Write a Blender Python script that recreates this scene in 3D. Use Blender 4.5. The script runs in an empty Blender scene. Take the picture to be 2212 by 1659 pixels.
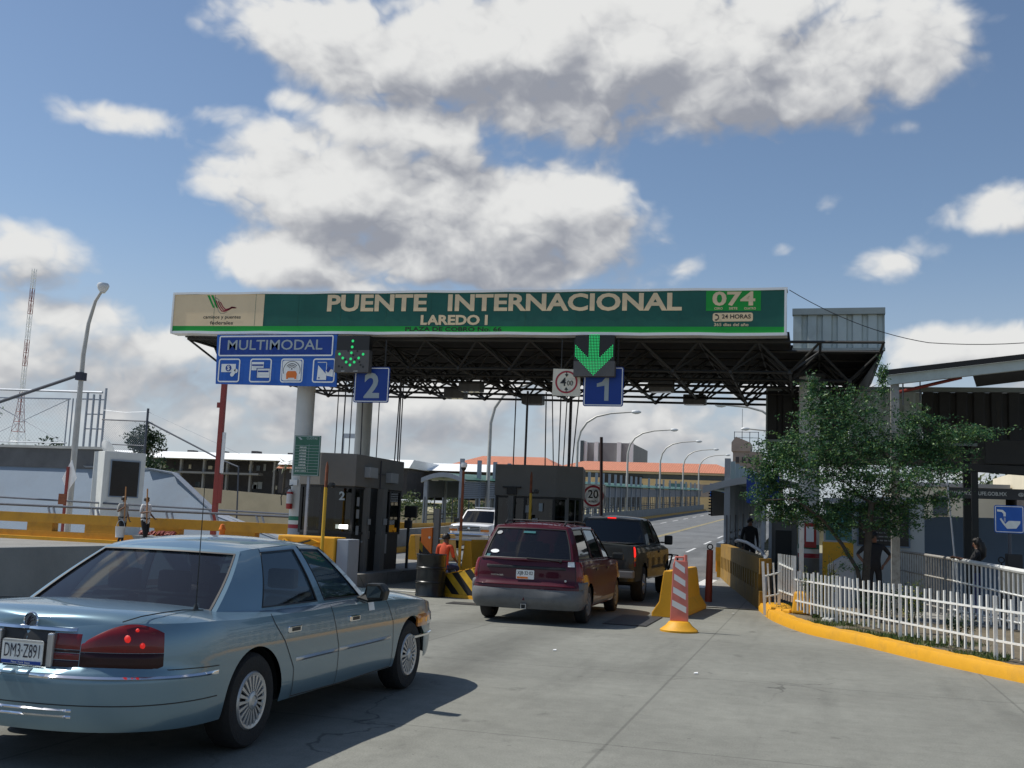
import bpy, bmesh, math, random
import numpy as np
from mathutils import Vector, Matrix, noise as mnoise
R = math.radians
random.seed(7); rng = np.random.default_rng(7)
SC = bpy.context.scene; COL = SC.collection

# ------------------------------------------------------------------ camera
TH, PI_, RO = R(16), math.atan((1125-829.5)/2300), R(2.4)
F = Vector((-math.sin(TH)*math.cos(PI_), math.cos(TH)*math.cos(PI_), math.sin(PI_)))
R0 = Vector((math.cos(TH), math.sin(TH), 0)); U0 = R0.cross(F)
RX = R0*math.cos(RO)+U0*math.sin(RO); UX = U0*math.cos(RO)-R0*math.sin(RO)
cam = bpy.data.cameras.new('camera'); cam.sensor_width = 36; cam.lens = 36*2300/2212
cam.clip_start = .05; cam.clip_end = 3000
co = bpy.data.objects.new('camera', cam); COL.objects.link(co)
M = Matrix((RX, UX, -F)).transposed().to_4x4(); M.translation = Vector((0, 0, 1.70))
co.matrix_world = M; SC.camera = co

# ------------------------------------------------------------------ light
EL = R(55)
sdir = Vector((-math.cos(EL)*.995, -math.cos(EL)*.07, math.sin(EL))).normalized()   # towards the sun
sun = bpy.data.lights.new('sun', 'SUN'); sun.energy = 4.6; sun.angle = R(.5); sun.color = (1, .955, .88)
so = bpy.data.objects.new('sun', sun); COL.objects.link(so)
so.rotation_euler = sdir.to_track_quat('Z', 'Y').to_euler()
SC.view_settings.view_transform = 'Standard'; SC.view_settings.look = 'None'
SC.view_settings.gamma = 1; SC.view_settings.exposure = 0.0
SC.cycles.max_bounces = 6; SC.cycles.diffuse_bounces = 3; SC.cycles.glossy_bounces = 3; SC.cycles.transparent_max_bounces = 12; SC.cycles.use_denoising = True
SC.cycles.sample_clamp_indirect = 6

# ------------------------------------------------------------------ sky with clouds (direction space)
CLOUDS = [(-28.83, 24.81, 4.29, 1.85, 1), (-22.15, 24.36, 7.82, 2.89, 1), (-13.03, 24.79, 10.73, 3.33, 1.1), (-12.92, 22.03, 8.43, 2.07, 0.9), (-4.02, 24.0, 7.97, 3.3, 1.1), (2.78, 24.0, 4.79, 2.36, 1), (-1.57, 26.07, 7.82, 1.93, 0.9), (-22.91, 20.13, 4.88, 1.63, 1), (-28.27, 17.52, 4.73, 2.56, 1), (-22.99, 17.27, 7.9, 3.1, 1.1), (-18.6, 15.5, 8.2, 2.7, 1.1), (-14.27, 17.24, 3.84, 1.8, 1), (-20.25, 13.8, 9.0, 1.7, 1.0), (-28.95, 13.27, 3.67, 1.55, 1), (-24.96, 12.51, 6.53, 0.97, 0.8), (-41.13, 11.73, 3.0, 1.7, .85), (-37.44, 19.12, 3.3, 0.95, 0.62), (-31.9, 20.12, 2.3, 0.9, 0.6), (-28.55, 21.22, 1.74, 0.73, 0.7), (3.9, 13.99, 3.1, 1.2, 0.66), (0.55, 16.92, 1.1, 0.8, 0.52), (8.97, 16.18, 2.7, 1.32, 0.72), (4.5, 20.44, 1.58, 0.67, 0.55), (-3.47, 20.33, 0.86, 0.58, 0.5), (9.12, 24.98, 1.71, 0.51, 0.5), (7.39, 9.61, 3.93, 1.26, 1), (-6.82, 13.72, 1.24, 0.61, 0.5), (-8.86, 15.17, 1.0, 0.61, 0.5), (-1.94, 14.65, 1.08, 0.59, 0.45), (-38.74, 9.06, 5.79, 1.26, 0.75), (-34.91, 8.27, 5.32, 1.41, 0.85), (-39.37, 6.46, 6.62, 1.14, 0.6), (-34.68, 5.45, 6.97, 1.06, 0.55), (-21.02, 4.59, 12.43, 1.11, 0.6), (-11.07, 5.25, 7.32, 1.24, 0.62), (-3.73, 4.49, 5.81, 0.73, 0.5), (-29.26, 4.14, 5.29, 0.97, 0.5)]
W = bpy.data.worlds.new('World'); SC.world = W; W.use_nodes = True
nt = W.node_tree; N = nt.nodes; L = nt.links; N.clear()
def nd(t, **k):
    n = N.new(t)
    for a, b in k.items(): setattr(n, a, b)
    return n
def setin(s, v):
    if isinstance(v, bpy.types.NodeSocket): L.new(v, s)
    else: s.default_value = v
def mth(op, a, b=None, c=None, clamp=False):
    n = nd('ShaderNodeMath', operation=op); n.use_clamp = clamp
    setin(n.inputs[0], a)
    if b is not None: setin(n.inputs[1], b)
    if c is not None: setin(n.inputs[2], c)
    return n.outputs[0]
def mix(f, a, b):
    n = nd('ShaderNodeMix', data_type='RGBA'); setin(n.inputs[0], f); setin(n.inputs[6], a); setin(n.inputs[7], b)
    return n.outputs[2]
def srange(v, a, b, lo=0., hi=1.):
    n = nd('ShaderNodeMapRange', interpolation_type='SMOOTHSTEP'); setin(n.inputs[0], v)
    n.inputs[1].default_value = a; n.inputs[2].default_value = b; n.inputs[3].default_value = lo; n.inputs[4].default_value = hi
    return n.outputs[0]
tc = nd('ShaderNodeTexCoord'); sx = nd('ShaderNodeSeparateXYZ'); L.new(tc.outputs['Generated'], sx.inputs[0])
az = mth('MULTIPLY', mth('ARCTAN2', sx.outputs[0], sx.outputs[1]), 180/math.pi)
el = mth('MULTIPLY', mth('ARCSINE', sx.outputs[2]), 180/math.pi)
def fbm(a, e, scale, detail, rough, w=0.):
    cx = nd('ShaderNodeCombineXYZ'); setin(cx.inputs[0], a); setin(cx.inputs[1], mth('MULTIPLY', e, 1.35)); cx.inputs[2].default_value = w
    n = nd('ShaderNodeTexNoise', noise_dimensions='3D'); L.new(cx.outputs[0], n.inputs['Vector'])
    n.inputs['Scale'].default_value = scale; n.inputs['Detail'].default_value = detail; n.inputs['Roughness'].default_value = rough
    n.inputs['Distortion'].default_value = .35
    return n.outputs['Fac']
def billow(a, e, scale, detail, rough):
    cx = nd('ShaderNodeCombineXYZ'); wx = mth('MULTIPLY', mth('SUBTRACT', fbm(a, e, .35, 2., .6, 2.), .5), 3.2); setin(cx.inputs[0], mth('ADD', a, wx)); setin(cx.inputs[1], mth('MULTIPLY_ADD', e, 1.4, wx)); cx.inputs[2].default_value = 1.3
    n = nd('ShaderNodeTexVoronoi', voronoi_dimensions='3D', feature='F1'); n.normalize = False; L.new(cx.outputs[0], n.inputs['Vector'])
    n.inputs['Scale'].default_value = scale; n.inputs['Detail'].default_value = detail; n.inputs['Roughness'].default_value = rough; n.inputs['Lacunarity'].default_value = 2.2
    return n.outputs['Distance']
def density(a, e):
    tot = None
    for (ca, ce, ra, re, st) in CLOUDS:
        da = mth('MULTIPLY', mth('SUBTRACT', a, ca), 1.0/ra); de = mth('MULTIPLY', mth('SUBTRACT', e, ce), 1.0/re)
        q = mth('MULTIPLY_ADD', da, da, mth('MULTIPLY', de, de))
        v = mth('MULTIPLY', mth('EXPONENT', mth('MULTIPLY', q, -.56)), st)
        tot = v if tot is None else mth('SMOOTH_MAX', tot, v, .18)
    be = mth('MULTIPLY', mth('SUBTRACT', e, 6.), .20); band = mth('MULTIPLY', mth('EXPONENT', mth('MULTIPLY', mth('MULTIPLY', be, be), -1.)), .66)
    tot = mth('SMOOTH_MAX', tot, band, .2)
    cap = mth('MINIMUM', tot, 1.25)
    # away from the view: scattered cumulus high overhead, mostly clear sky behind
    far = srange(mth('ABSOLUTE', mth('ADD', az, 16.)), 27., 40.)
    high = srange(e, 28., 40.); far = mth('MAXIMUM', far, high)
    gen = mth('MULTIPLY', srange(fbm(a, e, .07, 3., .5, 9.), .5, .75), mth('MULTIPLY_ADD', high, .75, .15))
    base = mth('ADD', mth('MULTIPLY', cap, mth('SUBTRACT', 1., far)), mth('MULTIPLY', gen, far))
    n1 = mth('SUBTRACT', fbm(a, e, .16, 5., .58), .47)
    puff = mth('SUBTRACT', .74, billow(a, e, .26, 2.4, .5))
    nn = mth('MULTIPLY_ADD', n1, 1.45, mth('MULTIPLY', puff, .68))
    return mth('ADD', base, mth('MULTIPLY', nn, mth('MULTIPLY_ADD', mth('MINIMUM', cap, 1.), .42, .28))), mth('ADD', puff, mth('MULTIPLY', n1, .8))
d0, puff0 = density(az, el)
d1, _p1 = density(mth('SUBTRACT', az, 1.3), mth('ADD', el, 1.5))
cov = srange(d0, .36, .70)
lit = mth('SUBTRACT', d0, d1)
core = srange(d0, .7, 1.5)
GREYS = [(-10.33, 21.83, 10.74, 1.73, 1), (-18.13, 22.31, 6.49, 1.38, 0.7), (-1.54, 23.2, 5.94, 1.33, 0.6), (-19.0, 14.24, 8.4, 1.34, 1), (-24.11, 15.01, 4.55, 1.08, 0.6), (-20.48, 18.04, 4.36, 0.84, 0.7), (-41.02, 10.57, 3.19, 0.78, 0.9), (-28.39, 12.23, 2.93, 0.53, 0.5), (-35.39, 5.87, 9.33, 1.17, 0.6), (-18.53, 4.46, 14.79, 1.24, 0.5), (3.22, 13.56, 2.69, 0.47, 0.4)]
wob = mth('MULTIPLY', mth('SUBTRACT', fbm(az, el, .16, 4., .55, 7.), .5), 5.)
grey = None
for (ca, ce, ra, re, st) in GREYS:
    da = mth('MULTIPLY', mth('SUBTRACT', mth('ADD', az, wob), ca), 1.0/ra); de = mth('MULTIPLY', mth('SUBTRACT', mth('MULTIPLY_ADD', wob, .35, el), ce), 1.0/re)
    q = mth('MULTIPLY_ADD', da, da, mth('MULTIPLY', de, de)); v = mth('MULTIPLY', mth('EXPONENT', mth('MULTIPLY', q, -.8)), st)
    grey = v if grey is None else mth('MAXIMUM', grey, v)
shade = mth('SUBTRACT', mth('MULTIPLY_ADD', lit, .75, mth('MULTIPLY_ADD', puff0, .10, .75)), mth('MULTIPLY', core, .04))
shade = mth('SUBTRACT', shade, mth('MULTIPLY', grey, .30))
shade = mth('MINIMUM', mth('MAXIMUM', shade, .30), 1.0)
lowb = srange(el, 3., 14., .86, 1.)
shade = mth('MULTIPLY', shade, lowb)
ccol = mix(srange(shade, .25, .95), (.30, .315, .36, 1), (.80, .80, .785, 1))
ccol2 = nd('ShaderNodeVectorMath', operation='SCALE'); L.new(ccol, ccol2.inputs[0]); ccol2.inputs[3].default_value = 1.0
sky = nd('ShaderNodeTexSky', sky_type='NISHITA'); sky.sun_disc = False; sky.sun_elevation = EL
sky.sun_rotation = math.atan2(sdir.x, sdir.y); sky.altitude = 100; sky.air_density = 1.; sky.dust_density = .35; sky.ozone_density = 1.6
SKYK = .105
skyc = nd('ShaderNodeVectorMath', operation='SCALE'); L.new(sky.outputs[0], skyc.inputs[0]); skyc.inputs[3].default_value = SKYK
hz = srange(el, -2., 16., .92, 0.)
skym = mix(hz, skyc.outputs[0], (.46, .51, .59, 1))
covf = mth('MULTIPLY', cov, .97)
covf = mth('MULTIPLY', covf, srange(el, -1., 1.))
fin = mix(covf, skym, ccol2.outputs[0])
fin10 = nd('ShaderNodeVectorMath', operation='SCALE'); L.new(fin, fin10.inputs[0]); fin10.inputs[3].default_value = 10
bg = nd('ShaderNodeBackground'); L.new(fin10.outputs[0], bg.inputs[0]); bg.inputs[1].default_value = .1
ow = nd('ShaderNodeOutputWorld'); L.new(bg.outputs[0], ow.inputs[0])
W.cycles.sampling_method = 'MANUAL'; W.cycles.sample_map_resolution = 1024

# ------------------------------------------------------------------ materials
def mat(name, col, rough=.6, metal=0., var=.12, scale=3., bump=0., bscale=40., coat=0., spec=.5, dirt=None, dscale=1.2, damt=.5):
    m = bpy.data.materials.new(name); m.use_nodes = True
    t = m.node_tree; b = t.nodes['Principled BSDF']; lk = t.links
    b.inputs['Roughness'].default_value = rough; b.inputs['Metallic'].default_value = metal
    b.inputs['Coat Weight'].default_value = coat; b.inputs['Coat Roughness'].default_value = .04
    b.inputs['Specular IOR Level'].default_value = spec
    tcn = t.nodes.new('ShaderNodeTexCoord')
    nz = t.nodes.new('ShaderNodeTexNoise'); nz.inputs['Scale'].default_value = scale; nz.inputs['Detail'].default_value = 6; nz.inputs['Roughness'].default_value = .65
    lk.new(tcn.outputs['Object'], nz.inputs['Vector'])
    rp = t.nodes.new('ShaderNodeValToRGB'); e = rp.color_ramp.elements
    e[0].position = .3; e[1].position = .7
    e[0].color = (*[c*(1-var) for c in col], 1); e[1].color = (*[min(1, c*(1+var)) for c in col], 1)
    lk.new(nz.outputs['Fac'], rp.inputs[0]); out = rp.outputs[0]
    if dirt:
        n2 = t.nodes.new('ShaderNodeTexNoise'); n2.inputs['Scale'].default_value = dscale; n2.inputs['Detail'].default_value = 9; n2.inputs['Roughness'].default_value = .7
        lk.new(tcn.outputs['Object'], n2.inputs['Vector'])
        r2 = t.nodes.new('ShaderNodeMapRange'); r2.inputs[1].default_value = .5; r2.inputs[2].default_value = .72; r2.inputs[4].default_value = damt
        lk.new(n2.outputs['Fac'], r2.inputs[0])
        mx = t.nodes.new('ShaderNodeMix'); mx.data_type = 'RGBA'; lk.new(r2.outputs[0], mx.inputs[0]); lk.new(out, mx.inputs[6]); mx.inputs[7].default_value = (*dirt, 1)
        out = mx.outputs[2]
    lk.new(out, b.inputs['Base Color'])
    if bump:
        n3 = t.nodes.new('ShaderNodeTexNoise'); n3.inputs['Scale'].default_value = bscale; n3.inputs['Detail'].default_value = 5
        lk.new(tcn.outputs['Object'], n3.inputs['Vector'])
        bp = t.nodes.new('ShaderNodeBump'); bp.inputs['Strength'].default_value = bump; bp.inputs['Distance'].default_value = .02
        lk.new(n3.outputs['Fac'], bp.inputs['Height']); lk.new(bp.outputs[0], b.inputs['Normal'])
    return m
def emis(name, col, k, base=(.02, .02, .02)):
    m = mat(name, base); b = m.node_tree.nodes['Principled BSDF']
    b.inputs['Emission Color'].default_value = (*col, 1); b.inputs['Emission Strength'].default_value = k
    m.cycles.emission_sampling = 'NONE'
    return m
def glass(name, tint, refl=1., rough=.02, haze=0., hcol=(.3, .35, .35)):
    m = bpy.data.materials.new(name); m.use_nodes = True; t = m.node_tree; t.nodes.clear(); lk = t.links
    tr = t.nodes.new('ShaderNodeBsdfTransparent'); tr.inputs[0].default_value = (*tint, 1)
    gl = t.nodes.new('ShaderNodeBsdfGlossy'); gl.inputs['Roughness'].default_value = rough; gl.inputs[0].default_value = (refl, refl, refl, 1)
    fr = t.nodes.new('ShaderNodeFresnel'); fr.inputs[0].default_value = 1.55
    mx = t.nodes.new('ShaderNodeMixShader'); lk.new(fr.outputs[0], mx.inputs[0]); lk.new(tr.outputs[0], mx.inputs[1]); lk.new(gl.outputs[0], mx.inputs[2])
    out = mx.outputs[0]
    if haze:
        df = t.nodes.new('ShaderNodeBsdfDiffuse'); df.inputs[0].default_value = (*hcol, 1)
        m2 = t.nodes.new('ShaderNodeMixShader'); m2.inputs[0].default_value = haze; lk.new(out, m2.inputs[1]); lk.new(df.outputs[0], m2.inputs[2]); out = m2.outputs[0]
    o = t.nodes.new('ShaderNodeOutputMaterial'); lk.new(out, o.inputs[0])
    return m
def add_nodes(m):
    t = m.node_tree; return t, t.nodes, t.links, t.nodes['Principled BSDF']

MT = {}
def mk(k, *a, **kw): MT[k] = mat(k, *a, **kw)
mk('blue_paint', (.145, .235, .292), .30, .5, .03, 2., coat=.8)
mk('maroon_paint', (.062, .008, .017), .45, .0, .06, 2., coat=.55, spec=.08)
mk('pewter_paint', (.034, .037, .035), .5, .0, .06, 2., coat=.4, spec=.08)
mk('white_paint', (.78, .78, .77), .3, 0, .03, 2., coat=.6)
mk('grey_plastic', (.12, .125, .128), .55, 0, .15, 6., dirt=(.25, .24, .22), damt=.4)
mk('black_plastic', (.014, .014, .015), .5, 0, .2, 6.)
mk('rubber', (.014, .014, .014), .85, 0, .25, 12., bump=.3, bscale=60)
mk('chrome', (.75, .76, .78), .08, 1., .02)
mk('satin_metal', (.50, .51, .52), .32, .85, .06, 4.)
mk('wheel_silver', (.46, .47, .47), .35, .6, .06, 4.)
mk('interior', (.035, .034, .036), .8, 0, .2, 5.)
mk('seat_grey', (.16, .155, .15), .85, 0, .15, 5.)
mk('lamp_red', (.15, .004, .006), .22, 0, .25, 8., coat=.25)
mk('lamp_dark_red', (.022, .002, .003), .3, 0, .3, 8., coat=.1, spec=.3)
mk('lamp_amber', (.55, .18, .03), .15, 0, .15, 8., coat=1.)
mk('lamp_clear', (.55, .56, .55), .12, .3, .15, 20., coat=1.)
mk('plate_white', (.72, .74, .72), .4, 0, .03)
mk('ink_dark', (.012, .013, .03), .5, 0, .1)
mk('ink_black', (.008, .010, .010), .5, 0, .1)
mk('banner_green', (.016, .115, .085), .38, 0, .14, 1.2, spec=.3, dirt=(.03, .11, .085), damt=.5, dscale=.8)
mk('band_green', (.012, .33, .045), .4, 0, .05, 2., spec=.3)
mk('cream_vinyl', (.82, .64, .40), .42, 0, .08, 1.2, spec=.3, dirt=(.64, .47, .28), damt=.5, dscale=1.2)
mk('white_trim', (.82, .83, .82), .35, 0, .04)
mk('sign_blue', (.012, .050, .27), .4, 0, .08, 2., spec=.3)
mk('sign_blue_light', (.022, .115, .46), .4, 0, .06, 2., spec=.3)
mk('sign_white', (.80, .82, .80), .45, 0, .06, 3.)
mk('sign_grey_letter', (.34, .40, .42), .5, 0, .06, 3.)
mk('sign_red', (.30, .012, .028), .45, 0, .08)
mk('sign_cream', (.62, .60, .50), .5, 0, .08, 4., dirt=(.4, .28, .16), damt=.3)
mk('price_green', (.014, .10, .062), .4, 0, .1)
mk('signal_black', (.010, .010, .010), .5, 0, .1)
mk('signal_grey', (.085, .085, .085), .6, 0, .1)
MT['led'] = emis('led_green', (.02, .80, .22), .75)
MT['brake'] = emis('lit_red', (1., .02, .015), 1.5, (.2, .005, .004))
mk('frame_steel', (.035, .035, .033), .6, .2, .2, 3.)
mk('roof_steel', (.30, .34, .33), .55, .3, .08, 2., dirt=(.2, .2, .17), damt=.4)
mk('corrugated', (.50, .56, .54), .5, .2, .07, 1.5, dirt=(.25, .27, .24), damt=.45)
mk('column_white', (.60, .61, .58), .65, 0, .06, 3., dirt=(.36, .35, .31), damt=.4)
mk('flag_green', (.01, .16, .09), .5); mk('flag_red', (.30, .015, .03), .5); mk('flag_white', (.66, .66, .62), .5)
mk('booth_grey', (.175, .17, .155), .75, 0, .07, 2., bump=.15, bscale=90, dirt=(.15, .145, .13), damt=.4)
mk('booth_dark', (.022, .022, .021), .6, 0, .15, 3.)
MT['booth_glass'] = glass('booth_glass', (.10, .115, .11), .9)
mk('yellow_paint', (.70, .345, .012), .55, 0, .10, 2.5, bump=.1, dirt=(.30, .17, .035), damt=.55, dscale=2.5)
mk('yellow_post', (.60, .36, .02), .5, 0, .12, 5., dirt=(.25, .12, .04), damt=.5, dscale=5.)
mk('rust', (.19, .060, .025), .8, 0, .3, 12.)
mk('ochre_paint', (.47, .245, .014), .62, 0, .10, 1.5, bump=.1, dirt=(.22, .12, .03), damt=.5, dscale=2.)
mk('orange_paint', (.72, .17, .012), .4, 0, .06, 3.)
mk('orange_cone', (.66, .09, .035), .5, 0, .1, 4.)
mk('salmon_plastic', (.60, .17, .13), .5, 0, .1, 5., dirt=(.45, .25, .2), damt=.35)
mk('white_reflective', (.68, .68, .66), .45, 0, .05, 6., dirt=(.45, .43, .4), damt=.3)
mk('drum_black', (.014, .016, .016), .35, .2, .3, 8., coat=.25)
mk('grey_block', (.33, .36, .40), .6, 0, .07, 2., dirt=(.25, .25, .25), damt=.3)
mk('concrete_wall', (.22, .225, .215), .85, 0, .12, 1.2, bump=.25, bscale=30, dirt=(.16, .165, .16), damt=.6, dscale=.7)
mk('concrete_dark', (.11, .115, .12), .9, 0, .15, 1., bump=.2, dirt=(.06, .06, .065), damt=.5, dscale=.8)
mk('concrete_pale', (.46, .46, .43), .85, 0, .1, 1.5, bump=.2)
mk('bluegrey_wall', (.20, .255, .32), .8, 0, .07, .7, bump=.12, bscale=12, dirt=(.18, .20, .22), damt=.5, dscale=.5)
mk('monument_white', (.58, .60, .58), .7, 0, .05, 1.5, dirt=(.45, .46, .44), damt=.35)
mk('plaque_black', (.010, .010, .011), .28, 0, .3, 5.)
mk('red_steel', (.24, .035, .028), .55, .1, .12, 2., dirt=(.12, .03, .025), damt=.4)
mk('galvanised', (.34, .37, .41), .5, .5, .1, 4.)
mk('dark_rail', (.08, .09, .11), .5, .4, .15, 4.)
mk('lamp_pole', (.46, .45, .42), .5, .3, .1, 3., dirt=(.30, .28, .24), damt=.4)
mk('lamp_head', (.60, .62, .63), .4, .1, .05)
mk('tan_wall', (.44, .38, .28), .85, 0, .10, .5, bump=.2, bscale=4)
mk('roof_white', (.80, .82, .82), .6, 0, .05, .6)
mk('facade_dark', (.045, .042, .045), .8, 0, .25, .8)
mk('facade_grey', (.26, .255, .25), .8, 0, .1, .8)
mk('facade_yellow', (.86, .63, .34), .8, 0, .06, .4)
mk('facade_cream', (.68, .61, .46), .8, 0, .06, .5)
mk('penthouse_grey', (.24, .245, .25), .8, 0, .06, .3)
mk('tower_tan', (.27, .225, .20), .8, 0, .15, .6)
mk('window_dark', (.05, .07, .08), .15, 0, .2, 2.)
mk('window_teal', (.06, .19, .20), .2, 0, .1, 1.)
mk('walk_green', (.045, .14, .105), .45, .2, .1, 2., dirt=(.20, .25, .23), damt=.35, dscale=3.)
mk('walk_grey', (.25, .29, .34), .55, .15, .08, 2.)
mk('louvre', (.11, .125, .15), .6, .1, .1, 3.)
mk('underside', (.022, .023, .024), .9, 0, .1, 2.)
mk('bark', (.060, .048, .036), .9, 0, .3, 9., bump=.6, bscale=30)
mk('fence_white', (.70, .71, .68), .5, 0, .06, 5., dirt=(.42, .38, .31), damt=.4, dscale=8.)
mk('old_rail', (.34, .33, .30), .6, .1, .2, 10., dirt=(.12, .08, .05), damt=.6, dscale=9.)
mk('skin', (.17, .085, .05), .6, 0, .08)
mk('hair', (.010, .008, .007), .55, 0, .3, 20.)
mk('cloth_white', (.55, .55, .55), .85, 0, .3, 20.); mk('cloth_grey', (.30, .30, .28), .85, 0, .35, 22.)
mk('cloth_black', (.014, .014, .016), .85, 0, .3, 10.); mk('cloth_orange', (.55, .075, .025), .8, 0, .15, 6.)
mk('cloth_blue', (.03, .04, .12), .85, 0, .2, 10.)
mk('wood_stick', (.42, .20, .07), .6, 0, .15, 8.)
mk('bucket_white', (.62, .64, .66), .4, 0, .05)
mk('cable', (.015, .015, .02), .6); mk('conduit', (.06, .06, .07), .5, .3, .15)
mk('soil', (.14, .115, .075), .95, 0, .3, 3., bump=.5, bscale=25)
mk('bank', (.30, .27, .17), .95, 0, .25, .15, bump=.3, bscale=2, dirt=(.10, .13, .05), damt=.8, dscale=.12)
mk('plate_steel', (.055, .055, .055), .6, .3, .25, 8.)
mk('faded_yellow', (.36, .29, .12), .8, 0, .2, 2., dirt=(.17, .17, .16), damt=.8, dscale=1.5)
mk('dark_maroon', (.035, .014, .016), .6, 0, .2, 5.)
mk('ochre_shaded', (.27, .15, .016), .75, 0, .2, 1.5, bump=.2, dirt=(.07, .055, .03), damt=.8, dscale=2.)  # copy of the ochre paint darkened as canopy shade, with blotchy dirt
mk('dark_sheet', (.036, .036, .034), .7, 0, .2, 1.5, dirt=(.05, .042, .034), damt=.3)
mk('post_red', (.36, .05, .015), .6, 0, .15, 6., dirt=(.15, .05, .03), damt=.4)
mk('grey_face', (.30, .32, .33), .5, 0, .06)
mk('ext_white', (.62, .60, .58), .5); mk('ext_red', (.35, .02, .02), .4)

def leafmat(name, c0, c1, c2):
    m = bpy.data.materials.new(name); m.use_nodes = True; t, n, l, b = add_nodes(m)
    g = n.new('ShaderNodeNewGeometry'); r = n.new('ShaderNodeValToRGB'); e = r.color_ramp.elements
    e[0].color = (*c0, 1); e[1].color = (*c2, 1); x = e.new(.6); x.color = (*c1, 1)
    l.new(g.outputs['Random Per Island'], r.inputs[0]); l.new(r.outputs[0], b.inputs['Base Color'])
    b.inputs['Roughness'].default_value = .5; b.inputs['Specular IOR Level'].default_value = .35
    ts = n.new('ShaderNodeBsdfTranslucent'); l.new(r.outputs[0], ts.inputs[0])
    mx = n.new('ShaderNodeMixShader'); mx.inputs[0].default_value = .28
    l.new(b.outputs[0], mx.inputs[1]); l.new(ts.outputs[0], mx.inputs[2]); l.new(mx.outputs[0], n['Material Output'].inputs[0])
    MT[name] = m
leafmat('leaf', (.022, .076, .036), (.048, .13, .056), (.14, .23, .055))
leafmat('leaf_dark', (.012, .03, .016), (.022, .05, .022), (.05, .08, .03))
leafmat('leaf_far', (.045, .075, .035), (.075, .11, .045), (.14, .17, .07))
leafmat('leaf_shrub', (.04, .08, .025), (.09, .13, .03), (.30, .27, .05))
leafmat('grass_blade', (.04, .085, .022), (.07, .12, .03), (.17, .17, .06))

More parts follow.
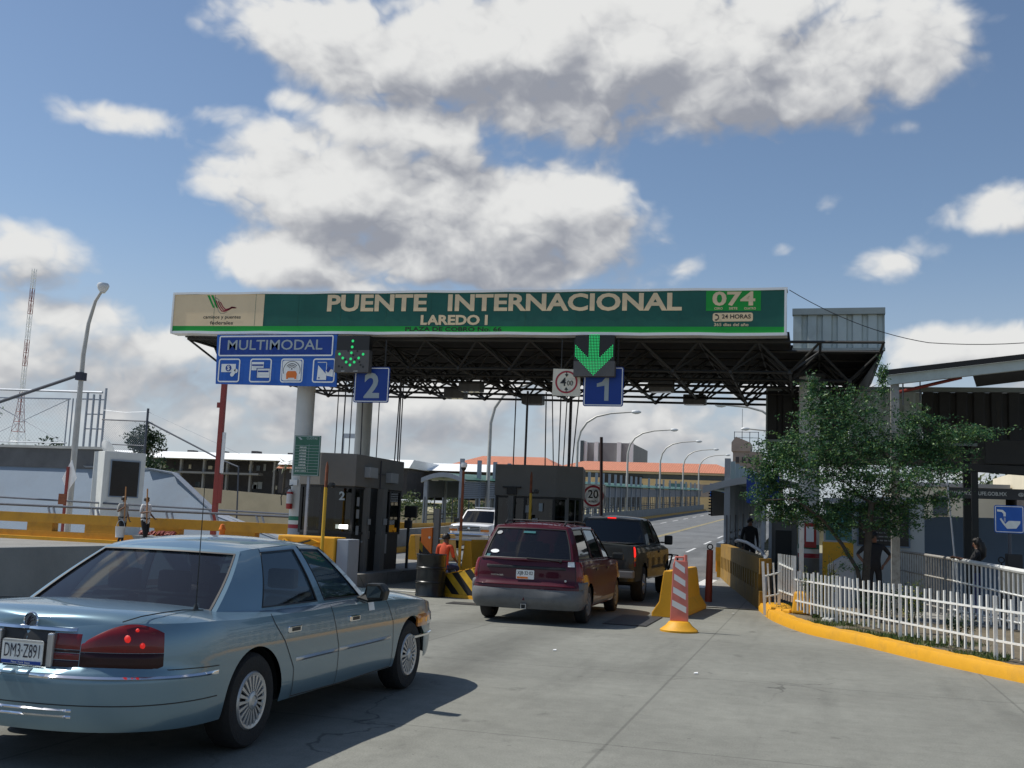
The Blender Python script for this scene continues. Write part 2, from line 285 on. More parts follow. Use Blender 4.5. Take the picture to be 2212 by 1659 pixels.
def ground_mat(name, c, joint=True, streak=True):
    m = bpy.data.materials.new(name); m.use_nodes = True; t, n, l, b = add_nodes(m)
    tcn = n.new('ShaderNodeTexCoord')
    def noise(s, d=6, r=.6, sc=(1, 1, 1)):
        mp = n.new('ShaderNodeMapping'); mp.inputs['Scale'].default_value = sc; l.new(tcn.outputs['Object'], mp.inputs[0])
        z = n.new('ShaderNodeTexNoise'); z.inputs['Scale'].default_value = s; z.inputs['Detail'].default_value = d; z.inputs['Roughness'].default_value = r
        l.new(mp.outputs[0], z.inputs['Vector']); return z.outputs['Fac']
    def rng_(v, a, b_, lo, hi):
        q = n.new('ShaderNodeMapRange'); q.interpolation_type = 'SMOOTHSTEP'; l.new(v, q.inputs[0])
        for i, x in enumerate((a, b_, lo, hi)): q.inputs[1+i].default_value = x
        return q.outputs[0]
    def mul(a, b_):
        q = n.new('ShaderNodeMath'); q.operation = 'MULTIPLY'; l.new(a, q.inputs[0])
        if isinstance(b_, (int, float)): q.inputs[1].default_value = b_
        else: l.new(b_, q.inputs[1])
        return q.outputs[0]
    f = rng_(noise(.35, 7, .6), .3, .72, .84, 1.10)
    f = mul(f, rng_(noise(5., 8, .75), .3, .7, .90, 1.08))
    f = mul(f, rng_(noise(70., 3, .6), .25, .75, .82, 1.14))
    if streak:
        f = mul(f, rng_(noise(.55, 6, .65, (2.2, .22, 1)), .48, .72, 1.0, .80))
        f = mul(f, rng_(noise(1.6, 8, .7), .60, .74, 1.0, .74))
        f = mul(f, rng_(noise(9., 6, .7, (1.4, .35, 1)), .30, .40, .86, 1.0))
    if streak:
        s0 = n.new('ShaderNodeSeparateXYZ'); l.new(tcn.outputs['Object'], s0.inputs[0])
        for xc in (-5.65, -4.05):
            d_ = n.new('ShaderNodeMath'); d_.operation = 'ADD'; l.new(s0.outputs[0], d_.inputs[0]); d_.inputs[1].default_value = -xc
            wv = n.new('ShaderNodeMath'); wv.operation = 'MULTIPLY_ADD'; l.new(noise(.4, 3, .5), wv.inputs[0]); wv.inputs[1].default_value = .9; wv.inputs[2].default_value = -.45
            d2 = n.new('ShaderNodeMath'); d2.operation = 'ADD'; l.new(d_.outputs[0], d2.inputs[0]); l.new(wv.outputs[0], d2.inputs[1])
            ab = n.new('ShaderNodeMath'); ab.operation = 'ABSOLUTE'; l.new(d2.outputs[0], ab.inputs[0])
            f = mul(f, rng_(ab.outputs[0], .08, .7, .76, 1.))
        f = mul(f, rng_(noise(2.3, 4, .5, (1, .7, 1)), .66, .76, 1., .60))
        f = mul(f, rng_(noise(3.0, 7, .7, (.5, 3.2, 1)), .56, .70, 1., .84))
        f = mul(f, rng_(noise(11., 3, .5), .70, .76, 1., .66))
        vm = n.new('ShaderNodeVectorMath'); vm.operation = 'ADD'; l.new(tcn.outputs['Object'], vm.inputs[0])
        nz_ = n.new('ShaderNodeTexNoise'); nz_.inputs['Scale'].default_value = 1.1; nz_.inputs['Detail'].default_value = 5; l.new(tcn.outputs['Object'], nz_.inputs['Vector']); l.new(nz_.outputs['Color'], vm.inputs[1])
        vo = n.new('ShaderNodeTexVoronoi'); vo.feature = 'DISTANCE_TO_EDGE'; vo.inputs['Scale'].default_value = .23; l.new(vm.outputs[0], vo.inputs['Vector'])
        ck = rng_(vo.outputs['Distance'], .0012, .0042, .55, 1.)
        mk_ = rng_(noise(.3, 3, .5), .50, .58, 0., 1.)
        lp_ = n.new('ShaderNodeMix'); lp_.data_type = 'FLOAT'; l.new(mk_, lp_.inputs[0]); lp_.inputs[2].default_value = 1.; l.new(ck, lp_.inputs[3]); f = mul(f, lp_.outputs[0])
    if joint:
        s = n.new('ShaderNodeSeparateXYZ'); l.new(tcn.outputs['Object'], s.inputs[0])
        for k, (ax, per, off) in enumerate(((0, 3.6, 1.55), (1, 4.2, 1.1))):
            a = n.new('ShaderNodeMath'); a.operation = 'ADD'; l.new(s.outputs[ax], a.inputs[0]); a.inputs[1].default_value = off+360
            md = n.new('ShaderNodeMath'); md.operation = 'PINGPONG'; l.new(a.outputs[0], md.inputs[0]); md.inputs[1].default_value = per/2
            f = mul(f, rng_(md.outputs[0], .006, .02, .70, 1.))
    cc = n.new('ShaderNodeVectorMath'); cc.operation = 'SCALE'; cc.inputs[0].default_value = c; l.new(f, cc.inputs[3])
    l.new(cc.outputs[0], b.inputs['Base Color']); b.inputs['Roughness'].default_value = .85; b.inputs['Specular IOR Level'].default_value = .3
    bp = n.new('ShaderNodeBump'); bp.inputs['Strength'].default_value = .35; bp.inputs['Distance'].default_value = .01
    l.new(noise(60., 6, .7), bp.inputs['Height']); l.new(bp.outputs[0], b.inputs['Normal'])
    MT[name] = m
ground_mat('plaza_concrete', (.222, .224, .196))
ground_mat('road_asphalt', (.165, .172, .175), False)
ground_mat('pavement', (.27, .265, .245))
def stripes_mat(name, ca, cb, ax, period, duty, slant):
    m = bpy.data.materials.new(name); m.use_nodes = True; t, n, l, b = add_nodes(m)
    tcn = n.new('ShaderNodeTexCoord'); d = n.new('ShaderNodeVectorMath'); d.operation = 'DOT_PRODUCT'; l.new(tcn.outputs['Object'], d.inputs[0]); d.inputs[1].default_value = slant
    fr = n.new('ShaderNodeMath'); fr.operation = 'DIVIDE'; l.new(d.outputs['Value'], fr.inputs[0]); fr.inputs[1].default_value = period
    f2 = n.new('ShaderNodeMath'); f2.operation = 'FRACT'; l.new(fr.outputs[0], f2.inputs[0])
    gt = n.new('ShaderNodeMath'); gt.operation = 'GREATER_THAN'; l.new(f2.outputs[0], gt.inputs[0]); gt.inputs[1].default_value = duty
    nz = n.new('ShaderNodeTexNoise'); nz.inputs['Scale'].default_value = 4; nz.inputs['Detail'].default_value = 8; l.new(tcn.outputs['Object'], nz.inputs['Vector'])
    mx = n.new('ShaderNodeMix'); mx.data_type = 'RGBA'; l.new(gt.outputs[0], mx.inputs[0]); mx.inputs[6].default_value = (*ca, 1); mx.inputs[7].default_value = (*cb, 1)
    m2 = n.new('ShaderNodeMix'); m2.data_type = 'RGBA'; m2.blend_type = 'MULTIPLY'; m2.inputs[0].default_value = .7; l.new(mx.outputs[2], m2.inputs[6]); l.new(nz.outputs['Color'], m2.inputs[7])
    rp = n.new('ShaderNodeMapRange'); l.new(nz.outputs['Fac'], rp.inputs[0]); rp.inputs[1].default_value = .3; rp.inputs[2].default_value = .7; rp.inputs[3].default_value = .65; rp.inputs[4].default_value = 1.1
    sc_ = n.new('ShaderNodeVectorMath'); sc_.operation = 'SCALE'; l.new(mx.outputs[2], sc_.inputs[0]); l.new(rp.outputs[0], sc_.inputs[3])
    l.new(sc_.outputs[0], b.inputs['Base Color']); b.inputs['Roughness'].default_value = .55
    MT[name] = m
stripes_mat('hazard_stripes', (.60, .36, .02), (.012, .012, .012), 0, .30, .5, (.72, 0, .72))
stripes_mat('roof_tiles', (.62, .24, .13), (.50, .18, .095), 0, .42, .5, (1, 0, 0))

# ------------------------------------------------------------------ mesh helpers
class MB:
    def __init__(s): s.v = []; s.f = []
    def add(s, vs, fs):
        o = len(s.v); s.v += [tuple(map(float, p)) for p in vs]; s.f += [tuple(i+o for i in f) for f in fs]; return s
    def box(s, x0, x1, y0, y1, z0, z1):
        return s.add([(x, y, z) for z in (z0, z1) for y in (y0, y1) for x in (x0, x1)], [(0, 2, 3, 1), (4, 5, 7, 6), (0, 1, 5, 4), (2, 6, 7, 3), (0, 4, 6, 2), (1, 3, 7, 5)])
    def beam(s, a, b, w, h=None, up=(0, 0, 1)):
        h = h or w; a = Vector(a); b = Vector(b); d = (b-a).normalized(); u = Vector(up)
        if abs(d.dot(u)) > .98: u = Vector((0, 1, 0))
        x = d.cross(u).normalized(); y = x.cross(d)
        vs = [p+x*(i*w/2)+y*(j*h/2) for p in (a, b) for i, j in ((-1, -1), (1, -1), (1, 1), (-1, 1))]
        return s.add(vs, [(3, 2, 1, 0), (4, 5, 6, 7), (0, 1, 5, 4), (1, 2, 6, 5), (2, 3, 7, 6), (3, 0, 4, 7)])
    def tube(s, pts, r, n=8, cap=True):
        pts = [Vector(p) for p in pts]; rs = r if isinstance(r, (list, tuple)) else [r]*len(pts)
        vs = []; fs = []; pu = None
        for i, p in enumerate(pts):
            d = (pts[min(i+1, len(pts)-1)]-pts[max(i-1, 0)]).normalized()
            u = pu if pu else (Vector((0, 0, 1)) if abs(d.z) < .9 else Vector((0, 1, 0)))
            x = d.cross(u).normalized(); y = x.cross(d).normalized(); pu = y
            vs += [p+(x*math.cos(2*math.pi*k/n)+y*math.sin(2*math.pi*k/n))*rs[i] for k in range(n)]
        for i in range(len(pts)-1):
            for k in range(n):
                a = i*n+k; b = i*n+(k+1) % n; fs.append((a, b, b+n, a+n))
        if cap: fs += [tuple(range(n))[::-1], tuple(range((len(pts)-1)*n, len(pts)*n))]
        return s.add(vs, fs)
    def lathe(s, prof, c=(0, 0, 0), n=24, axis='z', close=False):
        vs = []; fs = []
        for (r, h) in prof:
            for k in range(n):
                a = 2*math.pi*k/n; x, y = r*math.cos(a), r*math.sin(a)
                vs.append({'z': (c[0]+x, c[1]+y, c[2]+h), 'x': (c[0]+h, c[1]+x, c[2]+y), 'y': (c[0]+x, c[1]+h, c[2]+y)}[axis])
        m = len(prof)
        for i in range(m-1 if not close else m):
            for k in range(n):
                j = (i+1) % m
                fs.append((i*n+k, i*n+(k+1) % n, j*n+(k+1) % n, j*n+k))
        return s.add(vs, fs)
    def prism(s, poly, vec):
        n = len(poly); v = Vector(vec); P = [Vector(p) for p in poly]
        fs = [tuple(range(n))[::-1], tuple(range(n, 2*n))]+[(i, (i+1) % n, n+(i+1) % n, n+i) for i in range(n)]
        return s.add(P+[p+v for p in P], fs)
    def quad(s, *p): return s.add(p, [tuple(range(len(p)))])
    def grid(s, P):   # P[i][j]
        m = len(P); n = len(P[0]); return s.add([p for r in P for p in r], [(i*n+j, i*n+j+1, (i+1)*n+j+1, (i+1)*n+j) for i in range(m-1) for j in range(n-1)])
    def build(s, name, m, parent=None, smooth=None, loc=None, bevel=0, label=None):
        me = bpy.data.meshes.new(name); vs = s.v
        base = loc
        if base is None and parent is not None and not LOCAL(parent):
            base = WORLD(parent)
        if base is not None:
            vs = [(a-base[0], b-base[1], c-base[2]) for a, b, c in vs]
        me.from_pydata(vs, [], s.f); me.update()
        bm = bmesh.new(); bm.from_mesh(me); bmesh.ops.recalc_face_normals(bm, faces=bm.faces)
        if bevel:
            bmesh.ops.bevel(bm, geom=[e for e in bm.edges if e.is_manifold and e.calc_face_angle(0) > .5], offset=bevel, segments=2, affect='EDGES', profile=.6)
        bm.to_mesh(me); bm.free()
        me.materials.append(MT[m] if isinstance(m, str) else m)
        if smooth: me.shade_smooth(); me.set_sharp_from_angle(angle=R(smooth))
        o = bpy.data.objects.new(name, me); COL.objects.link(o)
        if parent is not None: o.parent = parent
        elif loc is not None: o.location = loc
        if label: o['label'] = label
        return o
def LOCAL(o):
    while o is not None:
        if o.get('_local'): return True
        o = o.parent
    return False
def WORLD(o):
    p = Vector((0, 0, 0))
    while o is not None: p = p+o.location; o = o.parent
    return p
def tag(o, label, cat, group=None):
    o['label'] = label; o['category'] = cat
    if group: o['group'] = group
    return o
def thing(name, label, cat, loc=(0, 0, 0), rz=0, group=None, local=False):
    o = bpy.data.objects.new(name, None); COL.objects.link(o); o.location = loc; o.rotation_euler = (0, 0, rz); o.empty_display_size = .2
    if local: o['_local'] = 1
    return tag(o, label, cat, group)
def struct(o): o['kind'] = 'structure'; return o
def ltree(root):   # strip builder marks
    for o in bpy.data.objects:
        if '_local' in o: del o['_local']
def dup(root, loc, rz=None, label=None, name=None):
    r = root.copy(); COL.objects.link(r); r.location = loc
    if rz is not None: r.rotation_euler = (0, 0, rz)
    if label: r['label'] = label
    def rec(a, b):
        for ch in [c for c in bpy.data.objects if c.parent == a]:
            c = ch.copy(); COL.objects.link(c); c.parent = b; rec(ch, c)
    rec(root, r); return r
def one(mb, name, m, label, cat, loc, group=None, **k):   # single-mesh thing
    return tag(mb.build(name, m, None, loc=loc, **k), label, cat, group)
def lettering(s, x0, x1, z0, z1, y, m, parent, bold=.0, name='lettering', mat4=None, depth=.004):
    c = bpy.data.curves.new('txt', 'FONT'); c.body = s; c.size = 1; c.offset = bold; c.resolution_u = 3; c.extrude = 0; c.space_line = 1.0
    t = bpy.data.objects.new('txt', c); COL.objects.link(t); bpy.context.view_layer.update()
    me = bpy.data.meshes.new_from_object(t.evaluated_get(bpy.context.evaluated_depsgraph_get()))
    bpy.data.objects.remove(t); bpy.data.curves.remove(c)
    n = len(me.vertices); a = np.zeros(n*3); me.vertices.foreach_get('co', a); a = a.reshape(-1, 3)
    lo = a.min(0); hi = a.max(0)
    X = x0+(a[:, 0]-lo[0])/(hi[0]-lo[0])*(x1-x0); Z = z0+(a[:, 1]-lo[1])/max(1e-6, hi[1]-lo[1])*(z1-z0)
    pts = [Vector((X[i], y, Z[i])) for i in range(n)]
    if mat4 is not None: pts = [mat4 @ p for p in pts]
    polys = [tuple(p.vertices) for p in me.polygons]; bpy.data.meshes.remove(me)
    mb = MB(); mb.add(pts, polys)
    me2 = bpy.data.meshes.new(name); base = Vector((0, 0, 0)) if LOCAL(parent) else WORLD(parent)
    me2.from_pydata([tuple(Vector(p)-base) for p in mb.v], [], mb.f); me2.materials.append(MT[m])
    o = bpy.data.objects.new(name, me2); COL.objects.link(o); o.parent = parent
    return o
def spl(xs, ys, x):
    xs = np.array(xs, float); ys = np.array(ys, float); h = np.diff(xs); d = np.diff(ys)/h; m = np.zeros(len(xs))
    m[0] = d[0]; m[-1] = d[-1]
    for i in range(1, len(xs)-1):
        m[i] = 0 if d[i-1]*d[i] <= 0 else 2*d[i-1]*d[i]/(d[i-1]+d[i])
    x = min(max(x, xs[0]), xs[-1]); i = min(np.searchsorted(xs, x, 'right')-1, len(xs)-2); t = (x-xs[i])/h[i]
    return float(ys[i]*(1+2*t)*(1-t)**2+ys[i+1]*t*t*(3-2*t)+h[i]*(m[i]*t*(1-t)**2-m[i+1]*t*t*(1-t)))

# ------------------------------------------------------------------ ground
def bz(y):   # bridge profile
    if y < 28: return 0.
    return .000773*(y-28)**2 if y < 50 else .374+.034*(min(y, 176)-50)
ys = [-60, -20, 0, 28]+list(range(32, 180, 4))
mb = MB(); mb.grid([[(x, y, bz(y)) for x in (-10.3, -8, -4, 0, 6, 12)] for y in [-60, -20, 0, 28, 29]])
struct(mb.build('plaza', 'plaza_concrete'))
mb = MB(); mb.grid([[(x, y, bz(y)+.004) for x in (-17.2, -14, -10, -6, -3.0)] for y in [29]+list(range(32, 180, 4))])
mb.grid([[(-17.2, y, bz(y)-.9), (-17.2, y, bz(y)+.004)] for y in [29]+list(range(32, 180, 4))])
struct(mb.build('road', 'road_asphalt'))
mb = MB(); mb.box(-75, -10.3, -60, 33.2, -.5, .30)
struct(mb.build('side_road', 'pavement'))
mb = MB(); mb.box(-75, -17.6, 33.2, 41.6, -.5, .28); struct(mb.build('verge', 'concrete_pale'))
mb = MB(); mb.grid([[(x, y, -.05) for x in (-2000, -300, -60, 0, 60, 300, 2000)] for y in (-300, -60, 40, 100, 300, 2500)])
struct(mb.build('ground', 'bank'))
mb = MB(); mb.grid([[(x, y, z) for x in (-3.02, 3, 14)] for y, z in ((24, .02), (29, .03), (31, .05))]); mb.grid([[(x, y, bz(y)+.02) for x in (-3.02, 3, 14)] for y in range(31, 60, 4)])
struct(mb.build('walkway_paving', 'pavement'))
# painted lane markings on the bridge
mb = MB()
def strip(x, w, y0, y1, dz=.010):
    n = max(1, int((y1-y0)/3)); mb.grid([[(x-w/2, y0+(y1-y0)*i/n, bz(y0+(y1-y0)*i/n)+dz) for i in range(n+1)], [(x+w/2, y0+(y1-y0)*i/n, bz(y0+(y1-y0)*i/n)+dz) for i in range(n+1)]])
for y in range(36, 170, 9): strip(-6.1, .14, y, y+4.2); strip(-13.6, .14, y, y+4.2)
strip(-3.2, .5, 31.5, 36.0)
struct(mb.build('lane_marking', 'white_reflective'))
mb = MB(); strip(-9.75, .12, 46, 172); strip(-9.95, .12, 46, 172); struct(mb.build('centre_marking', 'faded_yellow'))

# ------------------------------------------------------------------ toll canopy
def tilt(x): return -.0113*(x+8.4)
CX0, CX1, CY0, CY1 = -16.0, 1.55, 24.15, 32.3
can = thing('toll_canopy', 'long toll plaza canopy on a dark steel space frame over two lanes', 'canopy', (-7, 28, 0))
ZT, ZB, MOD = 6.02, 5.42, 1.36
sf = MB(); nx = 13; ny = 6
def tn(i, j): x = CX0+.1+i*(CX1-CX0-.2)/nx; return Vector((x, CY0+.15+j*(CY1-CY0-.3)/ny, ZT+tilt(x)))
def bn(i, j):
    p = (tn(i, j)+tn(i+1, j+1))/2; return Vector((p.x, p.y, ZB+tilt(p.x)))
def has(i, j): return not (i >= nx-1-.5 and j < 1)
dx = (CX1-CX0-.2)/nx
for i in range(nx+1):
    for j in range(ny+1):
        if i < nx: sf.tube([tn(i, j), tn(i+1, j)], .034, 5, False)
        if j < ny: sf.tube([tn(i, j), tn(i, j+1)], .034, 5, False)
for i in range(nx):
    for j in range(ny):
        if not has(i, j): continue
        b = bn(i, j)
        for q in (tn(i, j), tn(i+1, j), tn(i, j+1), tn(i+1, j+1)): sf.tube([q, b], .030, 5, False)
        if i < nx-1 and has(i+1, j): sf.tube([b, bn(i+1, j)], .036, 5, False)
        if j < ny-1: sf.tube([b, bn(i, j+1)], .036, 5, False)
        sf.lathe([(0, -.07), (.06, -.04), (.07, 0), (.06, .04), (0, .07)], b, 6)
sf.build('space_frame', 'frame_steel', can, 40)
mb = MB()
mb.prism([(CX0, CY0+.1, ZT+.10+tilt(CX0)), (-.55, CY0+.1, ZT+.10+tilt(-.55)), (-.55, 26.0, ZT+.10+tilt(-.55)), (CX1, 26.0, ZT+.10+tilt(CX1)), (CX1, CY1, ZT+.10+tilt(CX1)), (CX0, CY1, ZT+.10+tilt(CX0))], (0, 0, .12))
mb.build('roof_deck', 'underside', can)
def corrugated(mb, x0, x1, y, z0, z1, per=.34, dep=.07, zf=None):
    # trapezoid ribs facing -Y, as a thin sheet with a back
    n = max(1, round((x1-x0)/per)); p = (x1-x0)/n; prof = []
    for i in range(n):
        a = x0+i*p; prof += [(a, 0), (a+p*.55, 0), (a+p*.66, dep), (a+p*.90, dep)]
    prof.append((x1, 0))
    zf = zf or (lambda x: 0)
    mb.grid([[(x, y+d, z0+zf(x)) for x, d in prof], [(x, y+d, z1+zf(x)) for x, d in prof]])
    mb.grid([[(x, y+d+.012, z0+zf(x)) for x, d in prof], [(x, y+d+.012, z1+zf(x)) for x, d in prof]])
mb = MB(); corrugated(mb, -.50, CX1, 25.92, 6.16, 7.0, zf=tilt); mb.build('fascia', 'corrugated', can)
mb = MB(); mb.box(-.52, CX1+.03, 25.84, 26.06, 6.86, 7.01); mb.box(-.52, CX1+.03, 25.88, 26.05, 6.00, 6.06)
mb.box(CX1, CX1+.03, 26.08, CY1, 6.06, 6.95); mb.box(CX0-.03, CX0, CY0+.2, CY1, 6.16, 6.98); mb.box(CX0, CX1, CY1, CY1+.03, 6.14, 6.98)
mb.build('fascia_cap', 'roof_steel', can)
mb = MB(); mb.prism([(CX1, 26.05, 6.02), (CX1, CY1-.05, 6.02), (CX1-.5, CY1-.4, 5.30), (CX1-.5, 26.6, 5.30)], (-.03, 0, -.02)); mb.prism([(-.5, 26.1, 6.04), (CX1-.05, 26.1, 6.04), (CX1-.05, CY1, 6.04), (-.5, CY1, 6.04)], (0, 0, .03)); mb.build('end_panel', 'frame_steel', can)
def column(x, y, top, dia, bands):
    c = MB(); c.lathe([(dia/2, 0), (dia/2, top)], (x, y, 0), 28); o = c.build('column', 'column_white', can, 60)
    for (z0, z1, m) in bands:
        b = MB(); b.lathe([(dia/2+.004, z0), (dia/2+.004, z1)], (x, y, 0), 28); b.build('painted_band', m, o, 60)
    b = MB(); b.box(x-dia*.75, x+dia*.75, y-dia*.75, y+dia*.75, top-.05, top); b.build('head_plate', 'frame_steel', o)
    return o
bnd = ((.95, 1.286, 'grey_block'), (1.29, 1.386, 'flag_red'), (1.39, 1.486, 'flag_white'), (1.49, 1.59, 'flag_green'))
column(-12.52, 24.6, 5.55, .46, bnd); column(-12.65, 28.6, 5.5, .46, bnd)
bnd2 = ((.25, 1.106, 'booth_grey'), (1.11, 1.216, 'flag_red'), (1.22, 1.326, 'flag_white'), (1.33, 1.43, 'flag_green'))
column(-.12, 27.3, 5.6, .50, bnd2); column(-.12, 30.9, 5.6, .50, bnd2)

# ------------------------------------------------------------------ main banner
SY = 24.0
ban = thing('overhead_banner', 'long dark green banner board reading PUENTE INTERNACIONAL along the canopy front', 'sign board', (-8.4, SY, 6.1))
XL, XR = -16.2, -.62
def bzz(x, t): return 6.05+.006*0+(-.0113*(x-XR))+t*1.025     # t 0..1 bottom..top
def bquad(mb, x0, x1, t0, t1, y):
    mb.quad((x0, y, bzz(x0, t0)), (x1, y, bzz(x1, t0)), (x1, y, bzz(x1, t1)), (x0, y, bzz(x0, t1)))
mb = MB()
mb.prism([(XL, SY, bzz(XL, 0)), (XR, SY, bzz(XR, 0)), (XR, SY, bzz(XR, 1)), (XL, SY, bzz(XL, 1))], (0, .34, 0)); mb.build('backing_box', 'banner_green', ban)
mb = MB()
for t0, t1 in ((-.035, .03), (.975, 1.03)):
    n = 24
    for i in range(n):
        a = XL-.03+(XR-XL+.06)*i/n; b = XL-.03+(XR-XL+.06)*(i+1)/n; w0 = .008*math.sin(i*1.9); w1 = .008*math.sin((i+1)*1.9)
        mb.prism([(a, SY-.03, bzz(a, t0)+w0), (b, SY-.03, bzz(b, t0)+w1), (b, SY-.03, bzz(b, t1)+w1), (a, SY-.03, bzz(a, t1)+w0)], (0, .38, 0))
for a, b in ((XL-.035, XL+.012), (XR-.035, XR+.012)):
    mb.prism([(a, SY-.033, bzz(a, .0)), (b, SY-.033, bzz(b, .0)), (b, SY-.033, bzz(b, 1)), (a, SY-.033, bzz(a, 1))], (0, .385, 0))
mb.build('trim', 'white_trim', ban)
mb = MB(); bquad(mb, XL, XR, .03, .165, SY-.006); mb.build('green_band', 'band_green', ban)
XC = -13.56
mb = MB(); bquad(mb, XL+.012, XC, .165, .975, SY-.006); mb.build('cream_panel', 'cream_vinyl', ban)
def blet(s, u0, u1, t0, t1, m, bold=0, y=SY-.012):
    # u: fraction along the board
    x0 = XL+u0*(XR-XL); x1 = XL+u1*(XR-XL); k = -.0113
    S = Matrix(((1, 0, 0, 0), (0, 1, 0, 0), (k, 0, 1, -k*XR), (0, 0, 0, 1)))
    return lettering(s, x0, x1, 6.05+t0*1.025, 6.05+t1*1.025, y, m, ban, bold, mat4=S)
mb = MB()
for k in range(1, 13):
    x = XL+(XR-XL)*k/13+.02*math.sin(k*3.); mb.prism([(x, SY-.0075, bzz(x, .17)), (x+.009, SY-.0075, bzz(x, .17)), (x+.009, SY-.0075, bzz(x, .97)), (x, SY-.0075, bzz(x, .97))], (0, .001, 0))
mb.build('panel_seam', 'price_green', ban)
XL_C = XL+.189*(XR-XL)
blet('PUENTE', .283, .454, .525, .945, 'cream_vinyl', .032); blet('INTERNACIONAL', .489, .852, .525, .94, 'cream_vinyl', .032)
blet('LAREDO I', .445, .555, .195, .44, 'cream_vinyl', .04); blet('PLAZA DE COBRO No. 66', .420, .578, .045, .15, 'ink_black', .02)
mb = MB(); bquad(mb, XL+.887*(XR-XL), XL+.965*(XR-XL), .522, .975, SY-.009); mb.build('number_panel', 'band_green', ban)
blet('074', .896, .957, .63, .955, 'cream_vinyl', .03, SY-.016)
blet('CERO', .899, .911, .548, .60, 'cream_vinyl', .02, SY-.016); blet('SIETE', .920, .932, .548, .60, 'cream_vinyl', .02, SY-.016); blet('CUATRO', .9415, .958, .548, .60, 'cream_vinyl', .02, SY-.016)
def rrect(x0, x1, z0, z1, r, y, n=4):
    p = []
    for cx, cz, a0 in ((x1-r, z1-r, 0), (x0+r, z1-r, 90), (x0+r, z0+r, 180), (x1-r, z0+r, 270)):
        for k in range(n+1):
            a = R(a0+90*k/n); p.append((cx+r*math.cos(a), y, cz+r*math.sin(a)))
    return p
def rframe(mb, x0, x1, z0, z1, r, w, y):
    a = rrect(x0, x1, z0, z1, r, y); b = rrect(x0+w, x1-w, z0+w, z1-w, max(.005, r-w), y); n = len(a)
    mb.add(a+b, [(i, (i+1) % n, n+(i+1) % n, n+i) for i in range(n)])
def disc(mb, cx, cz, r0, r1, y, n=40, a0=0, a1=360):
    st = [R(a0+(a1-a0)*k/n) for k in range(n+1)]
    mb.grid([[(cx+r*math.cos(a), y, cz+r*math.sin(a)) for a in st] for r in (r0, r1)])
q = lambda u: XL+u*(XR-XL)
mb = MB(); mb.quad(*rrect(q(.897), q(.954), 6.05+.295*1.025, 6.05+.49*1.025, .05, SY-.009)); mb.build('hours_panel', 'cream_vinyl', ban)
blet('24 HORAS', .910, .951, .345, .44, 'ink_black', .02, SY-.016); blet('365 dias del año', .899, .948, .178, .25, 'cream_vinyl', .015)
mb = MB()
hx = q(.9035); hz = 6.05+.39*1.025
for k in range(7):
    a = R(-60+20*k); b = R(-60+20*(k+1)); w0 = .035 if k in (0, 6) else .02
    mb.quad((hx-.02+.06*math.cos(a), SY-.016, hz+.07*math.sin(a)), (hx-.02+.06*math.cos(b), SY-.016, hz+.07*math.sin(b)), (hx-.02+(.06-w0)*math.cos(b), SY-.016, hz+(.07-w0)*math.sin(b)), (hx-.02+(.06-w0)*math.cos(a), SY-.016, hz+(.07-w0)*math.sin(a)))
mb.box(hx-.05, hx+.0, SY-.018, SY-.014, hz-.075, hz-.045); mb.box(hx-.05, hx+.0, SY-.018, SY-.014, hz+.045, hz+.075)
mb.build('handset_symbol', 'ink_black', ban)
# road emblem on the cream panel: two green bars, pale outline, red swoosh
def zz(u, t): x = q(u); return (x, SY-.012, bzz(x, t))
mb = MB()
for du in (0, .0072): mb.quad(zz(.0625+du, .955), zz(.0665+du, .955), zz(.0785+du*.85, .62), zz(.0745+du*.85, .64))
mb.build('emblem', 'band_green', ban)
def ribbon(mb, pts, w, y=SY-.012):
    P = [Vector((q(u), 0, bzz(q(u), t))) for u, t in pts]; a = []; b = []
    for i, p in enumerate(P):
        d = (P[min(i+1, len(P)-1)]-P[max(0, i-1)]).normalized(); n = Vector((-d.z, 0, d.x))*w/2
        a.append((p.x+n.x, y, p.z+n.z)); b.append((p.x-n.x, y, p.z-n.z))
    mb.grid([a, b])
mb = MB()
for k in range(3):
    o = .0042*k; ribbon(mb, [(.0795+o, .82-.02*k), (.0855+o*.9, .66), (.0915+o*.8, .55+.02*k), (.0965+o*.6, .535+.03*k), (.1035+o*.3, .57+.022*k), (.110, .625+.012*k), (.1185-.0015*k, .628+.006*k)], .026)
mb.build('emblem', 'sign_red', ban)
mb = MB(); ribbon(mb, [(.0775, .90), (.080, .74), (.0855, .55), (.090, .485), (.0965, .49), (.102, .53)], .012); ribbon(mb, [(.0775, .90), (.0845, .84), (.0885, .68)], .012); mb.build('emblem', 'concrete_wall', ban)
blet('caminos y puentes', .058, .128, .325, .435, 'ink_black', .012); blet('federales', .0715, .1145, .20, .29, 'ink_black', .012)

# ------------------------------------------------------------------ multimodal sign
ms = thing('payment_sign', 'wide blue MULTIMODAL sign with four payment icons hanging at the canopy left end', 'sign', (-13.05, 23.95, 4.8))
Y0 = 23.90
mb = MB(); mb.prism([(-14.73, Y0, 4.86), (-11.36, Y0, 4.80), (-11.42, Y0, 6.11), (-14.79, Y0, 6.13)], (0, .05, 0)); mb.build('panel', 'sign_blue_light', ms)
mb = MB(); mb.quad(*rrect(-14.70, -11.52, 5.58, 6.09, .05, Y0-.004)); mb.build('title_panel', 'sign_blue', ms)
mb = MB(); rframe(mb, -14.71, -11.51, 5.57, 6.10, .05, .035, Y0-.008)
for a, b in ((-14.68, -14.06), (-13.78, -13.17), (-12.91, -12.29), (-12.03, -11.42)): rframe(mb, a, b, 4.90, 5.51, .07, .035, Y0-.008)
mb.build('border', 'sign_white', ms)
lettering('MULTIMODAL', -14.46, -11.80, 5.73, 5.99, Y0-.010, 'sign_grey_letter', ms, .009)
mb = MB(); y = Y0-.010
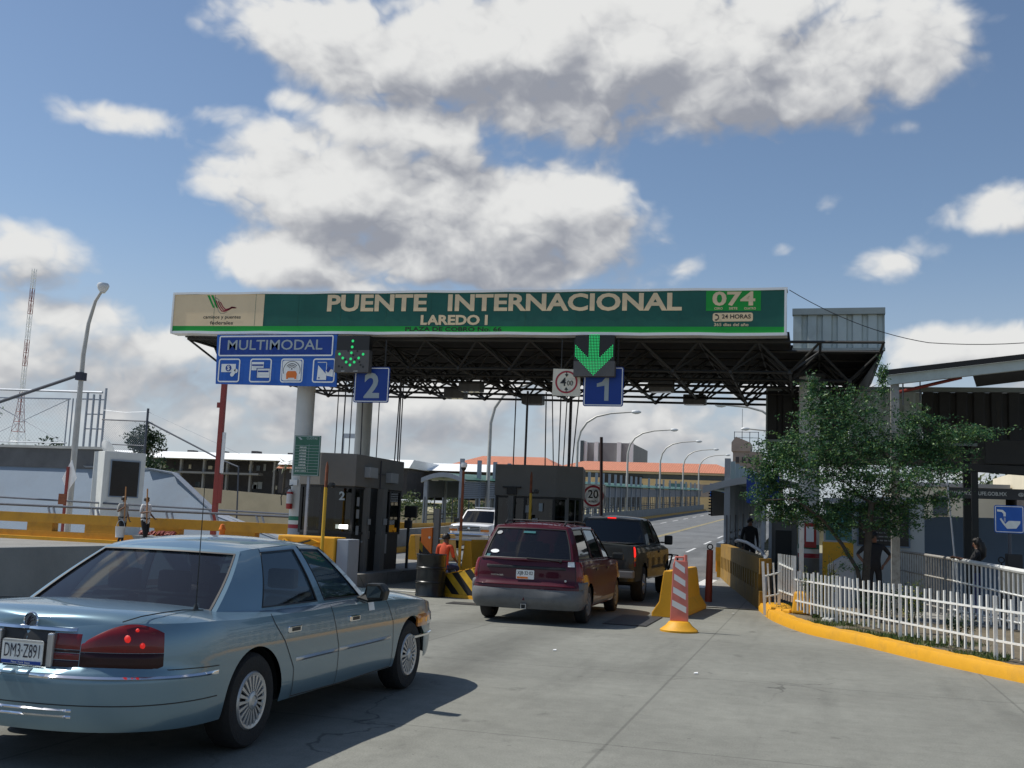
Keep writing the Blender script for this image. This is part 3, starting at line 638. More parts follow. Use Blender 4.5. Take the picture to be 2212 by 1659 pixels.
mb.box(-14.59, -14.18, y-.001, y+.001, 5.16, 5.37)
for k in range(3): disc(mb, -14.27+.05*k-.02*(k == 1), 5.10+.045*k, .0, .055, y-.002+.0005*k, 16)
mb.box(-13.73, -13.39, y-.001, y, 5.21, 5.42)
mb.box(-13.57, -13.21, y-.004, y-.003, 5.02, 5.25)
mb.quad(*rrect(-12.86, -12.34, 4.95, 5.46, .05, y))
mb.prism([(-11.90, y, 4.97), (-11.66, y, 4.97), (-11.66, y, 5.12), (-11.88, y, 5.34)], (0, .001, 0)); mb.box(-11.66, -11.645, y-.001, y, 4.97, 5.42); mb.box(-11.90, -11.645, y-.001, y, 5.405, 5.42)
mb.prism([(-11.47, y, 5.05), (-11.47, y, 5.22), (-11.58, y, 5.26), (-11.67, y, 5.20), (-11.66, y, 5.08)], (0, .001, 0))
mb.build('icon', 'sign_white', ms)
mb = MB(); y -= .003
disc(mb, -14.385, 5.265, 0, .085, y, 24); mb.box(-13.72, -13.40, y-.003, y, 5.32, 5.36); mb.box(-13.54, -13.24, y-.006, y-.005, 5.16, 5.20)
mb.box(-13.58, -13.56, y-.006, y-.002, 5.01, 5.26); mb.box(-13.58, -13.2, y-.006, y-.002, 5.25, 5.265)
disc(mb, -11.84, 5.02, 0, .02, y, 12)
mb.prism([(-11.66, y, 5.20), (-11.59, y, 5.31), (-11.52, y, 5.25), (-11.60, y, 5.15)], (0, .001, 0))
mb.build('icon', 'sign_blue', ms)
lettering('$', -14.425, -14.345, 5.20, 5.33, y-.004, 'sign_white', ms, .01)
mb = MB(); mb.prism([(-12.74, y, 5.02), (-12.46, y, 5.02), (-12.45, y, 5.12), (-12.49, y, 5.19), (-12.71, y, 5.19), (-12.75, y, 5.12)], (0, .001, 0)); mb.box(-12.74, -12.69, y-.001, y+.001, 4.99, 5.02); mb.box(-12.51, -12.46, y-.001, y+.001, 4.99, 5.02); mb.build('icon', 'orange_paint', ms)
mb = MB(); disc(mb, -12.60, 5.205, .225, .24, y, 30, -20, 200)
for r in (.09, .13, .17): disc(mb, -12.60, 5.20, r, r+.016, y-.002, 12, 40, 140)
disc(mb, -12.6, 5.245, 0, .02, y, 10); mb.build('icon', 'ink_dark', ms)
mb = MB()
for x in (-14.6, -11.6): mb.box(x-.02, x+.02, 23.955, 23.995, 4.9, 6.1)
mb.box(-14.75, -11.45, 23.96, 24.02, 6.09, 6.13); mb.build('bracket', 'frame_steel', ms)

# ------------------------------------------------------------------ lane signals, lane numbers, height sign
def lanesig(x0, x1, zt, zm, zb, label):
    t = thing('lane_signal', label, 'signal', ((x0+x1)/2, 23.8, zt), group='green arrow lane signals')
    mb = MB(); mb.box(x0, x1, 23.80, 23.98, zm, zt); mb.build('housing', 'signal_black', t)
    mb = MB(); mb.box(x0-.02, x1+.02, 23.78, 23.98, zb, zm-.002); mb.build('visor_panel', 'signal_grey', t); return t
zs1 = (700, 1100)
s2 = lanesig(-11.37, -10.50, 6.06, 5.70, 5.15, 'lane signal over lane two, sparse green dots on a grey panel')
mb = MB()
def px2x(x, y): return (-11.39+(x-1420)*(.91/260), 6.10-(y-480)*(.94/310))
for x, y in ((1551, 538), (1549, 587), (1545, 635), (1543, 685), (1540, 735), (1455, 645), (1482, 678), (1510, 711), (1635, 647), (1603, 678), (1571, 711)):
    a, b = px2x(x, y); disc(mb, a, b, 0, .034, 23.772, 12)
mb.build('lit_dots', 'led', s2)
mb = MB()
for x, y in ((1520, 618), (1590, 622), (1455, 745), (1480, 755), (1620, 735), (1640, 750), (1575, 690), (1500, 690), (1560, 655), (1610, 710)):
    a, b = px2x(x, y); disc(mb, a, b, 0, .028, 23.775, 10)
mb.build('dead_dots', 'ink_black', s2)
lettering('www.', -11.20, -11.10, 5.165, 5.185, 23.772, 'sign_white', s2, .01); lettering('.com', -10.88, -10.76, 5.165, 5.185, 23.772, 'sign_white', s2, .01)
s1 = lanesig(-5.34, -4.42, 6.02, 5.42, 5.07, 'lane signal over lane one, dense solid green down arrow')
mb = MB(); st = .036
for i in range(-14, 15):
    for j in range(0, 27):
        x = i*st; z = j*st
        shaft = abs(x) < .115 and z > .25
        d = z-abs(x)*.98
        head = abs(x) < .46 and 0 <= d < .29
        if shaft or head: disc(mb, -4.89+x, 5.10+z, 0, .0135, 23.772, 6)
mb.build('lit_dots', 'led', s1)
def numsign(x0, x1, z0, z1, n, lx, label):
    t = thing('lane_number_sign', label, 'sign', ((x0+x1)/2, 23.99, z0), group='blue lane number signs')
    mb = MB(); mb.prism(rrect(x0, x1, z0, z1, .05, 24.0), (0, .025, 0)); mb.build('panel', 'sign_blue', t)
    mb = MB(); rframe(mb, x0+.02, x1-.02, z0+.02, z1-.02, .04, .022, 23.996); mb.build('border', 'sign_white', t)
    if n == '1':
        mb = MB(); x0_, x1_, z0_, z1_ = lx; mb.prism([(x1_-.10, 23.993, z0_), (x1_, 23.993, z0_), (x1_, 23.993, z1_), (x1_-.09, 23.993, z1_), (x1_-.16, 23.993, z1_-.09), (x0_, 23.993, z1_-.13), (x0_, 23.993, z1_-.21), (x1_-.10, 23.993, z1_-.18)], (0, .001, 0)); mb.build('lettering', 'sign_grey_letter', t)
    else: lettering(n, *lx, 23.993, 'sign_grey_letter', t, .03)
    mb = MB()
    for x in (x0+.15, x1-.15): mb.box(x-.015, x+.015, 24.03, 24.06, z0+.1, 6.0)
    mb.build('hanger', 'frame_steel', t)
numsign(-10.93, -10.0, 4.43, 5.31, '2', (-10.66, -10.25, 4.54, 5.17), 'blue lane sign with the grey number 2')
numsign(-5.16, -4.22, 4.40, 5.32, '1', (-4.84, -4.56, 4.53, 5.06), 'blue lane sign with the grey number 1')
hs = thing('height_limit_sign', 'square white 4.00 height limit sign with red ring left of lane sign 1', 'sign', (-5.55, 23.98, 4.6))
mb = MB(); mb.prism([(-5.89, 23.96, 4.64), (-5.22, 23.96, 4.62), (-5.24, 23.96, 5.25), (-5.88, 23.96, 5.27)], (0, .03, 0)); mb.build('panel', 'sign_cream', hs)
mb = MB(); disc(mb, -5.555, 4.955, .225, .265, 23.952, 40); mb.build('ring', 'sign_red', hs)
lettering('4', -5.70, -5.56, 4.86, 5.06, 23.95, 'ink_black', hs, .01); lettering('00', -5.54, -5.40, 4.87, 4.99, 23.95, 'ink_black', hs, .006)
mb = MB()
for z, d in ((5.14, -1), (4.77, 1)): mb.prism([(-5.60, 23.95, z), (-5.51, 23.95, z), (-5.555, 23.95, z+d*.07)], (0, .001, 0)); mb.box(-5.565, -5.545, 23.949, 23.951, min(z, z-d*.05), max(z, z-d*.05))
mb.build('arrow', 'ink_black', hs)
mb = MB()
for x in (-5.7, -5.4): mb.box(x-.012, x+.012, 24.0, 24.03, 4.8, 5.98)
mb.build('hanger', 'frame_steel', hs)
# floodlights under the canopy
for i, (x, y, z) in enumerate(((-9.2, 28.0, 5.22), (-3.9, 28.0, 5.25), (-3.3, 30.6, 5.22), (-8.2, 31.0, 5.22), (-10.2, 29.6, 5.22))):
    t = thing('flood_light', 'grey box light under the space frame, '+('left of the middle', 'right of lane sign 1', 'near the rear edge on the right', 'at the rear edge in the middle', 'near the rear edge behind lane sign 2')[i], 'light', (x, y, z), group='box lights under the canopy')
    mb = MB(); mb.box(x-.32, x+.32, y-.2, y+.2, z, z+.28); mb.build('housing', 'grey_plastic', t, bevel=.03)
    mb = MB(); mb.box(x-.26, x+.26, y-.15, y+.15, z-.012, z-.002); mb.build('lens', 'lamp_clear', t)
    mb = MB(); mb.tube([(x, y, z+.28), (x, y, 5.46)], .02, 6); mb.build('stem', 'frame_steel', t)
# cables down to the booths
CB = [(-11.9, 25.2, 0, .014), (-11.75, 25.3, 0, .018), (-11.6, 25.4, 0, .014), (-11.45, 25.8, -.04, .016), (-11.0, 25.8, 0, .014), (-10.93, 26.9, .05, .017), (-10.86, 26.95, -.02, .02), (-10.83, 27.0, 0, .016),
      (-8.35, 29.6, 0, .018), (-8.0, 29.6, 0, .034), (-7.45, 29.8, -.05, .018), (-7.2, 29.8, -.12, .016), (-7.08, 29.9, .0, .018), (-6.95, 29.9, .06, .016), (-6.80, 30, 0, .045), (-6.72, 30, .16, .018)]
CBL = ['thin conduit to booth 2 nearest the tricolour column', 'second conduit from the tricolour column to booth 2', 'third conduit from the tricolour column to booth 2', 'slightly slanted conduit over the left half of booth 2', 'straight conduit over the middle of booth 2', 'left one of the three crossing conduits beside lane sign 2', 'middle one of the three crossing conduits beside lane sign 2', 'right one of the three conduits over the far corner of booth 2', 'leftmost thin conduit rising from booth 1', 'thick dark conduit left of the middle of booth 1', 'slanted thin conduit over the middle of booth 1', 'most slanted left leaning conduit of booth 1', 'straight thin conduit in the right bundle of booth 1', 'right leaning thin conduit in the right bundle of booth 1', 'thickest dark conduit at the right of booth 1', 'far right slanted conduit rising from booth 1']
for i, (x, y, dx, r) in enumerate(CB):
    mb = MB(); mb.tube([(x, y, 3.15), (x+dx, y, 5.45)], r, 7)
    one(mb, 'conduit', 'conduit', CBL[i], 'conduit', (x, y, 3.15), 'conduits to booth '+('2' if i < 8 else '1'), smooth=40)

# ------------------------------------------------------------------ toll booths and islands
def pz(poly, z): return [(x, y, z) for x, y in poly]
def offs(poly, d):
    cx = sum(p[0] for p in poly)/len(poly); cy = sum(p[1] for p in poly)/len(poly)
    return [(x+(d if x > cx else -d), y+(d if y > cy else -d)) for x, y in poly]
def island(poly, z, label):
    mb = MB(); mb.prism(pz(poly, 0), (0, 0, z)); o = mb.build('traffic_island', 'concrete_wall', None, loc=(poly[0][0], poly[0][1], 0), bevel=.03); struct(o); return o
island([(-12.9, 22.6), (-10.6, 22.6), (-10.55, 30), (-13.0, 30)], .22, '')
island([(-8.9, 24.0), (-7.2, 24.0), (-6.05, 27.5), (-6.0, 35), (-8.9, 35)], .18, '')
def booth(label, poly, zb, zw, zp, zt, num, numpos, doors, wins, pills, cat='toll booth'):
    cx = sum(p[0] for p in poly)/len(poly); cy = sum(p[1] for p in poly)/len(poly)
    t = thing('toll_booth', label, cat, (cx, cy, zb), group='toll booths')
    mb = MB(); mb.prism(pz(poly, zb), (0, 0, zw-zb)); mb.build('base_wall', 'booth_dark', t, bevel=.01)
    mb = MB(); mb.prism(pz(offs(poly, .06), zp), (0, 0, zt-zp)); mb.build('parapet', 'booth_grey', t, bevel=.015)
    n = len(poly)
    # glazing between mullions, all round
    g = MB(); fr = MB()
    for i in range(n):
        a = Vector((*poly[i], 0)); b = Vector((*poly[(i+1) % n], 0)); d = (b-a); k = max(1, round(d.length/.75)); d /= k
        for j in range(k):
            p = a+d*j; q2 = a+d*(j+1); nrm = Vector((d.y, -d.x, 0)).normalized()
            g.quad(tuple(p+Vector((0, 0, zw))), tuple(q2+Vector((0, 0, zw))), tuple(q2+Vector((0, 0, zp))), tuple(p+Vector((0, 0, zp))))
            fr.beam(p+Vector((0, 0, zw)), p+Vector((0, 0, zp)), .07)
            fr.beam(p+Vector((0, 0, zw+.02)), q2+Vector((0, 0, zw+.02)), .06); fr.beam(p+Vector((0, 0, zp-.03)), q2+Vector((0, 0, zp-.03)), .05)
    g.build('window', 'booth_glass', t); fr.build('window_frame', 'booth_dark', t)
    for (p0, p1, z0, z1) in pills:
        m2 = MB(); m2.beam((*p0, z0), (*p0, z1), p1, p1); m2.build('pillar', 'booth_grey', t)
    lettering(num, *numpos, 'sign_grey_letter', t, .03)
    return t
P2 = [(-12.15, 24.0), (-11.55, 23.9), (-10.84, 24.15), (-10.84, 27.2), (-12.15, 27.2)]
b2 = booth('toll booth 2, grey parapet over dark glass, standing beside the tricolour column', P2, .22, 1.22, 2.38, 3.17, '2', (-11.13, -10.98, 2.03, 2.24, 23.96), None, None,
           [((-10.80, 24.85), .16, .22, 2.38), ((-10.80, 25.75), .28, .22, 2.38)])
d = MB(); d.box(-10.835, -10.80, 25.0, 25.55, .24, 2.36); do = d.build('door', 'ink_black', b2)
d = MB(); d.box(-10.80, -10.77, 25.08, 25.11, 1.1, 1.3); d.build('handle', 'satin_metal', do)
for y, z0, z1, w in ((24.35, 1.9, 2.12, .14), (24.36, 1.6, 1.82, .16), (24.38, 1.2, 1.42, .16), (25.78, 1.46, 1.62, .24), (24.75, 1.46, 1.6, .16), (26.2, .72, 1.22, .24), (24.45, .98, 1.08, .1), (24.7, 1.0, 1.06, .1)):
    d = MB(); d.box(-10.80+(.16 if 24.7 < y < 26 and z0 > 1.4 else .005), -10.793+(.16 if 24.7 < y < 26 and z0 > 1.4 else .005), y-w/2, y+w/2, z0, z1); d.build('notice', 'grey_face', b2)
d = MB(); d.box(-11.22, -10.90, 24.05, 24.07, 1.34, 1.44); d.build('lamp_tube', emis('tube_light', (1, .98, .95), 4.), b2)
d = MB(); d.box(-12.0, -11.0, 24.4, 26.9, .95, 1.25); d.build('counter', 'booth_dark', b2)
P1 = [(-8.62, 29.0), (-6.95, 28.98), (-6.28, 29.35), (-6.62, 31.2), (-8.62, 31.2)]
b1 = booth('toll booth 1, wide grey parapet, dark glass front, seen over the maroon minivan', P1, .18, 1.2, 2.40, 3.28, '1', (-7.37, -7.26, 2.0, 2.22, 28.93), None, None,
           [((-8.17, 28.93), .15, .18, 2.40), ((-6.62, 29.18), .10, .18, 2.4), ((-6.45, 29.32), .10, .18, 2.4)])
d = MB(); d.box(-8.3, -8.02, 28.86, 28.92, 2.44, 2.62); d.box(-8.42, -7.9, 28.84, 28.92, 2.62, 2.66); d.build('bracket', 'booth_dark', b1)
d = MB(); d.box(-8.2, -6.9, 29.3, 31.0, .95, 1.25); d.build('counter', 'booth_dark', b1)
d = MB(); d.prism([(-6.36, 29.9, .2), (-6.49, 30.6, .2), (-6.49, 30.6, 2.36), (-6.36, 29.9, 2.36)], (.03, .005, 0)); do = d.build('door', 'ink_black', b1); d = MB(); d.box(-6.36, -6.33, 30.0, 30.03, 1.1, 1.3); d.build('handle', 'satin_metal', do)

for z, y0_, y1_ in ((2.62, 24.6, 25.1), (2.55, 26.0, 26.5)):
    d = MB(); d.box(-10.78, -10.62, y0_, y1_, z, z+.26); d.build('air_unit', 'grey_face', b2, bevel=.01)
d = MB(); d.tube([(-10.76, 25.6, 2.38), (-10.76, 25.6, 3.1)], .018, 6); d.tube([(-10.76, 25.15, 2.75), (-10.76, 25.9, 2.75)], .012, 6); d.build('cable_pipe', 'conduit', b2)
for x, z in ((-7.9, 1.55), (-7.75, 1.95), (-7.55, 1.6)): d = MB(); d.box(x, x+.16, 28.93, 28.94, z, z+.2); d.build('notice', 'grey_face', b1)
# price board
t = thing('price_board', 'tall green fare price board on a grey post beside the first column', 'sign', (-11.47, 22.9, .22))
mb = MB(); mb.box(-11.86, -11.19, 22.88, 22.91, 2.55, 3.5); mb.build('panel', 'price_green', t)
mb = MB(); rframe(mb, -11.85, -11.20, 2.56, 3.49, .02, .012, 22.876)
for k in range(10): z = 2.63+.07*k; mb.box(-11.83, -11.22, 22.8745, 22.876, z, z+.006)
mb.box(-11.48, -11.474, 22.8745, 22.876, 2.63, 3.30); mb.build('rule', 'sign_grey_letter', t)
lettering('CUOTAS', -11.55, -11.27, 3.41, 3.46, 22.873, 'sign_grey_letter', t, .01)
mb = MB(); mb.prism([(-11.78, 22.873, 3.46), (-11.72, 22.873, 3.46), (-11.66, 22.873, 3.41), (-11.62, 22.873, 3.42), (-11.70, 22.873, 3.395)], (0, .001, 0)); mb.build('emblem', 'sign_grey_letter', t)
for k in range(9):
    z = 2.642+.07*k
    lettering('EJE EXCEDENTE' if k == 1 else 'EJE EXC. CAMION' if k == 0 else 'VEHICULOS' if k == 8 else 'AUTOBUSES' if k > 5 else 'CAMIONES', -11.80 if k < 2 else -11.72, -11.52 if k < 2 else -11.54, z, z+.034, 22.873, 'sign_white', t, .012, 'row_text')
mb = MB(); mb.box(-11.50, -11.44, 22.93, 22.98, .2, 3.4); mb.build('post', 'galvanised', t)
# fire extinguisher hung on the column
t = thing('fire_extinguisher', 'white and red fire extinguisher hung on the first column', 'extinguisher', (-12.60, 24.3, 1.75))
mb = MB(); mb.lathe([(0, 0), (.075, .01), (.08, .05), (.08, .14)], (-12.62, 24.28, 1.76), 16); mb.build('base_band', 'ext_red', t, 40)
mb = MB(); mb.lathe([(.08, .14), (.08, .40), (.05, .47), (.025, .5)], (-12.62, 24.28, 1.76), 16); mb.build('cylinder', 'ext_white', t, 40)
mb = MB(); mb.lathe([(.081, .38), (.081, .43)], (-12.62, 24.28, 1.76), 16); mb.build('top_band', 'ext_red', t)
mb = MB(); mb.tube([(-12.62, 24.28, 2.26), (-12.62, 24.28, 2.32)], .02, 8); mb.beam((-12.66, 24.25, 2.33), (-12.54, 24.25, 2.36), .025); mb.build('valve', 'ink_black', t)
mb = MB(); mb.tube([(-12.66, 24.26, 2.3), (-12.76, 24.24, 2.26), (-12.84, 24.24, 2.05), (-12.82, 24.25, 1.85)], .014, 6); mb.build('hose', 'ink_black', t, 40)
one(MB().box(-12.68, -12.47, 24.33, 24.36, 2.36, 2.50), 'notice_box', 'sign_white', 'small white notice box on the first column above the extinguisher', 'box', (-12.58, 24.34, 2.36))
# yellow concrete block in front of booth 2
t = thing('island_barrier', 'yellow concrete island barrier with striped nose cover before booth 2', 'barrier', (-11.0, 22.2, 0))
mb = MB(); mb.prism([(-11.66, 22.0, 0), (-10.20, 21.9, 0), (-10.20, 22.5, 0), (-11.9, 22.9, 0)], (0, 0, 1.17)); mb.build('block', 'yellow_paint', t, bevel=.03)
mb = MB(); mb.prism([(-11.45, 21.86, 1.10), (-11.25, 21.78, .98), (-10.75, 21.78, 1.12), (-10.58, 21.84, 1.05), (-10.75, 21.80, .98), (-11.25, 21.76, .83), (-11.55, 21.86, .97)], (0, .1, 0)); mb.build('nose_cover', 'yellow_paint', t)
mb = MB(); mb.prism([(-11.43, 21.84, 1.08), (-11.23, 21.76, .965), (-10.74, 21.76, 1.10), (-10.74, 21.76, 1.07), (-11.23, 21.75, .925), (-11.42, 21.83, 1.03)], (0, .02, 0)); mb.build('stripe', 'ink_black', t)
one(MB().box(-10.18, -9.90, 21.95, 22.55, 0, 1.14), 'concrete_post', 'grey_block', 'blue grey square concrete post beside the yellow island barrier', 'post', (-10.08, 22.2, 0), bevel=.02)
def bollard_post(x, y, zt, z0, label, cam=False, dome=False, split=.62):
    t = thing('marker_post', label, 'post', (x, y, z0), group='yellow posts with rusty tops')
    zs = z0+(zt-z0)*split
    mb = MB(); mb.tube([(x, y, z0), (x, y, zs)], .038, 10); mb.build('post', 'yellow_post', t, 40)
    mb = MB(); mb.tube([(x, y, zs), (x, y, zt-.12), (x, y, zt)], [.036, .034, .012], 10); mb.build('upper_post', 'rust', t, 40)
    mb = MB(); mb.tube([(x, y, z0+.3), (x, y, z0+.36)], .05, 10); mb.build('collar', 'yellow_post', t, 40)
    if cam:
        c = MB(); c.lathe([(0, -.09), (.055, -.085), (.06, .04), (.05, .07), (0, .075)], (x+.16, y-.02, zs+.05), 14, 'y'); c.tube([(x, y, zs), (x+.15, y, zs+.02)], .018, 6); c.build('camera', 'ink_black', t, 40)
    if dome:
        c = MB(); c.lathe([(0, 0), (.07, .0), (.085, .05), (.07, .11), (0, .13)], (x, y, zt), 14); c.build('camera_housing', 'white_trim', t, 40)
        c = MB(); c.lathe([(.06, -.0), (.06, -.04), (.03, -.08), (0, -.085)], (x, y, zt), 14); c.build('camera_dome', 'ink_black', t, 40)
bollard_post(-10.46, 22.0-.2, 2.84, .0, 'yellow post with rusty tip and camera in front of booth 2', cam=True, split=.80)
bollard_post(-8.05, 24.2, 2.92, .18, 'tall thin yellow and rust post topped by a dome camera, before the white SUV', dome=True, split=.45)
bollard_post(-7.24, 27.5, 3.02, .18, 'yellow post with rusty tip and camera in front of booth 1', cam=True, split=.80)
# fare display behind booth 2
t = thing('fare_display', 'black fare display screen on a post beside booth 2', 'display', (-10.1, 27.6, 0))
mb = MB(); mb.box(-10.80, -10.45, 27.5, 27.6, 1.67, 1.99); mb.build('screen', 'signal_black', t, bevel=.01)
mb = MB(); mb.box(-10.79, -10.60, 27.5, 27.65, 1.38, 1.60); mb.build('reader_box', 'booth_dark', t, bevel=.02)
mb = MB(); mb.box(-10.72, -10.66, 27.55, 27.61, 0, 1.66); mb.build('post', 'booth_dark', t)
# gate cabinet with arm
t = thing('barrier_gate', 'orange barrier gate cabinet with slanted door and a grey post behind it', 'gate', (-8.6, 24.6, .18))
mb = MB(); mb.prism([(-9.16, 24.5, 1.10), (-8.88, 24.5, .82), (-8.88, 24.5, 1.47), (-9.16, 24.5, 1.42)], (0, .1, 0)); mb.build('door', 'orange_paint', t, bevel=.015)
mb = MB(); mb.box(-9.14, -8.89, 24.61, 24.95, .18, 1.36); mb.build('cabinet', 'booth_dark', t)
mb = MB(); mb.lathe([(0, 0), (.03, 0), (.03, .02), (0, .02)], (-8.93, 24.475, 1.22), 12, 'y'); mb.build('lock', 'satin_metal', t)
mb = MB(); mb.box(-8.87, -8.73, 24.55, 24.7, .18, 1.92); mb.build('post', 'booth_grey', t, bevel=.01)
mb = MB(); mb.tube([(-8.72, 24.6, 1.2), (-7.9, 24.6, 1.2)], .02, 8); mb.build('arm', 'satin_metal', t)
# jersey barrier pieces
JP = [(.0, .30), (.08, .30), (.30, .16), (.85, .09), (.90, .07)]
def jersey(name, a, b, m, label, cat='barrier', h=.9, group=None, zb=0):
    a = Vector(a); b = Vector(b); d = (b-a).normalized(); n = Vector((d.y, -d.x, 0)); pr = [(w, z*h/.9) for z, w in JP]; pr = [(w, z) for w, z in pr]+[(-w, z) for w, z in pr[::-1]]
    mb = MB(); mb.prism([a+n*w+Vector((0, 0, z+zb)) for w, z in pr], b-a); return one(mb, name, m, label, cat, (a.x, a.y, zb), group, bevel=.02)
jersey('jersey_barrier', (-13.4, 35.0, 0), (-13.6, 40, 0), 'yellow_paint', 'yellow concrete jersey barrier end seen between booth 2 and the orange cabinet', h=1.05, zb=.03)
jersey('jersey_barrier', (-8.22, 25.3, .1), (-7.9, 27.0, .1), 'yellow_paint', 'yellow concrete jersey barrier end under the white SUV bumper', h=1.0, zb=.1)
jersey('jersey_barrier', (-2.68, 20.7, 0), (-2.52, 23.7, 0), 'yellow_paint', 'yellow concrete jersey barrier behind the striped delineator', h=.88)
# striped crash wedge
t = thing('crash_wedge', 'yellow and black striped concrete wedge between the drum and the minivan', 'barrier', (-7.3, 22.8, 0))
mb = MB(); mb.prism([(-8.0, 22.55, 0), (-6.5, 21.9, 0), (-6.5, 21.9, .78), (-8.0, 22.55, .42)], (.55, 1.4, 0)); mb.build('block', 'hazard_stripes', t, bevel=.015)
mb = MB(); mb.prism([(-8.04, 22.5, .0), (-6.45, 21.82, 0), (-6.45, 21.82, .07), (-8.04, 22.5, .07)], (.05, .12, 0)); mb.build('foot_rail', 'yellow_paint', t)
mb = MB()
for k in range(8):
    f = k/8; x = -8.0+1.5*f; y = 22.55-.65*f; z = .42+.36*f; mb.prism([(x, y-.01, z+.002), (x+.1, y-.05, z+.026), (x+.65, y+1.3, z+.03), (x+.55, y+1.35, z+.006)], (0, 0, .02))
mb.build('top_mark', 'yellow_paint', t)
t = thing('striped_board', 'striped yellow and black hazard board leaning behind the seated person', 'board', (-8.2, 26.2, .18))
mb = MB(); mb.prism([(-9.75, 26.0, .18), (-9.0, 26.0, .18), (-9.0, 26.0, .75), (-9.75, 26.0, 1.2)], (0, .08, 0)); mb.build('board', 'hazard_stripes', t)
mb = MB()
for x in (-9.65, -9.1): mb.box(x-.03, x+.03, 26.08, 26.14, .18, .7)
mb.build('leg', 'booth_dark', t)
# drum
t = thing('oil_drum', 'black oil drum with two ribs standing before the striped wedge', 'drum', (-8.02, 22.2, 0))
pr = [(0, 0), (.29, 0), (.30, .02), (.29, .04), (.29, .28), (.303, .295), (.303, .315), (.29, .33), (.29, .58), (.303, .595), (.303, .615), (.29, .63), (.29, .86), (.302, .88), (.298, .895), (.27, .895), (.27, .87), (0, .87)]
mb = MB(); mb.lathe(pr, (-8.02, 22.2, 0), 36); mb.v = [(-8.02+(x+8.02)*1.1, 22.2+(y-22.2)*1.1, z*1.02) for x, y, z in mb.v]; mb.build('drum_body', 'drum_black', t, 35)
mb = MB(); mb.lathe([(0, .0), (.035, 0), (.035, .02), (0, .02)], (-7.9, 22.1, .872), 12); mb.build('bung', 'satin_metal', t)
# speed sign
t = thing('speed_sign', 'square white 20 km/h speed limit sign with red ring on a white post', 'sign', (-6.65, 33, .0))
mb = MB(); mb.prism(rrect(-7.05, -6.27, 2.2, 2.95, .05, 33.0), (0, .02, 0)); mb.build('panel', 'sign_white', t)
mb = MB(); disc(mb, -6.66, 2.58, .27, .335, 32.995, 44); mb.build('ring', 'sign_red', t)
mb = MB(); rframe(mb, -7.03, -6.29, 2.22, 2.93, .04, .012, 32.996); mb.build('border', 'ink_black', t)
lettering('20', -6.83, -6.50, 2.51, 2.77, 32.993, 'ink_black', t, .015); lettering('km/h', -6.80, -6.53, 2.38, 2.46, 32.993, 'ink_black', t, .01)
mb = MB(); mb.tube([(-6.68, 33.06, .1), (-6.68, 33.06, 2.6)], .035, 8); mb.build('post', 'white_trim', t)
one(MB().tube([(-6.30, 32.8, .15), (-6.42, 32.8, 4.42)], .05, 8), 'dark_pole', 'dark_maroon', 'dark reddish pole rising in front of the 20 km/h sign', 'pole', (-6.35, 32.8, .15), smooth=40)
# cones on the island beyond the sedan
def cone(x, y, z, label):
    t = thing('traffic_cone', label, 'cone', (x, y, z), group='orange traffic cones')
    mb = MB(); mb.box(x-.2, x+.2, y-.2, y+.2, z, z+.035); mb.build('base', 'orange_cone', t, bevel=.01)
    mb = MB(); mb.lathe([(.14, .035), (.035, .85), (.03, .88), (0, .885)], (x, y, z), 18); mb.build('cone_body', 'orange_cone', t, 40); return t
cone(-11.95, 21.3, 0, 'orange traffic cone seen through the sedan rear door window'); cone(-10.3, 21.4, 0, 'orange traffic cone whose tip shows above the sedan front door')
# delineator
t = thing('delineator', 'salmon and white striped delineator panel on a yellow rubber base', 'delineator', (-2.14, 18.1, 0))
mb = MB(); mb.lathe([(.0, .0), (.31, .0), (.315, .03), (.22, .10), (.17, .16), (.15, .17), (0, .17)], (-2.14, 18.1, 0), 28); mb.build('base', 'yellow_paint', t, 40)
bx, by = -2.14, 18.1
mb = MB(); mb.prism([(bx-.15, by-.035, .17), (bx+.15, by-.035, .17), (bx+.125, by-.03, 1.10), (bx+.12, by-.03, 1.16), (bx-.09, by-.03, 1.16), (bx-.12, by-.03, 1.10)], (0, .065, 0)); mb.build('panel', 'salmon_plastic', t, bevel=.012)
mb = MB()
for k in range(4):
    z = .34+.215*k; w = .118-.012*k
    mb.quad((bx-w, by-.041+.001*k, z+.075), (bx+w, by-.041+.001*k, z-.035), (bx+w, by-.041+.001*k, z+.065), (bx-w, by-.041+.001*k, z+.175))
mb.build('stripe', 'white_reflective', t)
mb = MB(); mb.tube([(bx-.085, by, 1.15), (bx-.08, by, 1.215), (bx+.05, by, 1.215), (bx+.055, by, 1.15)], .018, 8); mb.tube([(bx+.085, by, 1.14), (bx+.085, by, 1.26)], .03, 10); mb.build('handle', 'salmon_plastic', t, 40)
# red post with ring
t = thing('ring_post', 'dark orange post with a dark ring on top beside the jersey barrier', 'post', (-2.36, 25.6, 0))
mb = MB(); mb.tube([(-2.36, 25.6, 0), (-2.34, 25.6, 1.22)], [.085, .075], 12); mb.build('post', 'post_red', t, 40)
mb = MB(); mb.lathe([(.06+.014*math.cos(a), .014*math.sin(a)) for a in [2*math.pi*k/8 for k in range(8)]], (-2.34, 25.6, 1.29), 18, 'y', True); mb.build('ring', 'ink_black', t, 60)
# steel plate and manhole marks
one(MB().box(-3.5, -2.75, 18.5, 20.6, .002, .018), 'steel_plate', 'plate_steel', 'dark steel plate lying on the concrete right of the minivan', 'plate', (-3.1, 19.5, 0))
one(MB().box(-7.1, -6.0, 20.6, 21.1, .002, .014), 'floor_grate', 'plate_steel', 'dark floor grate set in the concrete left of the minivan', 'grate', (-6.5, 20.8, 0))
one(MB().box(-9.9, -8.7, 23.0, 23.35, .002, .012), 'floor_plate', 'concrete_pale', 'pale floor plate in lane two beside booth 2', 'plate', (-9.3, 23.2, 0))
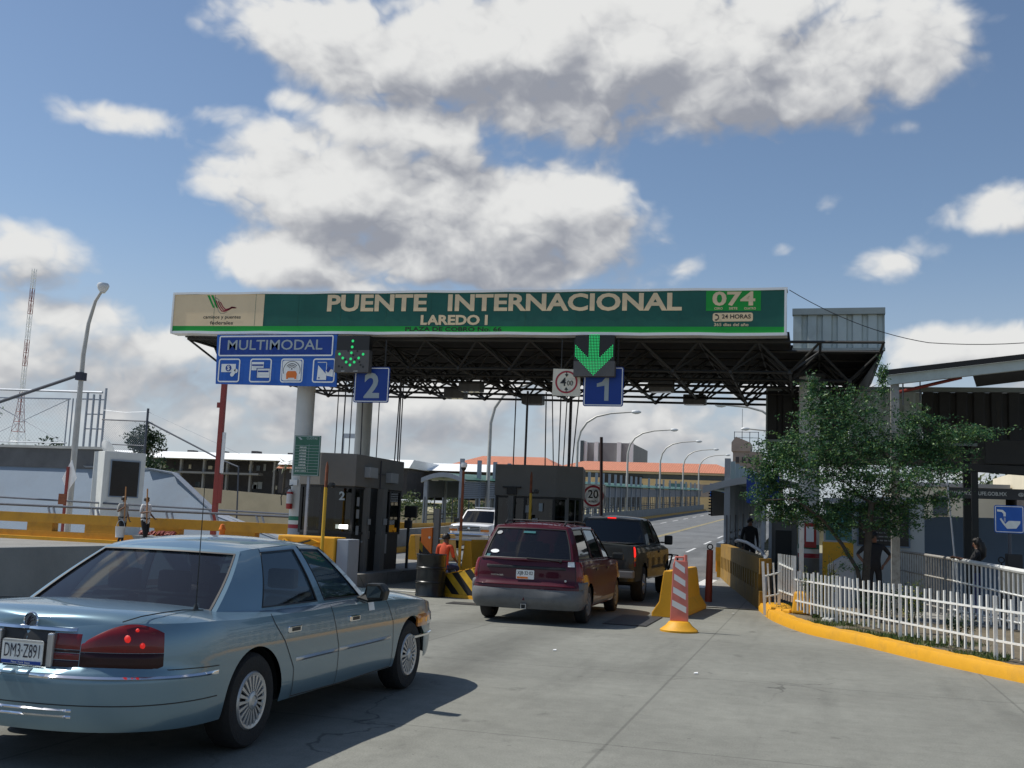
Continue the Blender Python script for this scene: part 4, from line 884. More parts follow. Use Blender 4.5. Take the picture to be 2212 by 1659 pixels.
# median wall between the carriageways
mw = MB(); mw.prism([(-10.55, -6, 0), (-10.05, -6, 0), (-10.15, -6, .35), (-10.22, -6, 1.08), (-10.42, -6, 1.08), (-10.5, -6, .35)], (0, 21.5, 0))
tag(mw.build('median_barrier', 'concrete_wall', None, loc=(-10.3, 8, 0), bevel=.02), 'long plain grey concrete median wall behind the sedan', 'wall')

# ------------------------------------------------------------------ cars
class Car:
    """y from the rear bumper (0) to the front (len); x half widths; wall = horizontal outline pushed by height profiles"""
    def __init__(s, label, cat, loc, rz, scale, len_, w, rear, front, side, rprof, fprof, top, zb, arches, paint, name='parked_car', bow=.02, group=None, shoulder=.05, crown=.05):
        s.root = thing(name, label, cat, loc, rz, group, local=True); s.root.scale = scale if isinstance(scale, tuple) else (scale,)*3; s.ky = s.root.scale[1]/s.root.scale[2]
        s.len, s.w, s.rear, s.front = len_, w, rear, front; s.side, s.rp, s.fp, s.top, s.zb, s.arches, s.paint = side, rprof, fprof, top, zb, arches, paint
        s.bow = bow; s.sh = shoulder; s.crown = crown
    def out(s, q):   # q 0..1 rear cap, 1..2 side, 2..3 front cap -> x, y, nx, ny
        dr, nr = s.rear; df, nf = s.front
        if q <= 1:
            a = q*math.pi/2; x = s.w*math.sin(a)**(2/nr); y = dr*(1-max(0, math.cos(a))**(2/nr))
        elif q < 2: x = s.w; y = dr+(q-1)*(s.len-dr-df)
        else:
            a = (3-q)*math.pi/2; x = s.w*max(0, math.sin(a))**(2/nf); y = s.len-df*(1-max(0, math.cos(a))**(2/nf))
        t = (y-s.len/2)/(s.len/2); x *= 1-s.bow*t*t*abs(t)
        return x, y
    def nrm(s, q):
        e = 1e-3; a = s.out(max(0, q-e)); b = s.out(min(3, q+e)); dx, dy = b[0]-a[0], b[1]-a[1]; l = math.hypot(dx, dy) or 1
        return dy/l, -dx/l
    def qy(s, y): dr = s.rear[0]; df = s.front[0]; return 1+(y-dr)/(s.len-dr-df)
    def P(s, q, z, off=0):
        x, y = s.out(q); nx, ny = s.nrm(q)
        if q < 1e-6: nx, ny = 0, -1
        if q > 3-1e-6: nx, ny = 0, 1
        o = nx*nx*spl(*s.side, z)+ny*ny*spl(*(s.rp if ny < 0 else s.fp), z)+off
        return Vector((max(0, x+nx*o), y+ny*o, z))
    def T(s, y): return spl(*s.top, y)
    def zbot(s, y):
        for (yc, zc, r) in s.arches:
            if abs(y-yc) < r-1e-9: return max(s.zb, zc+math.sqrt(max(0, r*r-(y-yc)**2)))
        return s.zb
    def body(s, nz=18, name='body', deckmat=None):
        cols = [(q, None) for q in np.linspace(0, 1, 18)]
        yy = list(np.linspace(s.rear[0], s.len-s.front[0], 40))[1:-1]; extra = []
        for (yc, zc, r) in s.arches:
            yy = [y for y in yy if abs(y-yc) > r+.01]
            extra += [(yc-r, s.zb), (yc+r, s.zb)]
            for k in range(0, 25):
                a = math.pi*k/24; y = yc-r*math.cos(a); extra.append((y, max(s.zb, zc+r*math.sin(a))))
        allc = [(y, None) for y in yy]+extra
        # keep order, sill columns outside the arch columns
        def key(c):
            y, zb = c
            for (yc, zc, r) in s.arches:
                if zb == s.zb and abs(y-(yc-r)) < 1e-9: return y-1e-6
                if zb == s.zb and abs(y-(yc+r)) < 1e-9: return y+1e-6
            return y
        allc.sort(key=key); dr = s.rear[0]
        arch_in_cap = [c for c in allc if not dr < c[0] < s.len-s.front[0]]
        cols += [(s.qy(y), zb) for y, zb in allc if dr < y < s.len-s.front[0]]
        cols += [(q, None) for q in np.linspace(2, 3, 18)]
        mb = MB(); G = []; top = []
        for q, zb in cols:
            x, y = s.out(q); b = zb if zb is not None else s.zbot(y); t = s.T(y)-s.sh
            pts = [s.P(q, b+(t-b)*(k/nz)) for k in range(nz+1)]; G.append(pts); top.append(pts[-1])
        mb.grid(G); mb.grid([[Vector((-p.x, p.y, p.z)) for p in c] for c in G])
        D = []; m = 22
        for p in top:
            row = []
            for k in range(m+1):
                u = -math.cos(math.pi*k/m); h = s.sh*(1-abs(u)**6)+s.crown*min(1, p.x/s.w)*(1-u*u)
                row.append(Vector((p.x*u, p.y, p.z+h)))
            D.append(row)
        mb.grid(D)
        o = mb.build(name, s.paint, s.root, 38); s.bodyo = o
        # wheel wells and underbody
        u = MB()
        for (yc, zc, r) in s.arches:
            for sg in (-1, 1):
                xs = sg*(s.w-.02); xi = sg*(s.w-.42); ring = [(yc-r*math.cos(math.pi*k/16)*1.0, zc+r*math.sin(math.pi*k/16)) for k in range(17)]
                u.grid([[(xs*1.0-.02*sg, y, z) for y, z in ring], [(xi, y, z) for y, z in ring]]); u.add([(xi, y, z) for y, z in ring], [tuple(range(17))])
        e = s.arches[0][2]
        u.box(-s.w+.45, s.w-.45, .25, s.len-.3, s.zb-.03, s.zb+.25); u.box(-s.w+.06, s.w-.06, s.arches[0][0]+e, s.arches[1][0]-e, s.zb+.01, s.zb+.2)
        u.build('underbody', 'ink_black', s.root)
        return o
    def patch(s, name, m, q0, q1, zlo, zhi, off=.012, n=14, nz=6, parent=None, thick=.03, both=True, smooth=40, label=None):
        fl = zlo if callable(zlo) else (lambda f: zlo); fh = zhi if callable(zhi) else (lambda f: zhi); mb = MB(); res = []
        for sg in ((1, -1) if both else (1,)):
            mb = MB(); G = []; H = []
            for i in range(n+1):
                f = i/n; q = q0+(q1-q0)*f; a, b = fl(f), fh(f)
                col = []; col2 = []
                for k in range(nz+1):
                    g = k/nz; z = a+(b-a)*g; e = min(1, 8*min(f, 1-f), 8*min(g, 1-g)) if n > 6 else 1
                    p = s.P(q, z, off*(e if n > 6 else 1)); r2 = s.P(q, z, off-thick); col.append(Vector((sg*p.x, p.y, p.z))); col2.append(Vector((sg*r2.x, r2.y, r2.z)))
                G.append(col); H.append(col2)
            mb.grid(G)
            ring = [G[i][0] for i in range(n+1)]+[G[n][k] for k in range(1, nz+1)]+[G[i][nz] for i in range(n-1, -1, -1)]+[G[0][k] for k in range(nz-1, 0, -1)]
            rin = [H[i][0] for i in range(n+1)]+[H[n][k] for k in range(1, nz+1)]+[H[i][nz] for i in range(n-1, -1, -1)]+[H[0][k] for k in range(nz-1, 0, -1)]
            mb.grid([ring+ring[:1], rin+rin[:1]])
            res.append(mb.build(name, m, parent or s.root, smooth, label=label))
        return res
    def line(s, mb, pts, w=.007, off=.0025, sides=(1, -1)):
        # panel gap along (q, z) points on the wall
        dense = []
        for (a, b) in zip(pts[:-1], pts[1:]):
            for k in range(8): dense.append((a[0]+(b[0]-a[0])*k/8, a[1]+(b[1]-a[1])*k/8))
        dense.append(pts[-1])
        V = [s.P(q, z, off) for q, z in dense]
        for sg in sides:
            A = []; B = []
            for i, p in enumerate(V):
                d = (V[min(i+1, len(V)-1)]-V[max(0, i-1)]).normalized(); nx, ny = s.nrm(dense[i][0]); n = Vector((nx, ny, 0)); t = d.cross(n).normalized()*w/2
                A.append(Vector((sg*(p+t).x, (p+t).y, (p+t).z))); B.append(Vector((sg*(p-t).x, (p-t).y, (p-t).z)))
            mb.grid([A, B])
    def cabin(s, nodes, gm, roofcrown=.04, bulge=.02, fb=.12, rb=.10, t0=.05, t1=.94, kinds=None, gaps=True):
        """nodes: [(base(x,y,z), top(x,y,z))] from the windscreen corner to the back-window corner along the right side; kinds per interval 'p' pillar or 'g' glass"""
        def sidep(i, f, t, sg, off=0):
            b = Vector(nodes[i][0]).lerp(Vector(nodes[i+1][0]), f); c = Vector(nodes[i][1]).lerp(Vector(nodes[i+1][1]), f)
            p = b.lerp(c, t); p.x += bulge*math.sin(math.pi*min(1, t))+off-(.012 if t > .97 else 0); return Vector((sg*p.x, p.y, p.z))
        def endp(i, u, t, bow, off=0):
            b = Vector(nodes[i][0]); c = Vector(nodes[i][1]); p = b.lerp(c, t); sgn = 1 if i == 0 else -1
            y = p.y+sgn*bow*(1-u*u)*(1-.45*t)+sgn*off; return Vector((p.x*u+(bulge*math.sin(math.pi*t))*u, y, p.z+off*.6+.012*(1-u*u)*t))
        body = MB(); wins = []
        tt = np.linspace(0, 1, 9)
        for sg in (1, -1):
            for i, k in enumerate(kinds):
                if k == 'p':
                    body.grid([[sidep(i, f, t, sg) for t in tt] for f in (0, .33, .67, 1)])
                else:
                    for a, b in ((0, t0), (t1, 1)): body.grid([[sidep(i, f, a+(b-a)*t, sg) for t in (0, .5, 1)] for f in np.linspace(0, 1, 6)])
                    g = MB(); g.grid([[sidep(i, f, t0+(t1-t0)*t, sg, -.012) for t in np.linspace(0, 1, 7)] for f in np.linspace(0, 1, 7)]); wins.append(('window', g))
                    # reveal
                    ring = [(f, t0) for f in np.linspace(0, 1, 7)]+[(1, t0+(t1-t0)*t) for t in np.linspace(0, 1, 7)][1:]+[(f, t1) for f in np.linspace(1, 0, 7)][1:]+[(0, t0+(t1-t0)*t) for t in np.linspace(1, 0, 7)][1:]
                    fr = MB(); fr.grid([[sidep(i, f, t, sg, .004) for f, t in ring], [sidep(i, .5+(f-.5)*.965, .5+(t-.5)*.955+.0, sg, .003) for f, t in ring], [sidep(i, .5+(f-.5)*.965, .5+(t-.5)*.955, sg, -.013) for f, t in ring]]); wins.append(('window_seal', fr))
        last = len(nodes)-1
        for i, bow, nm in ((0, fb, 'windscreen'), (last, rb, 'rear_window')):
            uu = np.linspace(-1, 1, 17)
            m0 = .045
            for a, b in ((0, .035), (.955, 1)): body.grid([[endp(i, u, a+(b-a)*t, bow) for t in (0, .5, 1)] for u in uu])
            g = MB(); g.grid([[endp(i, u*(1-m0), .035+.92*t, bow, -.01) for t in np.linspace(0, 1, 9)] for u in uu]); wins.append((nm, g))
            for sg in (-1, 1): body.grid([[endp(i, sg*u, t, bow) for t in tt] for u in (1-m0, 1)])
            fr = MB(); rr = [(u, .035) for u in uu]+[(1, .035+.92*t) for t in np.linspace(0, 1, 9)][1:]+[(u, .955) for u in uu[::-1]][1:]+[(-1, .035+.92*t) for t in np.linspace(1, 0, 9)][1:]
            fr.grid([[endp(i, u*(1-m0), t, bow, .004) for u, t in rr], [endp(i, u*(1-m0)*.978, .5+(t-.5)*.955, bow, .003) for u, t in rr], [endp(i, u*(1-m0)*.978, .5+(t-.5)*.955, bow, -.012) for u, t in rr]]); wins.append((nm+'_seal', fr))
        # roof: coons patch between the four top edges
        uu = np.linspace(-1, 1, 21); vv = np.linspace(0, 1, 21)
        ys = [n[1][1] for n in nodes]; order = np.argsort(ys); sy = [ys[k] for k in order]; sxx = [nodes[k][1][0] for k in order]; sz = [nodes[k][1][2] for k in order]
        yf, yr = nodes[0][1][1], nodes[last][1][1]
        def edge(v): y = yf+(yr-yf)*v; return Vector((float(np.interp(y, sy, sxx))-.012, y, spl(sy, sz, y)))
        G = []
        for v in vv:
            e = edge(v); row = []
            for u in uu:
                yb = fb*(1-.45)*(1-v)*(1-u*u)-rb*(1-.45)*v*(1-u*u)
                sh = min(1, 6*(1-abs(u)))**.5
                row.append(Vector((e.x*u, e.y+yb, e.z+roofcrown*(1-u*u)*math.sin(math.pi*v)**.7+.010*sh*math.sin(math.pi*v)**.5+.012*(1-u*u))))
            G.append(row)
        body.grid(G)
        o = body.build('cabin', s.paint, s.root, 45); s.cab = o
        for nm, g in wins:
            g.build(nm, 'black_plastic' if nm.endswith('seal') else (gm if isinstance(gm, str) else gm.get(nm, gm['window'])), s.root, 40)
        s.sidep = sidep; s.endp = endp
        return o
    def wheels(s, ys, x, r, wd, cover, spokes=20, rim=None, mcap='wheel_silver'):
        for yc in ys:
            for sg in (1, -1):
                wroot = bpy.data.objects.new('wheel', None); COL.objects.link(wroot); wroot.parent = s.root; wroot.location = (sg*x, yc, r); wroot.empty_display_size = .1; wroot.scale = (1, 1/s.ky, 1)
                if sg < 0: wroot.rotation_euler = (0, 0, math.pi)
                rr = rim or r*.62
                t = MB(); t.lathe([(rr-.01, -wd*.9), (r*.9, -wd), (r*.985, -wd*.86), (r, -wd*.6), (r, -wd*.28), (r*.985, -.03), (r*.92, .0), (rr+.03, .006), (rr, -.004), (rr-.01, -.05)], (0, 0, 0), 48, 'x'); t.build('tyre', 'rubber', wroot, 40, loc=(0, 0, 0)).parent = wroot
                c = MB(); c.lathe([(rr, -.01), (rr-.012, .006), (rr-.035, .0), (rr-.04, -.012)], (0, 0, 0), 40, 'x')
                hub = rr*.30
                c.lathe([(hub*1.15, -.012), (hub, .012), (hub*.62, .02), (hub*.55, .012), (0, .012)], (0, 0, 0), 28, 'x')
                for k in range(spokes):
                    a = 2*math.pi*k/spokes; w0, w1 = math.pi/spokes*.50*hub*1.2, math.pi/spokes*.60*(rr-.03)
                    d = Vector((0, math.cos(a), math.sin(a))); e = Vector((0, -math.sin(a), math.cos(a))); X = Vector((1, 0, 0))
                    p0, p1 = d*hub, d*(rr-.03)
                    c.add([p0-e*w0-X*.012, p1-e*w1-X*.012, p1+e*w1-X*.012, p0+e*w0-X*.012, p0-e*w0*.8+X*.006, p1-e*w1*.8+X*.002, p1+e*w1*.8+X*.002, p0+e*w0*.8+X*.006], [(4, 5, 6, 7), (0, 1, 5, 4), (1, 2, 6, 5), (2, 3, 7, 6), (3, 0, 4, 7)])
                c.build('wheel_cover', mcap, wroot, 35, loc=(0, 0, 0)).parent = wroot
                b = MB(); b.lathe([(rr, -.03), (0, -.03)], (0, 0, 0), 28, 'x'); b.build('rim', 'black_plastic', wroot, loc=(0, 0, 0)).parent = wroot
    def add(s, name, m, mb, parent=None, smooth=None, bevel=0, label=None): return mb.build(name, m, parent or s.root, smooth, bevel=bevel, label=label)
    def seats(s, rows, z0, zt, w=.52, mats='seat_grey', floor=None):
        mb = MB()
        for (y, xs) in rows:
            for x in xs:
                mb.box(x-w/2, x+w/2, y, y+.14, z0, zt-.16); mb.box(x-.13, x+.13, y+.02, y+.11, zt-.14, zt+.03)
        s.add('seats', mats, mb, bevel=.03)

MT['tint'] = glass('tint_glass', (.16, .18, .17), .95)
MT['tint_dark'] = glass('tint_glass_dark', (.05, .055, .055), .95)
MT['clear'] = glass('clear_glass', (.52, .56, .55), .95)
MT['tint_light'] = glass('tint_glass_light', (.62, .64, .62), .95)
MT['haze_rear'] = glass('hazy_rear_glass', (.20, .205, .215), 1.0, haze=.02, hcol=(.28, .27, .32))

# ---- pale blue sedan
sed = Car('pale blue four door sedan with red tail lamps, nearest car at the left', 'car', (-4.90, 5.86, 0), R(-.4), (1.03, 1.055, 1.0), 5.22, .985, (.80, 2.5), (.95, 2.9),
          ([.18, .30, .42, .55, .70, .84, .92, 1.0, 1.1], [-.075, -.02, .0, .004, 0, -.012, -.03, -.06, -.10]),
          ([.2, .30, .42, .61, .63, .65, .78, .88, .93, 1.0], [-.10, -.01, .0, -.005, -.02, -.065, -.075, -.095, -.12, -.17]),
          ([.2, .35, .5, .7, .85], [-.08, 0, .0, -.04, -.2]),
          ([0, .06, .22, .65, 1.0, 3.5, 4.0, 4.6, 5.0, 5.18], [.95, .975, .99, .99, .975, .955, .94, .885, .80, .74]), .27,
          [(1.21, .335, .385), (4.12, .335, .385)], 'blue_paint', 'sedan', crown=.035)
sed.body()
sed.cabin([((.80, 3.40, .935), (.60, 2.80, 1.395)), ((.845, 3.22, .935), (.625, 2.66, 1.41)), ((.865, 2.46, .94), (.645, 2.32, 1.42)), ((.865, 2.34, .94), (.645, 2.22, 1.42)), ((.85, 1.46, .945), (.63, 1.75, 1.40)), ((.785, .95, .96), (.585, 1.55, 1.375))],
          {'window': 'tint_light', 'windscreen': 'clear', 'rear_window': 'haze_rear'}, kinds=['p', 'g', 'p', 'g', 'p'], roofcrown=.035, rb=.14, fb=.2)
sed.wheels((1.21, 4.12), .965, .338, .21, None, 20, .208)
mb = MB(); mb.box(-.80, .80, 1.0, 3.3, .955, .965); sed.add('parcel_shelf', 'interior', mb)
sed.seats(((2.55, (-.38, .38)), (1.55, (-.45, 0, .45))), .7, 1.17, .5, 'seat_grey')
mb = MB(); mb.tube([(-.55+.19*math.cos(a), 3.15+.05*math.sin(a), 1.0+.16*math.sin(a)) for a in np.linspace(0, 2*math.pi, 20)], .015, 6, False); sed.add('steering_wheel', 'interior', mb, smooth=40)
# tail lamps: big corner lens, inner lens, dark lower part
l0 = sed.patch('tail_lamp', 'lamp_red', .217, .64, lambda f: .757, lambda f: .775+.160*math.sin(math.pi*(.03+f*.77))**.75, .012)
sed.patch('tail_lamp_base', 'lamp_dark_red', .217, .64, .655, .755, .012)
sed.patch('inner_lamp', 'lamp_dark_red', .095, .214, .655, .70, .004); sed.patch('inner_lamp', 'lamp_red', .095, .214, .703, .745, .004); sed.patch('inner_lamp', 'lamp_dark_red', .095, .214, .748, .765, .004); sed.patch('inner_lamp', 'lamp_red', .095, .214, .768, .865, .004)
for (q_, z_, r_) in ((.44, .845, .026), (.52, .805, .020), (.49, .90, .013)):
    for k, o in enumerate(l0):
        p = sed.P(q_, z_, .014); sg = 1 if k == 0 else -1; b = MB(); b.lathe([(0, -.008), (r_*.7, -.005), (r_, .004), (r_*.5, .0), (0, .004)], (sg*p.x, p.y, p.z), 12, 'y'); b.build('bulb', 'brake', o, 50)
for o in bpy.data.objects:
    if o.name.startswith('bulb'): o.data.materials[0] = emis('bulb_glow', (1, .03, .02), .45, (.3, .01, .01)) if 'bulb_glow' not in bpy.data.materials else bpy.data.materials['bulb_glow']
sed.patch('plate_recess', 'black_plastic', 0, .09, .645, .875, .002)
mb = MB()
for sg in (-1, 1): mb.box(sg*.195-.022, sg*.195+.022, .055, .12, .65, .865)
sed.add('plate_bracket', 'satin_metal', mb, bevel=.012)
sed.patch('chrome_bar', 'chrome', 0, .185, .876, .902, .022)
pl = MB(); pl.prism(rrect(-.152, .152, .655, .812, .015, .050), (0, .008, 0)); plo = sed.add('licence_plate', 'plate_white', pl)
lettering('DM3·Z891', -.132, .132, .700, .785, .047, 'ink_dark', plo, -.004)
b = MB(); b.box(-.148, .148, .0465, .049, .659, .680); b.build('plate_band', 'sign_blue', plo)
lettering('New York State', -.07, .07, .664, .675, .0455, 'plate_white', plo, .01)
b = MB(); b.box(-.148, .148, .0465, .049, .796, .808); b.build('plate_band', 'lamp_clear', plo)
# emblem
e = MB(); p = sed.P(.0, .93); e.lathe([(.042, .0), (.05, -.012), (.056, 0), (.05, .006)], (0, p.y-.012, .93), 26, 'y'); e.lathe([(.0, -.006), (.044, -.006)], (0, p.y-.012, .93), 26, 'y'); eo = sed.add('emblem', 'chrome', e, smooth=40)
b = MB(); b.tube([(-.028, p.y-.022, .905), (-.01, p.y-.022, .935), (.012, p.y-.022, .95)], .004, 5); b.tube([(-.018, p.y-.022, .90), (.0, p.y-.022, .925), (.026, p.y-.022, .935)], .004, 5); b.tube([(-.024, p.y-.022, .925), (-.01, p.y-.022, .95), (.0, p.y-.022, .96)], .004, 5); b.build('emblem_mark', 'ink_dark', eo)
# bumper: chrome strips, lower strips, gaps
sed.patch('bumper_moulding', 'chrome', .04, .97, .590, .615, .016, n=30, nz=2)
sed.patch('lower_strip', 'chrome', 0, .22, .355, .373, .012, n=14, nz=2); sed.patch('lower_strip', 'chrome', 0, .22, .393, .411, .012, n=14, nz=2)
sed.patch('bumper_panel', 'blue_paint', 0, .04, .60, .645, .012)
sed.patch('side_moulding', 'satin_metal', sed.qy(1.78), sed.qy(2.50), .545, .578, .014, n=10, nz=2); sed.patch('side_moulding', 'satin_metal', sed.qy(2.52), sed.qy(3.60), .545, .578, .014, n=10, nz=2)
g = MB(); Q = sed.qy
sed.line(g, [(Q(1.77), .27), (Q(1.75), .50), (Q(1.60), .72), (Q(1.46), .86), (Q(1.42), .935)]); sed.line(g, [(Q(2.51), .25), (Q(2.50), .6), (Q(2.38), .935)]); sed.line(g, [(Q(3.66), .25), (Q(3.64), .7), (Q(3.50), .915)])
sed.line(g, [(.66, .65), (.80, .65), (.97, .645)]); sed.line(g, [(0, .435), (.5, .435), (.97, .445)])
sed.line(g, [(Q(1.77), .285), (Q(2.6), .27), (Q(3.66), .28)], .008)
for sg in (1, -1):
    pts = [(sg*.80, .30, 1.035), (sg*.79, .6, 1.062), (sg*.775, 1.0, 1.05)]
    g.tube([(sg*.60, .20, .950), (sg*.68, .27, .985), (sg*.72, .42, 1.0), (sg*.725, .65, 1.003), (sg*.72, .9, .985)], .004, 5, False)
sed.add('panel_gap', 'ink_black', g)
h = MB()
for y in (1.66, 2.72):
    hm = MB(); hm.box(-.0, .0, 0, 0, 0, 0); hm = MB()
    for sg in (1, -1):
        p = sed.P(Q(y), .80); hm = MB(); hm.box(sg*p.x-.014, sg*p.x+.014, y-.02, y+.18, .775, .825); ho = sed.add('door_handle', 'chrome', hm, bevel=.008)
        k2 = MB(); k2.box(sg*(p.x+.004)-.014, sg*(p.x+.004)+.014, y+.03, y+.15, .785, .813); k2.build('handle_cup', 'ink_black', ho)
for sg in (1, -1):
    mm = MB(); mm.prism([(sg*.86, 3.02, .95), (sg*1.0, 3.0, .92), (sg*1.15, 2.98, .945), (sg*1.17, 2.98, 1.03), (sg*1.12, 2.98, 1.095), (sg*.98, 3.0, 1.09), (sg*.95, 3.02, 1.0)], (0, .12, 0)); mo = sed.add('wing_mirror', 'ink_black', mm, bevel=.02)
    gm_ = MB(); gm_.prism([(sg*1.0, 2.976, .965), (sg*1.13, 2.956, .975), (sg*1.14, 2.956, 1.03), (sg*1.10, 2.956, 1.07), (sg*1.0, 2.976, 1.065)], (0, .004, 0)); gm_.build('mirror_glass', 'window_dark', mo)
st = MB(); p = sed.P(Q(3.28), .93); st.grid([[sed.P(Q(y), z, .004) for z in (.84, .89, .925)] for y in (3.10, 3.22)]); sed.add('white_patch', 'white_trim', st)  # white patch painted in for a bright reflection on the door
an = MB(); an.tube([(.70, .84, .985), (.70, .84, 1.03)], [.022, .008], 8); an.tube([(.70, .84, 1.03), (.715, .81, 1.84)], [.0045, .0028], 6); sed.add('antenna', 'ink_black', an)
sed.patch('head_lamp', 'lamp_clear', 2.12, 2.55, .60, .73, .012); sed.patch('corner_lamp', 'lamp_amber', 2.0, 2.11, .60, .72, .012); sed.patch('front_bumper_strip', 'chrome', 1.98, 2.6, .49, .52, .014)
st = MB(); st.box(-.25, -.02, 1.15, 1.27, .975, 1.0); sed.add('shelf_paper', 'white_trim', st); st = MB(); st.box(-.03, .03, 1.1, 1.13, 1.02, 1.045); sed.add('high_brake_lamp', 'lamp_red', st)

# ---- maroon minivan
van = Car('maroon minivan with grey bumper and white plate, queued in lane one', 'minivan', (-4.66, 17.5, 0), R(1.0), (1.0, 1.0, .975), 4.80, .96, (.42, 4.2), (1.0, 2.8),
          ([.2, .32, .45, .62, .80, .95, 1.1], [-.08, -.02, 0, .01, 0, -.02, -.05]),
          ([.2, .36, .40, .66, .70, .74, .95, 1.1, 1.15], [-.10, -.02, .02, .02, -.03, -.05, -.06, -.10, -.12]),
          ([.2, .4, .6, .8, 1.0], [-.08, 0, 0, -.06, -.25]),
          ([0, .1, .6, 3.5, 4.0, 4.5, 4.8], [1.10, 1.11, 1.12, 1.10, 1.04, .90, .80]), .27, [(.90, .335, .37), (3.87, .335, .37)], 'maroon_paint', 'minivan', crown=.02, shoulder=.03)
van.body()
van.cabin([((.80, 3.72, 1.06), (.62, 2.72, 1.64)), ((.86, 3.45, 1.07), (.655, 2.60, 1.655)), ((.885, 2.62, 1.08), (.675, 2.35, 1.68)), ((.885, 2.52, 1.08), (.675, 2.25, 1.68)), ((.885, 1.45, 1.08), (.675, 1.35, 1.685)), ((.885, 1.36, 1.08), (.675, 1.27, 1.685)), ((.86, .32, 1.09), (.665, .52, 1.665)), ((.80, .13, 1.09), (.62, .42, 1.645))],
          {'window': 'tint', 'rear_window': 'haze_rear', 'windscreen': 'clear'}, kinds=['p', 'g', 'p', 'g', 'p', 'g', 'p'], roofcrown=.045, rb=.10, fb=.2, t0=.06)
van.wheels((.90, 3.87), .935, .335, .205, None, 9, .205, 'grey_plastic')
mb = MB(); mb.box(-.8, .8, .3, 3.5, 1.02, 1.06); van.add('floor_shade', 'interior', mb)
van.seats(((2.4, (-.4, .4)), (1.5, (-.42, .3)), (.75, (-.4, .1, .45))), .8, 1.34, .46)
van.patch('rear_bumper', 'grey_plastic', 0, 1.08, lambda f: .26+.0*f, lambda f: .60+(.13 if f > .82 else 0)*1.0, .028, n=30, nz=5, thick=.06)
van.patch('rear_bumper_corner', 'grey_plastic', .72, 1.08, .60, .735, .026, n=12)
van.patch('tail_lamp', 'lamp_red', .66, .99, .76, 1.085, .014)
van.patch('side_cladding', 'grey_plastic', van.qy(1.30), van.qy(3.46), .30, .40, .012, n=10, nz=3)
van.patch('grab_bar', 'black_plastic', 0, .36, .935, .985, .02, n=10)
mb = MB(); van.patch('hatch_trim', 'maroon_paint', 0, .62, .655, .675, .012, n=12, nz=2)
py = van.P(0, .83).y
pl = MB(); pl.prism(rrect(-.155, .155, .76, .915, .012, py-.022), (0, .012, 0)); plo = van.add('licence_plate', 'plate_white', pl)
lettering('XJB·32·02', -.135, .135, .815, .895, py-.025, 'ink_black', plo, .01); b = MB(); b.box(-.14, .05, py-.025, py-.023, .768, .80); b.build('plate_band', 'orange_paint', plo)
lettering('VOYAGER', -.60, -.38, .80, .825, py-.004, 'chrome', van.root, .02)
st = MB(); st.grid([[van.P(q, z, .008) for z in (1.0, 1.085)] for q in np.linspace(.40, .60, 6)]); van.add('white_patch', 'white_trim', st)  # white sticker at the rear corner
def vrear(u, t): return van.endp(7, u, t, .10, .004)
st = MB(); st.add([vrear(-.74+.10*math.cos(a), .22+.055*math.sin(a)) for a in np.linspace(0, 2*math.pi, 20)[:-1]], [tuple(range(19))]); van.add('oval_sticker', 'white_trim', st)
st = MB(); st.add([vrear(-.82+.07*math.cos(a), .80+.055*math.sin(a)) for a in np.linspace(0, 2*math.pi, 16)[:-1]], [tuple(range(15))]); van.add('round_sticker', 'grey_face', st)
st = MB(); st.grid([[vrear(u, t) for t in (.80, .86)] for u in (-.18, 0, .14)]); van.add('blue_sticker', 'window_teal', st); st = MB(); st.grid([[vrear(u, t) for t in (.06, .13)] for u in (-.9, -.82)]); van.add('teal_sticker', 'window_teal', st)
wp = MB(); wp.tube([vrear(.02, .05), vrear(.3, .035), vrear(.72, -.005)], .012, 6); wp.tube([vrear(.72, -.005), vrear(.76, -.02)], .03, 8); van.add('wiper', 'ink_black', wp)
g = MB(); Q = van.qy; van.line(g, [(Q(1.32), .35), (Q(1.32), 1.06)]); van.line(g, [(Q(2.55), .35), (Q(2.5), 1.06)]); van.line(g, [(Q(3.5), .35), (Q(3.46), 1.04)]); van.line(g, [(.62, .64), (.64, .85), (.62, 1.07)]); van.line(g, [(Q(.5), .98), (Q(2.5), .98)], .02); van.add('panel_gap', 'ink_black', g)
for sg in (1, -1):
    rk = MB(); rk.tube([(sg*.53, .62, 1.70), (sg*.53, .75, 1.755), (sg*.53, 1.6, 1.775), (sg*.53, 2.4, 1.75), (sg*.53, 2.5, 1.70)], .018, 8); van.add('roof_rail', 'black_plastic', rk, smooth=40)
    mm = MB(); mm.box(sg*1.04-.11, sg*1.04+.11, 3.28, 3.38, 1.06, 1.20); mm.box(sg*.9-.05, sg*.9+.05, 3.3, 3.36, 1.07, 1.12); van.add('wing_mirror', 'ink_black', mm, bevel=.03)
    for y in (1.5, 2.62):
        hm = MB(); p = van.P(Q(y), .93); hm.box(sg*p.x-.012, sg*p.x+.018, y, y+.18, .905, .95); van.add('door_handle', 'black_plastic', hm, bevel=.008)
for y_ in (1.1, 2.0): rk = MB(); rk.tube([(-.53, y_, 1.77), (.53, y_, 1.77)], .014, 6); van.add('rack_bar', 'black_plastic', rk)
hk = MB(); hk.box(-.045, .045, -.02, .16, .26, .27); hk.box(-.045, .045, -.02, .16, .335, .345); hk.box(-.045, -.035, -.02, .16, .27, .335); hk.box(.035, .045, -.02, .16, .27, .335); hk.tube([(-.45, .1, .33), (-.05, .1, .3)], .025, 6); hk.tube([(.05, .1, .3), (.45, .1, .33)], .025, 6); van.add('tow_hitch', 'satin_metal', hk)
mb = MB(); p = van.P(.36, .70); mb.lathe([(0, -.004), (.02, -.003), (.02, .01)], (p.x, p.y-.016, .76), 12, 'y'); van.add('hatch_lock', 'satin_metal', mb)
